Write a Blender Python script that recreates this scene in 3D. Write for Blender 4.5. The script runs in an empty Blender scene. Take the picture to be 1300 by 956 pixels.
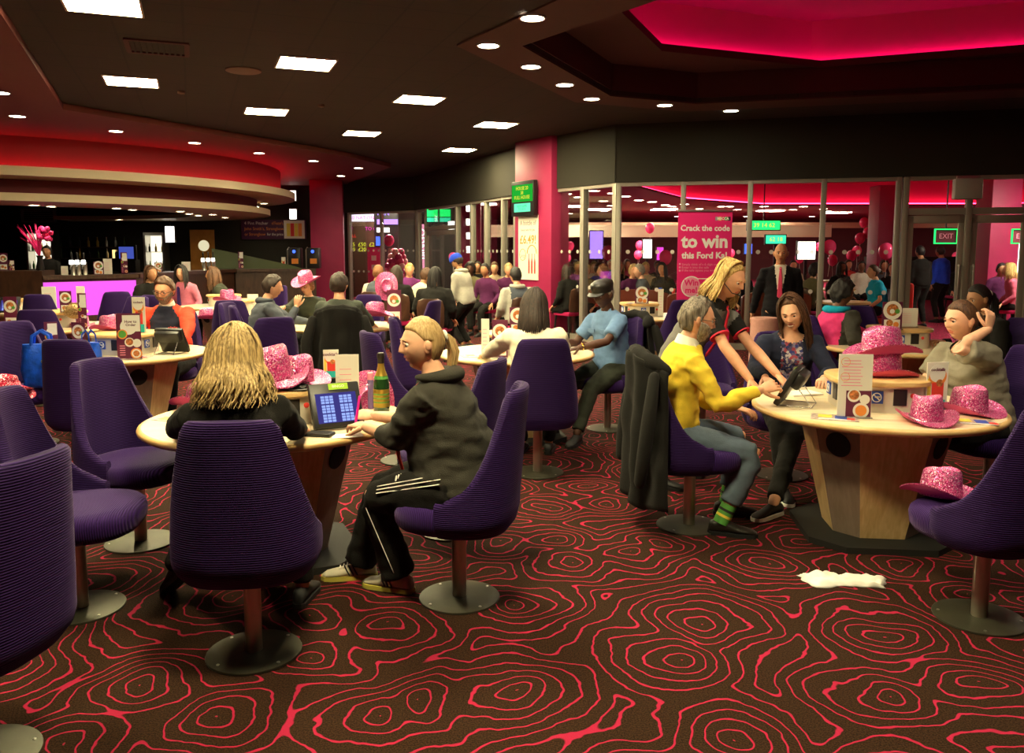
import bpy, bmesh, math, random
from mathutils import Vector, Matrix, noise
from mathutils.geometry import tessellate_polygon
PI = math.pi
S = bpy.context.scene
C = S.collection
random.seed(7)

# ---------------------------------------------------------------- camera, world, exposure
CAM_H = 1.65
FOC = 1050.0
PITCH = math.atan(117 / FOC)
cam_data = bpy.data.cameras.new('camera')
cam = bpy.data.objects.new('camera', cam_data)
C.objects.link(cam)
cam.location = (0, 0, CAM_H)
cam.rotation_euler = (PI / 2 - PITCH, 0, 0)
cam_data.sensor_fit = 'HORIZONTAL'
cam_data.sensor_width = 36.0
cam_data.lens = FOC * 36 / 1300
cam_data.shift_y = -45 / 1300          # the lens axis sits a little above the frame's middle
cam_data.clip_end = 200
S.camera = cam
world = bpy.data.worlds.new('world')
S.world = world
world.use_nodes = True
world.node_tree.nodes['Background'].inputs[0].default_value = (1.0, 0.62, 0.42, 1)
world.node_tree.nodes['Background'].inputs[1].default_value = 0.02
S.view_settings.view_transform = 'Standard'
S.view_settings.look = 'None'
S.view_settings.gamma = 1
S.view_settings.use_curve_mapping = False
S.view_settings.exposure = 0.7
S.cycles.max_bounces = 5
S.cycles.transparent_max_bounces = 12
S.cycles.use_denoising = True
S.cycles.sample_clamp_indirect = 4
S.cycles.caustics_reflective = False
S.cycles.caustics_refractive = False
PANEL_E = 104.0      # strength of the ceiling panels
SPOT_W = 48.0       # watts of each downlight
COVE_E = 9.0        # strength of the pink cove strips

def at(px, py, z):
    """a spot of the photograph on the horizontal plane at height z"""
    u = (px - 650) / FOC; v = -(py - 433) / FOC
    d = Vector((u, v * math.sin(PITCH) + math.cos(PITCH), v * math.cos(PITCH) - math.sin(PITCH)))
    t = (z - CAM_H) / d.z
    return Vector((d.x * t, d.y * t, z))

def ray(px, py, Y):
    """a spot of the photograph at depth Y"""
    u = (px - 650) / FOC; v = -(py - 433) / FOC
    d = Vector((u, v * math.sin(PITCH) + math.cos(PITCH), v * math.cos(PITCH) - math.sin(PITCH)))
    return Vector((d.x * Y / d.y, Y, CAM_H + d.z * Y / d.y))

def toward(x, y, tx, ty):
    return math.atan2(-(tx - x), ty - y)

# ---------------------------------------------------------------- materials
MAT = {}
def nodes_of(m):
    nt = m.node_tree
    return nt, nt.nodes, nt.links, nt.nodes['Principled BSDF']

def mat(name, col=(0.5, 0.5, 0.5), rough=0.6, metal=0.0, emit=None, estr=0.0, var=0.0, vscale=20, bump=0.0, bscale=60, spec=0.4, sheen=0.0, alpha=1.0):
    if name in MAT: return MAT[name]
    m = bpy.data.materials.new(name); m.use_nodes = True
    nt, N, L, b = nodes_of(m)
    b.inputs['Base Color'].default_value = (*col, 1)
    b.inputs['Roughness'].default_value = rough
    b.inputs['Metallic'].default_value = metal
    b.inputs['Specular IOR Level'].default_value = spec
    if sheen: b.inputs['Sheen Weight'].default_value = sheen
    if emit:
        b.inputs['Emission Color'].default_value = (*emit, 1)
        b.inputs['Emission Strength'].default_value = estr
    if alpha < 1: b.inputs['Alpha'].default_value = alpha
    if var or bump:
        tc = N.new('ShaderNodeTexCoord')
    if var:
        n = N.new('ShaderNodeTexNoise'); n.inputs['Scale'].default_value = vscale; n.inputs['Detail'].default_value = 4
        L.new(tc.outputs['Object'], n.inputs['Vector'])
        r = N.new('ShaderNodeValToRGB')
        r.color_ramp.elements[0].position = 0.3; r.color_ramp.elements[1].position = 0.7
        r.color_ramp.elements[0].color = (*[c * (1 - var) for c in col], 1)
        r.color_ramp.elements[1].color = (*[min(1, c * (1 + var)) for c in col], 1)
        L.new(n.outputs['Fac'], r.inputs['Fac']); L.new(r.outputs['Color'], b.inputs['Base Color'])
    if bump:
        n2 = N.new('ShaderNodeTexNoise'); n2.inputs['Scale'].default_value = bscale; n2.inputs['Detail'].default_value = 5
        L.new(tc.outputs['Object'], n2.inputs['Vector'])
        bp = N.new('ShaderNodeBump'); bp.inputs['Strength'].default_value = bump; bp.inputs['Distance'].default_value = 0.01
        L.new(n2.outputs['Fac'], bp.inputs['Height']); L.new(bp.outputs['Normal'], b.inputs['Normal'])
    MAT[name] = m
    return m

def cloth(name, col, rough=0.85, var=0.07, bump=0.35, bscale=240):
    return mat(name, col, rough, var=var, vscale=30, bump=bump, bscale=bscale, sheen=0.03, spec=0.12)

def mat_glow(name, col, s):
    if name in MAT: return MAT[name]
    m = bpy.data.materials.new(name); m.use_nodes = True
    nt = m.node_tree; nt.nodes.clear()
    e = nt.nodes.new('ShaderNodeEmission'); o = nt.nodes.new('ShaderNodeOutputMaterial')
    e.inputs[0].default_value = (*col, 1); e.inputs[1].default_value = s
    nt.links.new(e.outputs[0], o.inputs[0])
    MAT[name] = m
    return m

def mat_carpet(name, ground, line, ground2):
    m = bpy.data.materials.new(name); m.use_nodes = True
    nt, N, L, b = nodes_of(m)
    b.inputs['Roughness'].default_value = 0.95; b.inputs['Specular IOR Level'].default_value = 0.1
    geo = N.new('ShaderNodeNewGeometry')
    n = N.new('ShaderNodeTexNoise'); n.inputs['Scale'].default_value = 2.4; n.inputs['Detail'].default_value = 1.0
    L.new(geo.outputs['Position'], n.inputs['Vector'])
    sub = N.new('ShaderNodeVectorMath'); sub.operation = 'SUBTRACT'; sub.inputs[1].default_value = (0.5, 0.5, 0.5)
    L.new(n.outputs['Color'], sub.inputs[0])
    sc = N.new('ShaderNodeVectorMath'); sc.operation = 'SCALE'; sc.inputs['Scale'].default_value = 0.30
    L.new(sub.outputs[0], sc.inputs[0])
    add = N.new('ShaderNodeVectorMath'); add.operation = 'ADD'
    L.new(geo.outputs['Position'], add.inputs[0]); L.new(sc.outputs[0], add.inputs[1])
    nf = N.new('ShaderNodeTexNoise'); nf.inputs['Scale'].default_value = 16; nf.inputs['Detail'].default_value = 1
    L.new(geo.outputs['Position'], nf.inputs['Vector'])
    sub2 = N.new('ShaderNodeVectorMath'); sub2.operation = 'SUBTRACT'; sub2.inputs[1].default_value = (0.5, 0.5, 0.5)
    L.new(nf.outputs['Color'], sub2.inputs[0])
    sc2 = N.new('ShaderNodeVectorMath'); sc2.operation = 'SCALE'; sc2.inputs['Scale'].default_value = 0.028
    L.new(sub2.outputs[0], sc2.inputs[0])
    add2 = N.new('ShaderNodeVectorMath'); add2.operation = 'ADD'
    L.new(add.outputs[0], add2.inputs[0]); L.new(sc2.outputs[0], add2.inputs[1])
    v = N.new('ShaderNodeTexVoronoi'); v.voronoi_dimensions = '2D'; v.feature = 'SMOOTH_F1'
    v.inputs['Scale'].default_value = 1.8; v.inputs['Smoothness'].default_value = 0.22; v.inputs['Randomness'].default_value = 0.95
    L.new(add2.outputs[0], v.inputs['Vector'])
    mul = N.new('ShaderNodeMath'); mul.operation = 'MULTIPLY'; mul.inputs[1].default_value = 9.0
    L.new(v.outputs['Distance'], mul.inputs[0])
    fr = N.new('ShaderNodeMath'); fr.operation = 'PINGPONG'; fr.inputs[1].default_value = 0.5
    L.new(mul.outputs[0], fr.inputs[0])
    rp = N.new('ShaderNodeMapRange'); rp.inputs['From Min'].default_value = 0.042; rp.inputs['From Max'].default_value = 0.082
    rp.inputs['To Min'].default_value = 1; rp.inputs['To Max'].default_value = 0; rp.interpolation_type = 'SMOOTHSTEP'
    L.new(fr.outputs[0], rp.inputs['Value'])
    sp = N.new('ShaderNodeTexNoise'); sp.inputs['Scale'].default_value = 170; sp.inputs['Detail'].default_value = 3
    L.new(geo.outputs['Position'], sp.inputs['Vector'])
    g = N.new('ShaderNodeValToRGB'); g.color_ramp.elements[0].position = 0.38; g.color_ramp.elements[1].position = 0.62
    g.color_ramp.elements[0].color = (*ground, 1); g.color_ramp.elements[1].color = (*ground2, 1)
    L.new(sp.outputs['Fac'], g.inputs['Fac'])
    mx = N.new('ShaderNodeMix'); mx.data_type = 'RGBA'
    L.new(rp.outputs[0], mx.inputs['Factor']); L.new(g.outputs['Color'], mx.inputs[6]); mx.inputs[7].default_value = (*line, 1)
    L.new(mx.outputs[2], b.inputs['Base Color'])
    bp = N.new('ShaderNodeBump'); bp.inputs['Strength'].default_value = 0.35; bp.inputs['Distance'].default_value = 0.006
    L.new(sp.outputs['Fac'], bp.inputs['Height']); L.new(bp.outputs['Normal'], b.inputs['Normal'])
    MAT[name] = m
    return m

def mat_ribs(name, col, axis, scale=62):
    """velour upholstery woven in ribs"""
    m = bpy.data.materials.new(name); m.use_nodes = True
    nt, N, L, b = nodes_of(m)
    tc = N.new('ShaderNodeTexCoord')
    w = N.new('ShaderNodeTexWave'); w.wave_type = 'BANDS'; w.bands_direction = axis; w.wave_profile = 'SIN'
    w.inputs['Scale'].default_value = scale / 3.14159; w.inputs['Distortion'].default_value = 0.35; w.inputs['Detail Scale'].default_value = 0.4
    L.new(tc.outputs['Object'], w.inputs['Vector'])
    r = N.new('ShaderNodeValToRGB')
    r.color_ramp.elements[0].color = (*[c * 0.5 for c in col], 1); r.color_ramp.elements[1].color = (*[c * 1.25 for c in col], 1)
    L.new(w.outputs['Fac'], r.inputs['Fac']); L.new(r.outputs['Color'], b.inputs['Base Color'])
    bp = N.new('ShaderNodeBump'); bp.inputs['Strength'].default_value = 0.6; bp.inputs['Distance'].default_value = 0.004
    L.new(w.outputs['Fac'], bp.inputs['Height']); L.new(bp.outputs['Normal'], b.inputs['Normal'])
    b.inputs['Roughness'].default_value = 0.8; b.inputs['Specular IOR Level'].default_value = 0.2
    b.inputs['Sheen Weight'].default_value = 0.22; b.inputs['Sheen Roughness'].default_value = 0.35
    b.inputs['Sheen Tint'].default_value = (0.75, 0.55, 1, 1)
    MAT[name] = m
    return m

def mat_wood(name, c1, c2, rough=0.35, scale=(1.2, 14, 1.2)):
    m = bpy.data.materials.new(name); m.use_nodes = True
    nt, N, L, b = nodes_of(m)
    tc = N.new('ShaderNodeTexCoord'); mp = N.new('ShaderNodeMapping'); mp.inputs['Scale'].default_value = scale
    n = N.new('ShaderNodeTexNoise'); n.inputs['Scale'].default_value = 3; n.inputs['Detail'].default_value = 6; n.inputs['Distortion'].default_value = 0.6
    L.new(tc.outputs['Object'], mp.inputs['Vector']); L.new(mp.outputs[0], n.inputs['Vector'])
    r = N.new('ShaderNodeValToRGB'); r.color_ramp.elements[0].position = 0.3; r.color_ramp.elements[1].position = 0.72
    r.color_ramp.elements[0].color = (*c1, 1); r.color_ramp.elements[1].color = (*c2, 1)
    L.new(n.outputs['Fac'], r.inputs['Fac']); L.new(r.outputs['Color'], b.inputs['Base Color'])
    b.inputs['Roughness'].default_value = rough
    MAT[name] = m
    return m

def mat_glitter(name, c1, c2, scale=230):
    m = bpy.data.materials.new(name); m.use_nodes = True
    nt, N, L, b = nodes_of(m)
    tc = N.new('ShaderNodeTexCoord')
    v = N.new('ShaderNodeTexVoronoi'); v.inputs['Scale'].default_value = scale
    L.new(tc.outputs['Object'], v.inputs['Vector'])
    sx = N.new('ShaderNodeSeparateColor'); L.new(v.outputs['Color'], sx.inputs[0])
    r = N.new('ShaderNodeValToRGB')
    e = r.color_ramp.elements
    e[0].position = 0.0; e[0].color = (*c1, 1); e[1].position = 0.72; e[1].color = (*c2, 1)
    k = e.new(0.9); k.color = (1.0, 0.72, 0.85, 1)
    L.new(sx.outputs[0], r.inputs['Fac']); L.new(r.outputs['Color'], b.inputs['Base Color'])
    sub = N.new('ShaderNodeVectorMath'); sub.operation = 'SUBTRACT'; sub.inputs[1].default_value = (0.5, 0.5, 0.5)
    L.new(v.outputs['Color'], sub.inputs[0])
    sc = N.new('ShaderNodeVectorMath'); sc.operation = 'SCALE'; sc.inputs['Scale'].default_value = 0.9
    L.new(sub.outputs[0], sc.inputs[0])
    geo = N.new('ShaderNodeNewGeometry'); add = N.new('ShaderNodeVectorMath'); add.operation = 'ADD'
    L.new(geo.outputs['Normal'], add.inputs[0]); L.new(sc.outputs[0], add.inputs[1])
    nm = N.new('ShaderNodeVectorMath'); nm.operation = 'NORMALIZE'; L.new(add.outputs[0], nm.inputs[0])
    L.new(nm.outputs[0], b.inputs['Normal'])
    b.inputs['Roughness'].default_value = 0.3; b.inputs['Metallic'].default_value = 0.45
    MAT[name] = m
    return m

def mat_glass(name, tint=(1, 1, 1), gloss=0.5):
    """clear sheet glass: mostly clear with a fresnel shine"""
    m = bpy.data.materials.new(name); m.use_nodes = True
    nt = m.node_tree; N = nt.nodes; L = nt.links; N.clear()
    o = N.new('ShaderNodeOutputMaterial'); t = N.new('ShaderNodeBsdfTransparent'); g = N.new('ShaderNodeBsdfGlossy')
    t.inputs[0].default_value = (*tint, 1); g.inputs['Roughness'].default_value = 0.02
    f = N.new('ShaderNodeFresnel'); f.inputs[0].default_value = 1.45
    mu = N.new('ShaderNodeMath'); mu.operation = 'MULTIPLY'; mu.inputs[1].default_value = gloss
    mx = N.new('ShaderNodeMixShader')
    L.new(f.outputs[0], mu.inputs[0]); L.new(mu.outputs[0], mx.inputs[0]); L.new(t.outputs[0], mx.inputs[1]); L.new(g.outputs[0], mx.inputs[2]); L.new(mx.outputs[0], o.inputs[0])
    MAT[name] = m
    return m

def mat_cells(name, base, cells, sx, sy, emit=1.0, fill=0.8):
    """a lit screen showing a grid of small blocks (generated coordinates)"""
    m = bpy.data.materials.new(name); m.use_nodes = True
    nt = m.node_tree; N = nt.nodes; L = nt.links; N.clear()
    o = N.new('ShaderNodeOutputMaterial'); e = N.new('ShaderNodeEmission'); e.inputs[1].default_value = emit
    tc = N.new('ShaderNodeTexCoord')
    br = N.new('ShaderNodeTexBrick'); br.offset = 0.0; br.inputs['Scale'].default_value = 1
    br.inputs['Brick Width'].default_value = 1 / sx; br.inputs['Row Height'].default_value = 1 / sy
    br.inputs['Mortar Size'].default_value = (1 - fill) * 0.5 / max(sx, sy); br.inputs['Color1'].default_value = (*cells[0], 1)
    br.inputs['Color2'].default_value = (*cells[1], 1); br.inputs['Mortar'].default_value = (*base, 1)
    L.new(tc.outputs['Generated'], br.inputs['Vector']); L.new(br.outputs['Color'], e.inputs[0]); L.new(e.outputs[0], o.inputs[0])
    MAT[name] = m
    return m

def mat_tiles(name, col, line, rot=0.0, size=0.6, rough=0.9):
    m = bpy.data.materials.new(name); m.use_nodes = True
    nt, N, L, b = nodes_of(m)
    geo = N.new('ShaderNodeNewGeometry'); mp = N.new('ShaderNodeMapping'); mp.inputs['Rotation'].default_value = (0, 0, -rot)
    L.new(geo.outputs['Position'], mp.inputs['Vector'])
    br = N.new('ShaderNodeTexBrick'); br.offset = 0; br.inputs['Scale'].default_value = 1
    br.inputs['Brick Width'].default_value = size; br.inputs['Row Height'].default_value = size; br.inputs['Mortar Size'].default_value = 0.012
    br.inputs['Color1'].default_value = (*col, 1); br.inputs['Color2'].default_value = (*[c * 1.1 for c in col], 1); br.inputs['Mortar'].default_value = (*line, 1)
    L.new(mp.outputs[0], br.inputs['Vector']); L.new(br.outputs['Color'], b.inputs['Base Color'])
    b.inputs['Roughness'].default_value = rough
    MAT[name] = m
    return m

def mat_pattern(name, cols, scale=40):
    """printed fabric: random patches"""
    m = bpy.data.materials.new(name); m.use_nodes = True
    nt, N, L, b = nodes_of(m)
    tc = N.new('ShaderNodeTexCoord'); v = N.new('ShaderNodeTexVoronoi'); v.inputs['Scale'].default_value = scale
    L.new(tc.outputs['Object'], v.inputs['Vector'])
    sx = N.new('ShaderNodeSeparateColor'); L.new(v.outputs['Color'], sx.inputs[0])
    r = N.new('ShaderNodeValToRGB'); r.color_ramp.interpolation = 'CONSTANT'
    e = r.color_ramp.elements
    e[0].color = (*cols[0], 1); e[1].position = 1 / len(cols); e[1].color = (*cols[1], 1)
    for i, c in enumerate(cols[2:], 2):
        k = e.new(i / len(cols)); k.color = (*c, 1)
    L.new(sx.outputs[0], r.inputs['Fac']); L.new(r.outputs['Color'], b.inputs['Base Color'])
    b.inputs['Roughness'].default_value = 0.8
    MAT[name] = m
    return m

mat_carpet('carpet', (0.014, 0.007, 0.004), (0.37, 0.016, 0.056), (0.042, 0.019, 0.009))
mat_ribs('velour_shell', (0.022, 0.0045, 0.072), 'Z', 110)
mat_ribs('velour_seat', (0.029, 0.006, 0.095), 'Y', 110)
mat_wood('maple', (0.62, 0.40, 0.17), (0.80, 0.57, 0.29), 0.3, (14, 14, 1.0))
mat_wood('maple_edge', (0.60, 0.36, 0.13), (0.75, 0.50, 0.22), 0.35, (3, 3, 8))
mat_wood('table_laminate', (0.80, 0.66, 0.42), (0.88, 0.76, 0.53), 0.25, (1.0, 8, 1))
mat_wood('taupe_laminate', (0.20, 0.14, 0.10), (0.27, 0.20, 0.15), 0.3, (10, 10, 1))
mat_wood('dark_wood', (0.05, 0.022, 0.014), (0.10, 0.045, 0.025), 0.35)
mat_wood('red_wood', (0.16, 0.035, 0.02), (0.24, 0.06, 0.03), 0.35)
mat_wood('orange_wood', (0.75, 0.30, 0.05), (0.9, 0.42, 0.09), 0.4)
mat_glitter('pink_glitter', (0.30, 0.012, 0.11), (0.92, 0.10, 0.40), 300)
mat_glitter('red_sequin', (0.35, 0.005, 0.03), (0.8, 0.02, 0.09), 160)
mat('pink_felt', (0.72, 0.10, 0.30), 0.8)
mat_glass('sheet_glass'); mat_glass('acrylic', (0.95, 0.97, 1.0), 0.8)
mat('steel_dark', (0.075, 0.072, 0.05), 0.45, 0.6, var=0.2, vscale=6)
mat('steel_post', (0.42, 0.38, 0.32), 0.3, 0.9)
mat('steel', (0.55, 0.53, 0.48), 0.3, 0.9)
mat('alu', (0.34, 0.31, 0.26), 0.5, 0.35)
mat('plinth', (0.012, 0.012, 0.010), 0.7)
mat('black_plastic', (0.014, 0.013, 0.013), 0.4)
mat('matte_black', (0.008, 0.008, 0.009), 0.9)
mat('ceiling_tile_dummy', (0.03, 0.02, 0.018), 0.9)
mat_tiles('ceiling_tiles', (0.026, 0.015, 0.011), (0.017, 0.010, 0.008), math.radians(21))
mat('soffit_paint', (0.13, 0.028, 0.024), 0.75)
mat('ring_paint', (0.075, 0.028, 0.022), 0.8)
mat('recess_paint', (0.065, 0.014, 0.016), 0.8)
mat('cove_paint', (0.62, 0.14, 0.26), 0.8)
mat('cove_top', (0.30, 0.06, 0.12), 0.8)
mat('red_paint', (0.15, 0.014, 0.022), 0.7)
mat('cream_paint', (0.72, 0.60, 0.40), 0.6)
mat('dark_wall', (0.024, 0.021, 0.014), 0.85)
mat('maroon_wall', (0.15, 0.015, 0.035), 0.8)
mat('pink_pillar', (0.36, 0.018, 0.085), 0.55, var=0.1, vscale=2)
mat('panel_frame', (0.5, 0.45, 0.35), 0.5)
mat_glow('panel_light', (1.0, 0.86, 0.48), PANEL_E)
mat_glow('downlight_glow', (1.0, 0.90, 0.66), 26)
mat_glow('cove_glow', (1.0, 0.012, 0.20), COVE_E)
mat_glow('cove_red', (1.0, 0.015, 0.04), 11.0)
mat_glow('bar_pink', (0.80, 0.10, 0.72), 0.85)
mat_glow('white_glow', (1.0, 0.96, 0.85), 3.0)
mat_glow('green_glow', (0.02, 0.9, 0.15), 1.1)
mat_glow('teal_glow', (0.05, 0.8, 0.4), 0.9)
mat_glow('magenta_glow', (0.95, 0.05, 0.55), 0.9)
mat_glow('violet_glow', (0.45, 0.25, 1.0), 1.3)
mat_glow('blue_glow', (0.05, 0.12, 1.0), 1.5)
mat_glow('yellow_glow', (0.75, 0.75, 0.05), 0.8)
mat_glow('red_glow', (1.0, 0.05, 0.03), 0.9)
mat_cells('tablet_screen', (0.02, 0.02, 0.10), ((0.16, 0.22, 0.50), (0.06, 0.08, 0.26)), 8, 1, 1.0)
mat('white_card', (0.82, 0.78, 0.68), 0.6); mat('grey_print', (0.35, 0.3, 0.28), 0.7)
mat('purple_card', (0.12, 0.015, 0.05), 0.45); mat('orange_print', (0.85, 0.28, 0.05), 0.6)
mat('food_print', (0.50, 0.17, 0.05), 0.6, var=0.7, vscale=60); mat('white_print', (0.85, 0.82, 0.75), 0.6)
mat('green_print', (0.10, 0.35, 0.06), 0.6); mat('teal_print', (0.02, 0.50, 0.50), 0.5); mat('red_print', (0.75, 0.05, 0.04), 0.5)
mat('yellow_print', (0.85, 0.65, 0.08), 0.5); mat('blue_print', (0.03, 0.07, 0.40), 0.5); mat('black_print', (0.02, 0.02, 0.02), 0.6)
mat('banner_pink', (0.78, 0.02, 0.17), 0.5); mat('pale_pink', (0.85, 0.30, 0.42), 0.6)
mat('banner_purple', (0.07, 0.01, 0.05), 0.5); mat('hub_body', (0.66, 0.61, 0.52), 0.35, 0.1)
mat('balloon', (0.90, 0.07, 0.22), 0.18, emit=(0.9, 0.07, 0.2), estr=0.0); mat('paper', (0.9, 0.85, 0.75), 0.8)
mat('leaflet', (0.42, 0.33, 0.30), 0.4, var=0.8, vscale=35)
mat('bottle_green', (0.012, 0.05, 0.012), 0.06, spec=0.8); mat('gold_foil', (0.62, 0.42, 0.07), 0.3, 0.7)
mat('cork_dark', (0.02, 0.015, 0.01), 0.4); mat('pink_pen', (0.9, 0.02, 0.35), 0.3)
mat('blue_bag', (0.01, 0.08, 0.60), 0.3, var=0.4, vscale=14, bump=0.9, bscale=18)
mat('silver', (0.8, 0.8, 0.8), 0.25, 0.9)
SKIN = {}
for n_, c_ in dict(pale=(0.78, 0.42, 0.27), fair=(0.72, 0.36, 0.21), tan=(0.60, 0.27, 0.14), brown=(0.16, 0.065, 0.032), dark=(0.085, 0.035, 0.02), olive=(0.42, 0.20, 0.10)).items():
    m_ = mat('skin_' + n_, c_, 0.5, var=0.08, vscale=25, spec=0.35)
    bs = m_.node_tree.nodes['Principled BSDF']
    SKIN[n_] = m_
    mat('lips_' + n_, (c_[0] * 0.82, c_[1] * 0.45, c_[2] * 0.5), 0.4)
mat('eye_white', (0.75, 0.72, 0.68), 0.25); mat('eye_iris', (0.03, 0.025, 0.02), 0.15)
mat('teeth', (0.85, 0.8, 0.7), 0.3)
def hairmat(name, c1, c2, rough=0.62):
    m = bpy.data.materials.new(name); m.use_nodes = True
    nt, N, L, b = nodes_of(m)
    tc = N.new('ShaderNodeTexCoord'); mp = N.new('ShaderNodeMapping'); mp.inputs['Scale'].default_value = (120, 120, 9)
    n = N.new('ShaderNodeTexNoise'); n.inputs['Scale'].default_value = 1; n.inputs['Detail'].default_value = 3
    L.new(tc.outputs['Object'], mp.inputs['Vector']); L.new(mp.outputs[0], n.inputs['Vector'])
    r = N.new('ShaderNodeValToRGB'); r.color_ramp.elements[0].position = 0.35; r.color_ramp.elements[1].position = 0.65
    r.color_ramp.elements[0].color = (*c1, 1); r.color_ramp.elements[1].color = (*c2, 1)
    L.new(n.outputs['Fac'], r.inputs['Fac']); L.new(r.outputs['Color'], b.inputs['Base Color'])
    bp = N.new('ShaderNodeBump'); bp.inputs['Strength'].default_value = 0.5; bp.inputs['Distance'].default_value = 0.004
    L.new(n.outputs['Fac'], bp.inputs['Height']); L.new(bp.outputs['Normal'], b.inputs['Normal'])
    b.inputs['Roughness'].default_value = rough
    MAT[name] = m
hairmat('hair_blonde', (0.17, 0.10, 0.03), (0.56, 0.38, 0.15)); hairmat('hair_gold', (0.33, 0.19, 0.045), (0.75, 0.52, 0.18))
hairmat('hair_sandy', (0.32, 0.19, 0.07), (0.55, 0.37, 0.16)); hairmat('hair_brown', (0.045, 0.018, 0.008), (0.13, 0.055, 0.022))
hairmat('hair_dark', (0.012, 0.007, 0.005), (0.045, 0.022, 0.013)); hairmat('hair_black', (0.005, 0.004, 0.004), (0.018, 0.013, 0.012))
hairmat('hair_grey', (0.16, 0.13, 0.10), (0.42, 0.37, 0.31)); hairmat('hair_greybrown', (0.06, 0.045, 0.03), (0.24, 0.19, 0.14))
hairmat('hair_red', (0.15, 0.05, 0.02), (0.32, 0.13, 0.05))

# ---------------------------------------------------------------- mesh building
class MB:
    def __init__(s): s.v = []; s.f = []; s.m = []; s.X = Matrix.Identity(4)
    def put(s, vs, fs, mi=0):
        o = len(s.v); X = s.X
        s.v += [X @ Vector(p) for p in vs]
        s.f += [tuple(i + o for i in q) for q in fs]
        s.m += [mi] * len(fs)
        return s
    def box(s, c, d, mi=0, rz=0.0, bev=0.0):
        hx, hy, hz = d[0] / 2, d[1] / 2, d[2] / 2
        R = Matrix.Rotation(rz, 4, 'Z'); c = Vector(c)
        if bev <= 0:
            vs = [c + R @ Vector((x * hx, y * hy, z * hz)) for z in (-1, 1) for y in (-1, 1) for x in (-1, 1)]
            return s.put(vs, [(0, 2, 3, 1), (4, 5, 7, 6), (0, 1, 5, 4), (2, 6, 7, 3), (0, 4, 6, 2), (1, 3, 7, 5)], mi)
        bm = bmesh.new(); bmesh.ops.create_cube(bm, size=1)
        for v in bm.verts: v.co = Vector((v.co.x * d[0], v.co.y * d[1], v.co.z * d[2]))
        bmesh.ops.bevel(bm, geom=bm.edges[:], offset=bev, segments=2, profile=0.5, affect='EDGES')
        bm.verts.index_update()
        s.put([c + R @ v.co for v in bm.verts], [tuple(v.index for v in f.verts) for f in bm.faces], mi)
        bm.free(); return s
    def loft(s, rings, mi=0, cap=True, closed=True):
        n = len(rings[0]); vs = [p for r in rings for p in r]; fs = []
        for i in range(len(rings) - 1):
            for j in range(n if closed else n - 1):
                a = i * n + j; b = i * n + (j + 1) % n
                fs.append((a, b, b + n, a + n))
        if cap and closed:
            fs.append(tuple(reversed(range(n)))); k = (len(rings) - 1) * n; fs.append(tuple(range(k, k + n)))
        return s.put(vs, fs, mi)
    def lathe(s, prof, c=(0, 0, 0), seg=24, mi=0, cap=True, sx=1, sy=1, rot=0):
        c = Vector(c)
        rings = [[c + Vector((r * sx * math.cos(rot + 2 * PI * k / seg), r * sy * math.sin(rot + 2 * PI * k / seg), z)) for k in range(seg)] for r, z in prof]
        return s.loft(rings, mi, cap)
    def prism(s, poly, z0, z1, mi=0):
        return s.loft([[Vector((x, y, z)) for x, y in poly] for z in (z0, z1)], mi)
    def plate(s, poly, z0, z1, holes=(), mi=0):
        """flat slab of any outline, with holes"""
        loops = [list(poly)] + [list(h) for h in holes]
        tri = tessellate_polygon([[Vector((x, y, 0)) for x, y in l] for l in loops])
        flat = [p for l in loops for p in l]; n = len(flat)
        vs = [Vector((x, y, z0)) for x, y in flat] + [Vector((x, y, z1)) for x, y in flat]
        fs = [tuple(t) for t in tri] + [tuple(i + n for i in reversed(t)) for t in tri]
        o = 0
        for l in loops:
            k = len(l)
            fs += [(o + i, o + (i + 1) % k, o + (i + 1) % k + n, o + i + n) for i in range(k)]; o += k
        return s.put(vs, fs, mi)
    def wallstrip(s, pts, z0, z1, th=0.02, mi=0):
        """upright band following a plan polyline"""
        for (x0, y0), (x1, y1) in zip(pts, pts[1:]):
            L = math.hypot(x1 - x0, y1 - y0)
            s.box(((x0 + x1) / 2, (y0 + y1) / 2, (z0 + z1) / 2), (L + th * 0.5, th, z1 - z0), mi, math.atan2(y1 - y0, x1 - x0))
        return s
    def tube(s, pts, rad, seg=8, mi=0, flat=1.0, up=None, rnd=True):
        pts = [Vector(p) for p in pts]; n = len(pts)
        if not hasattr(rad, '__len__'): rad = [rad] * n
        rings = []; prev = up
        tans = []
        for i in range(n):
            t = (pts[min(i + 1, n - 1)] - pts[max(i - 1, 0)])
            tans.append(t.normalized() if t.length > 1e-9 else Vector((0, 0, 1)))
        if prev is None:
            prev = Vector((0, 0, 1)) if abs(tans[0].z) < 0.9 else Vector((0, 1, 0))
        def ring(c, t, r, u):
            a = t.cross(u).normalized(); b = a.cross(t).normalized()
            return [c + a * (r * math.cos(2 * PI * k / seg)) + b * (r * flat * math.sin(2 * PI * k / seg)) for k in range(seg)], b
        if rnd:
            for q in (0.97, 0.75):
                cc = pts[0] - tans[0] * rad[0] * q * min(flat, 1); rings.append(ring(cc, tans[0], rad[0] * math.sqrt(1 - q * q), prev)[0])
        for i in range(n):
            r, prev = ring(pts[i], tans[i], rad[i], prev); rings.append(r)
        if rnd:
            for q in (0.75, 0.97):
                cc = pts[-1] + tans[-1] * rad[-1] * q * min(flat, 1); rings.append(ring(cc, tans[-1], rad[-1] * math.sqrt(1 - q * q), prev)[0])
        return s.loft(rings, mi)
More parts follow.
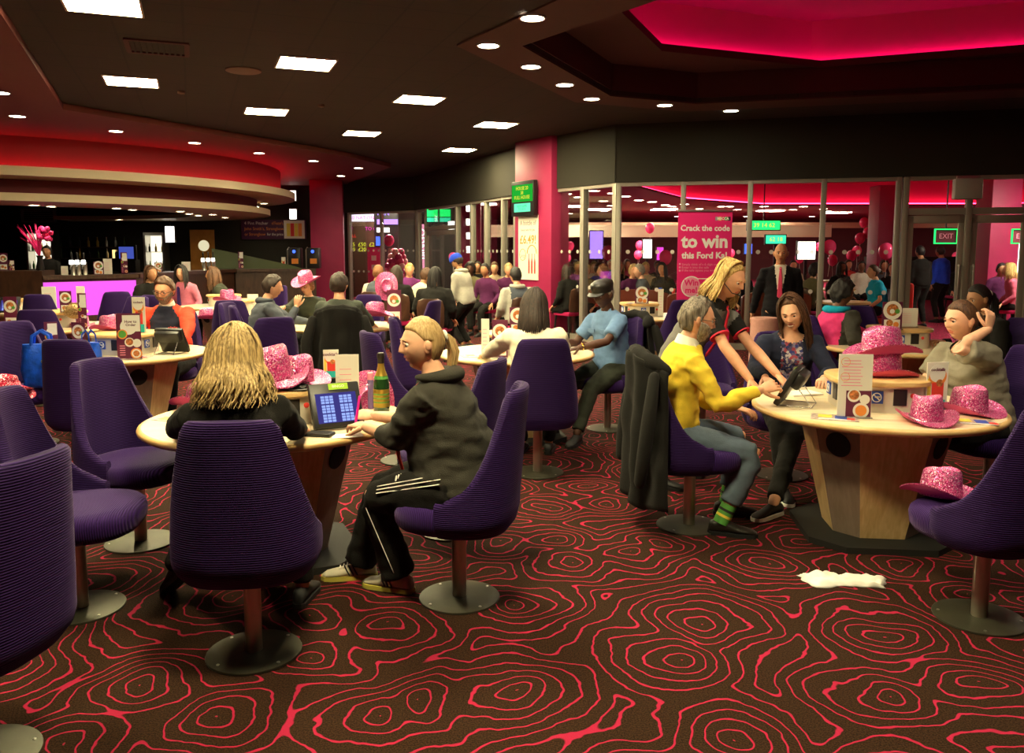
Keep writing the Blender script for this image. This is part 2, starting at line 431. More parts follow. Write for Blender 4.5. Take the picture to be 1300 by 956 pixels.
    def ball(s, c, r, seg=12, rows=8, mi=0):
        if not hasattr(r, '__len__'): r = (r, r, r)
        c = Vector(c); vs = [c + Vector((0, 0, r[2]))]
        for i in range(1, rows):
            t = PI * i / rows
            for k in range(seg):
                a = 2 * PI * k / seg; vs.append(c + Vector((r[0] * math.sin(t) * math.cos(a), r[1] * math.sin(t) * math.sin(a), r[2] * math.cos(t))))
        vs.append(c - Vector((0, 0, r[2]))); fs = []
        for k in range(seg): fs.append((0, 1 + k, 1 + (k + 1) % seg))
        for i in range(rows - 2):
            for k in range(seg):
                a = 1 + i * seg + k; b = 1 + i * seg + (k + 1) % seg; fs.append((a, a + seg, b + seg, b))
        e = len(vs) - 1; o = 1 + (rows - 2) * seg
        for k in range(seg): fs.append((e, o + (k + 1) % seg, o + k))
        return s.put(vs, fs, mi)
    def mesh(s, name):
        me = bpy.data.meshes.new(name); me.from_pydata([tuple(v) for v in s.v], [], s.f)
        me.polygons.foreach_set('material_index', s.m); me.update()
        return me

def fix_normals(me):
    bm = bmesh.new(); bm.from_mesh(me); bmesh.ops.recalc_face_normals(bm, faces=bm.faces[:]); bm.to_mesh(me); bm.free()

def smooth(me, ang=40):
    me.polygons.foreach_set('use_smooth', [True] * len(me.polygons))
    if ang < 180:
        try: me.set_sharp_from_angle(angle=math.radians(ang))
        except Exception: pass

def obj(name, mb, mats, parent=None, sm=40, loc=None, rot=None):
    me = mb if isinstance(mb, bpy.types.Mesh) else mb.mesh(name)
    if not isinstance(mb, bpy.types.Mesh): fix_normals(me)
    if not isinstance(mats, (list, tuple)): mats = [mats]
    for m in mats: me.materials.append(MAT[m] if isinstance(m, str) else m)
    if sm: smooth(me, sm)
    o = bpy.data.objects.new(name, me); C.objects.link(o)
    if parent: o.parent = parent
    if loc is not None: o.location = loc
    if rot is not None: o.rotation_euler = rot
    return o

def tag(o, label, cat, group=None, kind=None):
    o['label'] = label; o['category'] = cat
    if group: o['group'] = group
    if kind: o['kind'] = kind
    return o

def thing(name, label, cat, loc=(0, 0, 0), rz=0.0, group=None):
    o = bpy.data.objects.new(name, None); C.objects.link(o); o.empty_display_size = 0.1
    o.location = loc; o.rotation_euler = (0, 0, rz)
    return tag(o, label, cat, group)

def struct(name, mb, mats, parent=None, sm=30, label=None):
    o = obj(name, mb, mats, parent, sm)
    if not parent: o['kind'] = 'structure'
    if label: o['label'] = label
    return o

KIDS = {}
def copy_tree(o, label=None, loc=None, rz=None, group=None, parent=None):
    c = o.copy(); C.objects.link(c); c.parent = parent
    if parent: c.matrix_parent_inverse = o.matrix_parent_inverse
    if label: c['label'] = label
    if group: c['group'] = group
    if loc is not None: c.location = loc
    if rz is not None: c.rotation_euler = (0, 0, rz)
    for ch in [k for k in o.children]: copy_tree(ch, parent=c)
    return c

def part_label(o, l): o['label'] = l; return o

def lettering(txt, size, material, parent, M, name='lettering', align='CENTER', depth=0.0006, bold=0.0, sxy=1.0):
    cu = bpy.data.curves.new(name, 'FONT'); cu.body = txt; cu.size = size; cu.align_x = align; cu.align_y = 'CENTER'
    cu.extrude = depth; cu.offset = bold; cu.resolution_u = 2; cu.space_line = 0.9
    t = bpy.data.objects.new('t', cu); C.objects.link(t)
    dg = bpy.context.evaluated_depsgraph_get()
    me = bpy.data.meshes.new_from_object(t.evaluated_get(dg)); me.name = name
    bpy.data.objects.remove(t); bpy.data.curves.remove(cu)
    me.transform(M @ Matrix.Diagonal((sxy, 1, 1, 1))); me.materials.clear(); me.materials.append(MAT[material])
    o = bpy.data.objects.new(name, me); C.objects.link(o); o.parent = parent
    return o

def facing(loc, rz=0.0, tilt=0.0):
    """text or picture standing upright, readable from -Y, turned by rz"""
    return Matrix.Translation(loc) @ Matrix.Rotation(rz, 4, 'Z') @ Matrix.Rotation(PI / 2 - tilt, 4, 'X')

def remesh(mb, voxel, sm_it=3, sm_f=0.5):
    me = mb.mesh('tmp'); fix_normals(me)
    o = bpy.data.objects.new('tmp', me); C.objects.link(o)
    r = o.modifiers.new('r', 'REMESH'); r.mode = 'VOXEL'; r.voxel_size = voxel; r.adaptivity = 0
    if sm_it:
        s_ = o.modifiers.new('s', 'SMOOTH'); s_.factor = sm_f; s_.iterations = sm_it
    dg = bpy.context.evaluated_depsgraph_get()
    out = bpy.data.meshes.new_from_object(o.evaluated_get(dg))
    bpy.data.objects.remove(o); bpy.data.meshes.remove(me)
    out.materials.clear()
    return out

# ================================================================ THE ROOM
ZC = 3.70          # main ceiling
A = (-5.10, 25.6); B = (-2.77, 24.1); G = (0.80, 15.6); D = (1.77, 14.1); E_ = (7.6, 12.5); F = (12.0, 11.3)
GL = [A, B, G, D, E_, F]
def on_line(px, P, Q, k=1.014):
    """where the line of sight through column px crosses the plan line PQ"""
    u = (px - 650) / FOC / k
    dx, dy = Q[0] - P[0], Q[1] - P[1]
    t = (u * P[1] - P[0]) / (dx - u * dy)
    return (P[0] + dx * t, P[1] + dy * t)
def slab(poly, z0, z1, holes=()):
    return MB().plate(poly, z0, z1, holes)
ROOM = [(-17, -4), (12, -4)] + [F, E_, D, G, B, A] + [(-5.1, 26), (-17, 26)]
struct('floor', slab(ROOM, -0.05, 0.0), 'carpet')
HALL = [F, (30, 6.4), (30, 45), (-17, 45), (-17, 26), (-5.1, 26), A, B, G, D, E_]
m = mat_carpet('carpet_hall', (0.16, 0.012, 0.03), (0.60, 0.05, 0.14), (0.26, 0.02, 0.05))
struct('floor_hall', slab(HALL, -0.05, 0.0), 'carpet_hall')
# ceiling with the stepped recess
rec = [at(580, 56, ZC), at(730, 128, ZC), at(870, 140, ZC)]
I0 = at(663, 56, ZC); I1 = at(775, 120, ZC)
hole = [(I0.x, I0.y), (I1.x, I1.y), (2.6, 11.95), (9.8, 10.0), (9.8, 3.2), (3.9, 3.2)]
struct('ceiling', slab(ROOM, ZC, ZC + 0.06, [hole]), 'ceiling_tiles')
cove = [(1.83, 10.57), (4.15, 11.5), (8.9, 9.6), (8.9, 4.4), (4.4, 4.4), (2.75, 5.7), (0.95, 8.5)]
def inset(poly, d):
    cx = sum(p[0] for p in poly) / len(poly); cy = sum(p[1] for p in poly) / len(poly)
    return [(cx + (x - cx) * (1 - d), cy + (y - cy) * (1 - d)) for x, y in poly]
mb = MB().wallstrip(hole + hole[:1], ZC + 0.06, 4.12, 0.03)
struct('trim_recess', mb, 'recess_paint')
struct('ceiling_recess', slab(inset(hole, -0.02), 4.10, 4.14, [cove]), 'recess_paint')
outer = inset(cove, -0.075)
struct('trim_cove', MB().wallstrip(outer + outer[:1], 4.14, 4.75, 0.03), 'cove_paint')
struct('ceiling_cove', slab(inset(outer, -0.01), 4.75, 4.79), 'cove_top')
lip = MB().wallstrip(inset(cove, 0.004) + inset(cove, 0.004)[:1], 4.08, 4.17, 0.02)
struct('trim_cove_lip', lip, 'recess_paint')
mb = MB()
mid = inset(cove, -0.055)
for (x0, y0), (x1, y1) in zip(mid, mid[1:] + mid[:1]):
    L = math.hypot(x1 - x0, y1 - y0)
    mb.box(((x0 + x1) / 2, (y0 + y1) / 2, 4.16), (L, 0.04, 0.03), 0, math.atan2(y1 - y0, x1 - x0))
tag(obj('cove_strip_light', mb, 'cove_glow'), 'pink strip light hidden behind the lip of the stepped ceiling recess', 'strip light')
# band of the ceiling that carries the downlights round the recess
ring = [(rec[0].x, rec[0].y), (rec[1].x, rec[1].y), (rec[2].x, rec[2].y), (9.9, 10.6), (11.4, 10.2), (11.4, 2.2), (3.3, 2.2)]
struct('trim_ring', slab(ring, ZC - 0.02, ZC - 0.002, [inset(hole, -0.0)]), 'ring_paint')
# dark fascia above the glazing and the walls
def fascia(name, P, Q, z0=2.75, z1=ZC, m='dark_wall', th=0.16):
    struct(name, MB().wallstrip([P, Q], z0, z1, th), m)
fascia('wall_fascia_bar', A, B); fascia('wall_fascia_back', B, G); fascia('wall_fascia_corner', G, D); fascia('wall_fascia_front', D, E_); fascia('wall_fascia_right', E_, F)
struct('wall_left', MB().box((-17.1, 11, 1.85), (0.2, 30.2, 3.7)), 'maroon_wall')
struct('wall_right', MB().box((12.1, 3.65, 1.85), (0.2, 15.3, 3.7)), 'maroon_wall')
struct('wall_back', MB().box((-2.5, -4.1, 1.85), (29.4, 0.2, 3.7)), 'maroon_wall')
struct('wall_bar', MB().box((-11.05, 26.1, 1.85), (11.9, 0.2, 3.7)), 'dark_wall')
# soffit on the left, over the bar
sof = [(-6.32, 11.93), (-3.49, 17.9), (-2.91, 20.2), (-4.95, 25.2), (-4.95, 26), (-17, 26), (-17, -3.9), (-0.5, -3.9), (-4.24, 7.1)]
struct('ceiling_soffit', slab(sof, 3.6, 3.69), 'soffit_paint')
# bar canopy: red curved fascia with two cream rings, centre of the curve at BC
BC = Vector((-12.2, 20.0, 0))
def arc(r, a0=-80, a1=90, n=40):
    return [(BC.x + r * math.cos(math.radians(a0 + (a1 - a0) * i / n)), BC.y + r * math.sin(math.radians(a0 + (a1 - a0) * i / n))) for i in range(n + 1)]
def ringslab(r0, r1, z0, z1, a0=-92, a1=66):
    mb = MB(); a = arc(r0, a0, a1); b = arc(r1, a0, a1)
    rings = []
    for (x0, y0), (x1, y1) in zip(a, b):
        rings.append([Vector((x0, y0, z0)), Vector((x1, y1, z0)), Vector((x1, y1, z1)), Vector((x0, y0, z1))])
    return mb.loft(rings)
struct('trim_canopy_upper', ringslab(6.35, 6.45, 3.02, 3.6), 'red_paint')
struct('trim_canopy_ring', ringslab(5.3, 6.78, 2.90, 3.00), 'cream_paint')
struct('trim_canopy_lip', ringslab(6.75, 6.80, 2.90, 3.06), 'cream_paint')
struct('trim_canopy_lower', ringslab(5.75, 5.85, 2.62, 2.90), 'red_paint')
struct('trim_canopy_inner_ring', ringslab(4.2, 6.15, 2.50, 2.60, -92, 104), 'cream_paint')
struct('trim_canopy_inner_lip', ringslab(6.12, 6.17, 2.50, 2.64), 'cream_paint')
struct('ceiling_bar', slab([(x, y) for x, y in arc(5.3, -92, 66)] + [(BC.x, BC.y)], 2.93, 2.97), 'dark_wall')
tag(obj('canopy_strip_light', ringslab(6.56, 6.62, 3.005, 3.02), 'cove_red'), 'red strip light glowing along the upper edge of the bar canopy', 'strip light')

# ---------------- glazing
def glazing(n, P, Q, cols, z1=2.75, ts=None, transom=None, skip=(), mw=0.07):
    """aluminium frame with one pane per bay, dots printed on the glass; cols = columns of the mullions"""
    pts = [on_line(c, P, Q) for c in cols]
    ang = math.atan2(Q[1] - P[1], Q[0] - P[0])
    mb = MB()
    for i, p in enumerate(pts):
        mb.box((p[0], p[1], z1 / 2), (mw, 0.12, z1), 0, ang, 0.008)
    for a, b in zip(pts, pts[1:]):
        L = math.hypot(b[0] - a[0], b[1] - a[1]); c = ((a[0] + b[0]) / 2, (a[1] + b[1]) / 2)
        mb.box((c[0], c[1], z1 - 0.03), (L, 0.11, 0.06), 0, ang); mb.box((c[0], c[1], 0.05), (L, 0.11, 0.1), 0, ang)
    fr = struct('window_%d' % n, mb, 'alu')
    dots = MB(); cnt = 0
    for i, (a, b) in enumerate(zip(pts, pts[1:])):
        if i in skip: continue
        L = math.hypot(b[0] - a[0], b[1] - a[1]) - mw; c = ((a[0] + b[0]) / 2, (a[1] + b[1]) / 2)
        obj('pane', MB().box((c[0], c[1], z1 / 2 + 0.02), (L, 0.012, z1 - 0.16), 0, ang), 'sheet_glass', fr, 0)
        k = max(1, int(L / 0.2)); d = Vector((math.cos(ang), math.sin(ang), 0)); nrm = Vector((d.y, -d.x, 0))
        for z in (0.97, 1.6):
            for j in range(k):
                q = Vector((c[0], c[1], z)) + d * ((j + 0.5) / k - 0.5) * L + nrm * 0.010
                ring_ = [q + d * 0.035 * math.cos(2 * PI * t / 10) + Vector((0, 0, 0.035 * math.sin(2 * PI * t / 10))) for t in range(10)]
                dots.loft([ring_, [p - nrm * 0.002 for p in ring_]])
    obj('dot_marking', dots, mat('frosted_dot', (0.75, 0.68, 0.6), 0.7, alpha=0.55), fr, 0)
    return fr, pts, ang
w1, _, _ = glazing(1, A, B, (443, 484, 529))
w2, p2, a2 = glazing(2, B, G, (532, 541, 581, 600, 618, 640, 656, 690), mw=0.09, skip=(1,))
w3, _, _ = glazing(3, G, D, (707, 742, 783), mw=0.10)
w4, p4, a4 = glazing(4, D, E_, (786, 868, 953, 1046, 1141), mw=0.08)
w5, p5, a5 = glazing(5, D, F, (1150, 1231, 1312, 1420), mw=0.09, skip=(0, 1))
def door(n, a, b, zt, ang, ztop=2.75, swing=0):
    """framed glass door leaf under a transom light"""
    L = math.hypot(b[0] - a[0], b[1] - a[1]); c = Vector(((a[0] + b[0]) / 2, (a[1] + b[1]) / 2, 0)); d = Vector((math.cos(ang), math.sin(ang), 0))
    mb = MB(); mb.box((c.x, c.y, zt + 0.05), (L, 0.10, 0.1), 0, ang)
    for s_ in (-1, 1):
        q = c + d * s_ * (L / 2 - 0.085); mb.box((q.x, q.y, zt / 2), (0.09, 0.05, zt - 0.03), 0, ang, 0.005)
    mb.box((c.x, c.y, zt - 0.07), (L - 0.1, 0.05, 0.12), 0, ang, 0.005); mb.box((c.x, c.y, 0.13), (L - 0.1, 0.05, 0.24), 0, ang, 0.005)
    fr = struct('door_%d' % n, mb, 'alu')
    obj('pane', MB().box((c.x, c.y, (zt + 0.1) / 2), (L - 0.26, 0.012, zt - 0.38), 0, ang), 'sheet_glass', fr, 0)
    obj('transom_pane', MB().box((c.x, c.y, (zt + 0.1 + ztop - 0.06) / 2), (L - 0.1, 0.012, ztop - zt - 0.2), 0, ang), 'sheet_glass', fr, 0)
    n_ = Vector((d.y, -d.x, 0))
    q = c + d * (L / 2 - 0.10) * (1 if swing >= 0 else -1)
    pts = [q + n_ * 0.03 + Vector((0, 0, 0.85)), q + n_ * 0.09 + Vector((0, 0, 0.85)), q + n_ * 0.09 + Vector((0, 0, 1.4)), q + n_ * 0.03 + Vector((0, 0, 1.4))]
    obj('handle', MB().tube([pts[0], pts[1] - Vector((0, 0, 0)), pts[1] + Vector((0, 0, 0.03)), pts[2] - Vector((0, 0, 0.03)), pts[2], pts[3]], 0.016, 8), 'steel', fr)
    return fr
door(1, p5[0], p5[1], 2.17, a5, swing=1)
door(2, p5[1], p5[2], 2.17, a5, swing=-1)
door(3, p2[1], p2[2], 2.15, a2, swing=1)

# ---------------- pillars
def pillar(name, P, Q, depth, z1, m='pink_pillar'):
    ang = math.atan2(Q[1] - P[1], Q[0] - P[0]); L = math.hypot(Q[0] - P[0], Q[1] - P[1])
    n_ = Vector((-math.sin(ang), math.cos(ang), 0))
    c = Vector(((P[0] + Q[0]) / 2, (P[1] + Q[1]) / 2, 0)) + n_ * depth / 2
    return struct(name, MB().box((c.x, c.y, z1 / 2), (L, depth, z1), 0, ang, 0.006), m), ang
pl, _ = pillar('wall_pillar_bar', (-5.75, 23.8), (-4.85, 23.95), 1.0, 3.6)
pc, pang = pillar('wall_pillar_centre', (0.06, 16.4), (0.72, 15.35), 0.40, 3.7)
pr1, _ = pillar('wall_pillar_hall', (9.75, 17.0), (10.35, 17.0), 0.6, 3.2, 'pink_pillar')
pr2, _ = pillar('wall_pillar_hall_right', (9.0, 20.5), (9.6, 20.5), 0.6, 3.2, 'pink_pillar')
struct('trim_pillar_dado', MB().box((10.05, 17.3, 0.65), (0.66, 0.66, 0.5)), 'orange_wood')
pl4, _ = pillar('wall_pillar_lobby', (-2.9, 27), (-2.1, 27), 0.6, 3.7)

# ---------------- the hall behind the glass
HC = 3.2
hrec = [(2.9, 20.6), (5.6, 26.7), (9.0, 30.0), (18.0, 30.0), (18.0, 16.5), (3.4, 16.5)]
HALLC = [(F[0], F[1] + .1), (30, 6.5), (30, 45), (-17, 45), (-17, 26.3), (-5.1, 26.1), (A[0], A[1] + .1), (B[0] + .1, B[1] + .1), (G[0] + .1, G[1] + .1), (D[0] + .05, D[1] + .1), (E_[0], E_[1] + .1)]
struct('ceiling_hall', slab(HALLC, HC, HC + 0.05, [hrec]), mat('hall_ceiling', (0.15, 0.03, 0.035), 0.8))
struct('ceiling_hall_recess', slab(inset(hrec, -0.12), 4.25, 4.3), mat('hall_recess', (0.35, 0.05, 0.08), 0.8))
ho = inset(hrec, -0.06)
struct('trim_hall_recess', MB().wallstrip(ho + ho[:1], HC + 0.05, 4.25, 0.04), 'cove_paint')
mb = MB(); mid = inset(hrec, -0.035)
for (x0, y0), (x1, y1) in zip(mid, mid[1:] + mid[:1]):
    mb.box(((x0 + x1) / 2, (y0 + y1) / 2, HC + 0.08), (math.hypot(x1 - x0, y1 - y0), 0.05, 0.04), 0, math.atan2(y1 - y0, x1 - x0))
tag(obj('hall_strip_light', mb, mat_glow('hall_cove_glow', (1.0, 0.03, 0.10), 9.0)), 'red strip light round the ceiling recess of the hall behind the glass', 'strip light')
struct('wall_hall_far', MB().box((8, 45.1, 1.6), (44, 0.2, 3.2)), mat('hall_wall', (0.10, 0.014, 0.02), 0.8))
struct('wall_hall_right', MB().box((30.1, 25.7, 1.6), (0.2, 38.6, 3.2)), 'hall_wall')
struct('wall_hall_left', MB().box((-17.1, 35.5, 1.6), (0.2, 19, 3.2)), 'hall_wall')
struct('wall_lobby', MB().box((-4.6, 31, 1.6), (6.4, 0.2, 3.2)), 'dark_wall')
struct('wall_bulkhead', MB().box((5.7, 32, 2.33), (13.0, 0.3, 0.46), 0), 'cream_paint')
struct('wall_bar_hall', MB().box((16.5, 27.0, 0.7), (10, 0.3, 1.4)), 'dark_wall')
struct('trim_hall_band', MB().box((13.5, 34.4, 2.62), (24, 0.2, 0.22)), mat('tan_paint', (0.35, 0.20, 0.12), 0.7))

# ================================================================ CEILING LIGHTS
def ceiling_panel(px, py, z=ZC, label='', loc=None):
    p = loc or at(px, py, z)
    t = thing('ceiling_panel_light', label, 'ceiling light', (p.x, p.y, z), math.radians(21), 'square light panels in the dark ceiling')
    fr = MB()
    for sx, sy, w, h in ((0, .30, .62, .02), (0, -.30, .62, .02), (.30, 0, .02, .58), (-.30, 0, .02, .58)):
        fr.box((sx, sy, -0.006), (w, h, 0.02))
    obj('frame', fr, 'panel_frame', t, 0)
    obj('diffuser', MB().box((0, 0, -0.004), (0.58, 0.58, 0.008)), 'panel_light', t, 0)
    return t
PANELS = [(388, 80, 'square light panel, the larger of the pair level with the round ceiling speaker'),
          (167, 103, 'square light panel nearest the red bar canopy, beside the ceiling vent'),
          (338, 141, 'square light panel just above the soffit downlights, between speaker and bar'),
          (532, 126, 'square light panel nearest the sharp corner of the downlight band'),
          (459, 169, 'square light panel ahead of the pink pillar by the bar'),
          (629, 158, 'square light panel right before the dark fascia and the centre pillar'),
          (583, 190, 'farthest square light panel, close to the fascia over the back glazing')]
for px, py, lb in PANELS: ceiling_panel(px, py, label=lb)
b = at(154, 17, ZC)
ceiling_panel(0, 0, label='nearest square light panel, cut by the top edge over the vent', loc=Vector((b.x - 0.02, b.y - 0.30, ZC)))
for x, y in ((-0.75, 5.3), (-2.9, 3.1), (-0.3, 2.3)):  # added panels out of view, fill light for the near tables and people
    ceiling_panel(0, 0, label='square light panel in the ceiling above and behind the picture', loc=Vector((x, y, ZC)))

def downlight(p, label, group, r=0.105, w=SPOT_W, spot=True):
    t = thing('downlight', label, 'downlight', p, 0, group)
    obj('bezel', MB().lathe([(r, -0.001), (r * 1.16, -0.001), (r * 1.16, -0.012), (r, -0.014)], seg=20, cap=False), 'panel_frame', t)
    obj('lamp', MB().lathe([(0.001, -0.004), (r, -0.004), (r, -0.009), (0.001, -0.009)], seg=20), 'downlight_glow', t, 0)
    if spot:
        l = bpy.data.lights.new('spot', 'SPOT'); l.energy = w; l.color = (1.0, 0.84, 0.58); l.spot_size = math.radians(115); l.spot_blend = 0.7; l.shadow_soft_size = 0.06
        o = bpy.data.objects.new('spot', l); C.objects.link(o); o.parent = t; o.location = (0, 0, -0.03)
    return t
gr = 'downlights round the stepped recess'
for px, py, lb in ((676, 22, 'downlight on the near arm of the band round the recess'), (620, 57, 'downlight at the sharp corner of the band round the recess'),
                   (674, 84, 'first downlight past the sharp corner, on the far arm of the band'), (717, 107, 'downlight beside the dark inner step of the recess'),
                   (751, 125, 'downlight at the bend of the band over the glazing corner'), (844, 133, 'downlight over the pink roll-up banner'),
                   (928, 140, 'last downlight on the band, over the man in the black suit')):
    p = at(px, py, ZC - 0.02); downlight(p, lb, gr)
for x, y in ((0.95, 6.55), (1.85, 5.15), (2.8, 3.7), (3.6, 2.6)):  # added out of view to brighten the right table and the front
    downlight(Vector((x, y, ZC - 0.02)), 'downlight on the near arm of the band, above the picture', gr, w=SPOT_W * 1.3)
gr = 'downlights in the left soffit'
for px, py, lb in ((0, 117, 'downlight of the soffit cut by the left edge'), (22, 147, 'downlight of the soffit second from the left edge'), (147, 166, 'downlight of the soffit above the long red glow'),
                   (247, 181, 'downlight of the soffit over the middle of the bar canopy'), (329, 194, 'downlight of the soffit over the right end of the canopy'), (398, 204, 'downlight of the soffit nearest the dark ceiling edge by the pillar'),
                   (433, 223, 'downlight of the soffit right before the pink bar pillar'), (414, 230, 'downlight close to the wall of the pink bar pillar'), (400, 231, 'downlight washing the top of the pink bar pillar'), (455, 213, 'downlight at the pointed end of the left soffit')):
    p = at(px, py, 3.6); downlight(p, lb, gr)
def clampbar(p, rmax, rmin):
    d = Vector((p.x - BC.x, p.y - BC.y, 0)); L = max(rmin, min(rmax, d.length)); d = d.normalized() * L
    return Vector((BC.x + d.x, BC.y + d.y, p.z))
gr = 'downlights under the upper canopy ring'
for px, py, lb in ((8, 232, 'canopy downlight at the left edge of the cream ring'), (139, 237, 'canopy downlight on the upper ring above the bar taps'), (254, 244, 'canopy downlight on the upper ring above the fridge'), (314, 251, 'canopy downlight on the upper ring near its round end'), (335, 258, 'canopy downlight at the round end of the upper ring, front one'), (327, 262, 'canopy downlight at the round end of the upper ring, back one')):
    downlight(clampbar(at(px, py, 2.90), 6.62, 5.5), lb, gr, 0.095, 16)
gr = 'downlights under the lower canopy ring'
for i, (px, py, lb) in enumerate(((43, 260, 'over the pink feathers'), (56, 263, 'right over the barman'), (83, 275, 'over the beer taps'), (129, 267, 'over the till'), (148, 264, 'over the menu cards'), (188, 271, 'over the bar end of the pink glow'),
                   (220, 273, 'over the fridge door'), (229, 268, 'in front of the fridge'), (270, 272, 'over the orange door'), (286, 276, 'at the tip of the ring'))):
    downlight(clampbar(at(px, py, 2.50), 6.02, 4.4), 'small canopy downlight on the lower ring ' + lb, gr, 0.095, 16)

p = at(309, 89, ZC); tag(obj('ceiling_speaker', MB().lathe([(0.001, 0), (0.20, 0), (0.20, -0.012), (0.18, -0.02), (0.001, -0.022)], seg=32), mat('speaker_grille', (0.16, 0.09, 0.07), 0.8), None, 40, p), 'round flush speaker in the dark ceiling between two light panels', 'speaker')
p = at(200, 60, ZC)
v = thing('ceiling_vent', 'square louvred air vent in the dark ceiling between the two left panels', 'vent', (p.x, p.y, ZC), math.radians(21))
mb = MB()
for sx, sy, w, h in ((0, .28, .6, .05), (0, -.28, .6, .05), (.28, 0, .05, .52), (-.28, 0, .05, .52)): mb.box((sx, sy, -0.008), (w, h, 0.016))
obj('frame', mb, 'recess_paint', v, 0)
mb = MB()
for k in range(9): mb.box((-0.22 + k * 0.055, 0, -0.006), (0.02, 0.5, 0.02))
obj('louvre', mb, 'ceiling_tile_dummy', v, 0)
for px, py, lb in ((408, 133, 'small smoke detector on the ceiling between the panels over the bar side'), (230, 116, 'small smoke detector beside the light panel near the vent')):
    p = at(px, py, ZC); tag(obj('smoke_detector', MB().lathe([(0.001, 0), (0.05, 0), (0.045, -0.03), (0.001, -0.04)], seg=16), 'speaker_grille', None, 40, p), lb, 'detector')
# hall downlights
rnd = random.Random(3)
spots = []
for px, py in ((719, 246), (735, 250), (754, 242), (778, 245), (766, 255), (776, 261), (794, 236), (794, 249), (811, 254), (828, 256), (845, 260), (853, 262), (869, 259), (888, 265), (916, 262), (936, 266), (926, 262), (970, 262), (990, 268), (1007, 266), (1045, 265), (1052, 268), (1020, 262), (767, 268), (723, 271), (860, 283), (947, 285), (1030, 288), (700, 238), (1163, 283), (1280, 281), (1136, 258), (1248, 280), (1290, 262)):
    p = at(px, py, HC)
    if p.y > 44: p = at(px, 272 if p.y > 60 else py - 3, HC)
    if p.y > 43: p = p * (40 / p.y); p.z = HC
    spots.append(p)
def inside(x, y, poly):
    c = False
    for (x0, y0), (x1, y1) in zip(poly, poly[1:] + poly[:1]):
        if (y0 > y) != (y1 > y) and x < (x1 - x0) * (y - y0) / (y1 - y0) + x0: c = not c
    return c
for i, p in enumerate(spots):
    if inside(p.x, p.y, inset(hrec, -0.05)): continue
    downlight(p, 'small downlight in the dark ceiling of the hall behind the glass', 'downlights in the hall behind the glass', 0.16, 260, spot=(i % 3 == 0))
def hall_panel(p, e=60):
    t = thing('ceiling_panel_light', 'square light panel in the ceiling of the hall behind the glass', 'ceiling light', p, 0, 'light panels in the hall behind the glass')
    obj('diffuser', MB().box((0, 0, -0.01), (0.9, 0.9, 0.02)), mat_glow('hall_panel', (1.0, 0.9, 0.68), 60), t, 0)
for x, y in ((2.2, 30.5), (6.0, 33), (10.5, 34), (14, 36), (10.2, 14.8), (7.6, 34.5), (-1.0, 29), (-4.0, 28), (21, 32), (3.4, 33)):
    hall_panel(Vector((x, y, HC)))

# ================================================================ CHAIRS
def smooth01(t):
    t = max(0.0, min(1.0, t)); return t * t * (3 - 2 * t)
def chair_shell():
    """tub back: U in plan, tall behind, sweeping down to the seat at the front of the arms"""
    mb = MB(); nphi = 44; nz = 14; th = 0.045
    def foot(phi, z, off):
        k = max(0.0, (z - 0.50) / 0.53)
        a = 0.288 - 0.050 * k ** 1.2 + off; b = 0.285 + 0.045 * k + off
        if z < 0.46: q = (0.46 - z) / 0.09; a -= 0.045 * q * q; b -= 0.045 * q * q
        s_, c_ = math.sin(phi), math.cos(phi)
        x = a * math.copysign(abs(s_) ** 0.72, s_); y = -b * math.copysign(abs(c_) ** 0.72, c_)
        if c_ < 0: y = -b * c_ * 0.55
        return x, y
    def top(phi):
        d = abs(math.degrees(phi))
        if d < 40: return 1.035 - 0.010 * (d / 40) ** 2
        t = min(1, (d - 40) / 75)
        e = 0.055 * math.exp(-t / 0.10)
        return 0.535 + (0.490 - 0.055) * (1 - smooth01(t ** 0.72)) ** 1.5 + e
    rings = []
    for i in range(nphi + 1):
        phi = math.radians(-115 + 230 * i / nphi); zt = top(phi); r = []
        for j in range(nz + 1):
            z = 0.37 + (zt - 0.37 - 0.02) * j / nz; x, y = foot(phi, z, 0); r.append(Vector((x, y, z)))
        xo, yo = foot(phi, zt, -0.008); r.append(Vector((xo, yo, zt - 0.006)))
        xm, ym = foot(phi, zt, -th / 2); r.append(Vector((xm, ym, zt)))
        xi, yi = foot(phi, zt, -th + 0.008); r.append(Vector((xi, yi, zt - 0.006)))
        for j in range(nz, -1, -1):
            z = 0.40 + (zt - 0.40 - 0.02) * j / nz; x, y = foot(phi, z, -th); r.append(Vector((x, y, z)))
        rings.append(r)
    mb.loft(rings)
    return mb
def chair_seat():
    mb = MB(); n = 40
    def outline(off):
        o = []
        for k in range(n):
            t = 2 * PI * k / n; c_, s_ = math.cos(t), math.sin(t)
            x = (0.262 - off) * math.copysign(abs(c_) ** 0.75, c_); y = (0.275 - off) * math.copysign(abs(s_) ** 0.8, s_)
            if y > 0: x *= 1.02
            o.append((x, y + 0.02))
        return o
    rings = []
    for z, off in ((0.37, 0.05), (0.385, 0.02), (0.41, 0.004), (0.45, 0.0), (0.478, 0.006), (0.495, 0.025), (0.503, 0.06), (0.507, 0.13), (0.508, 0.2)):
        rings.append([Vector((x, y, z)) for x, y in outline(off)])
    mb.loft(rings); return mb
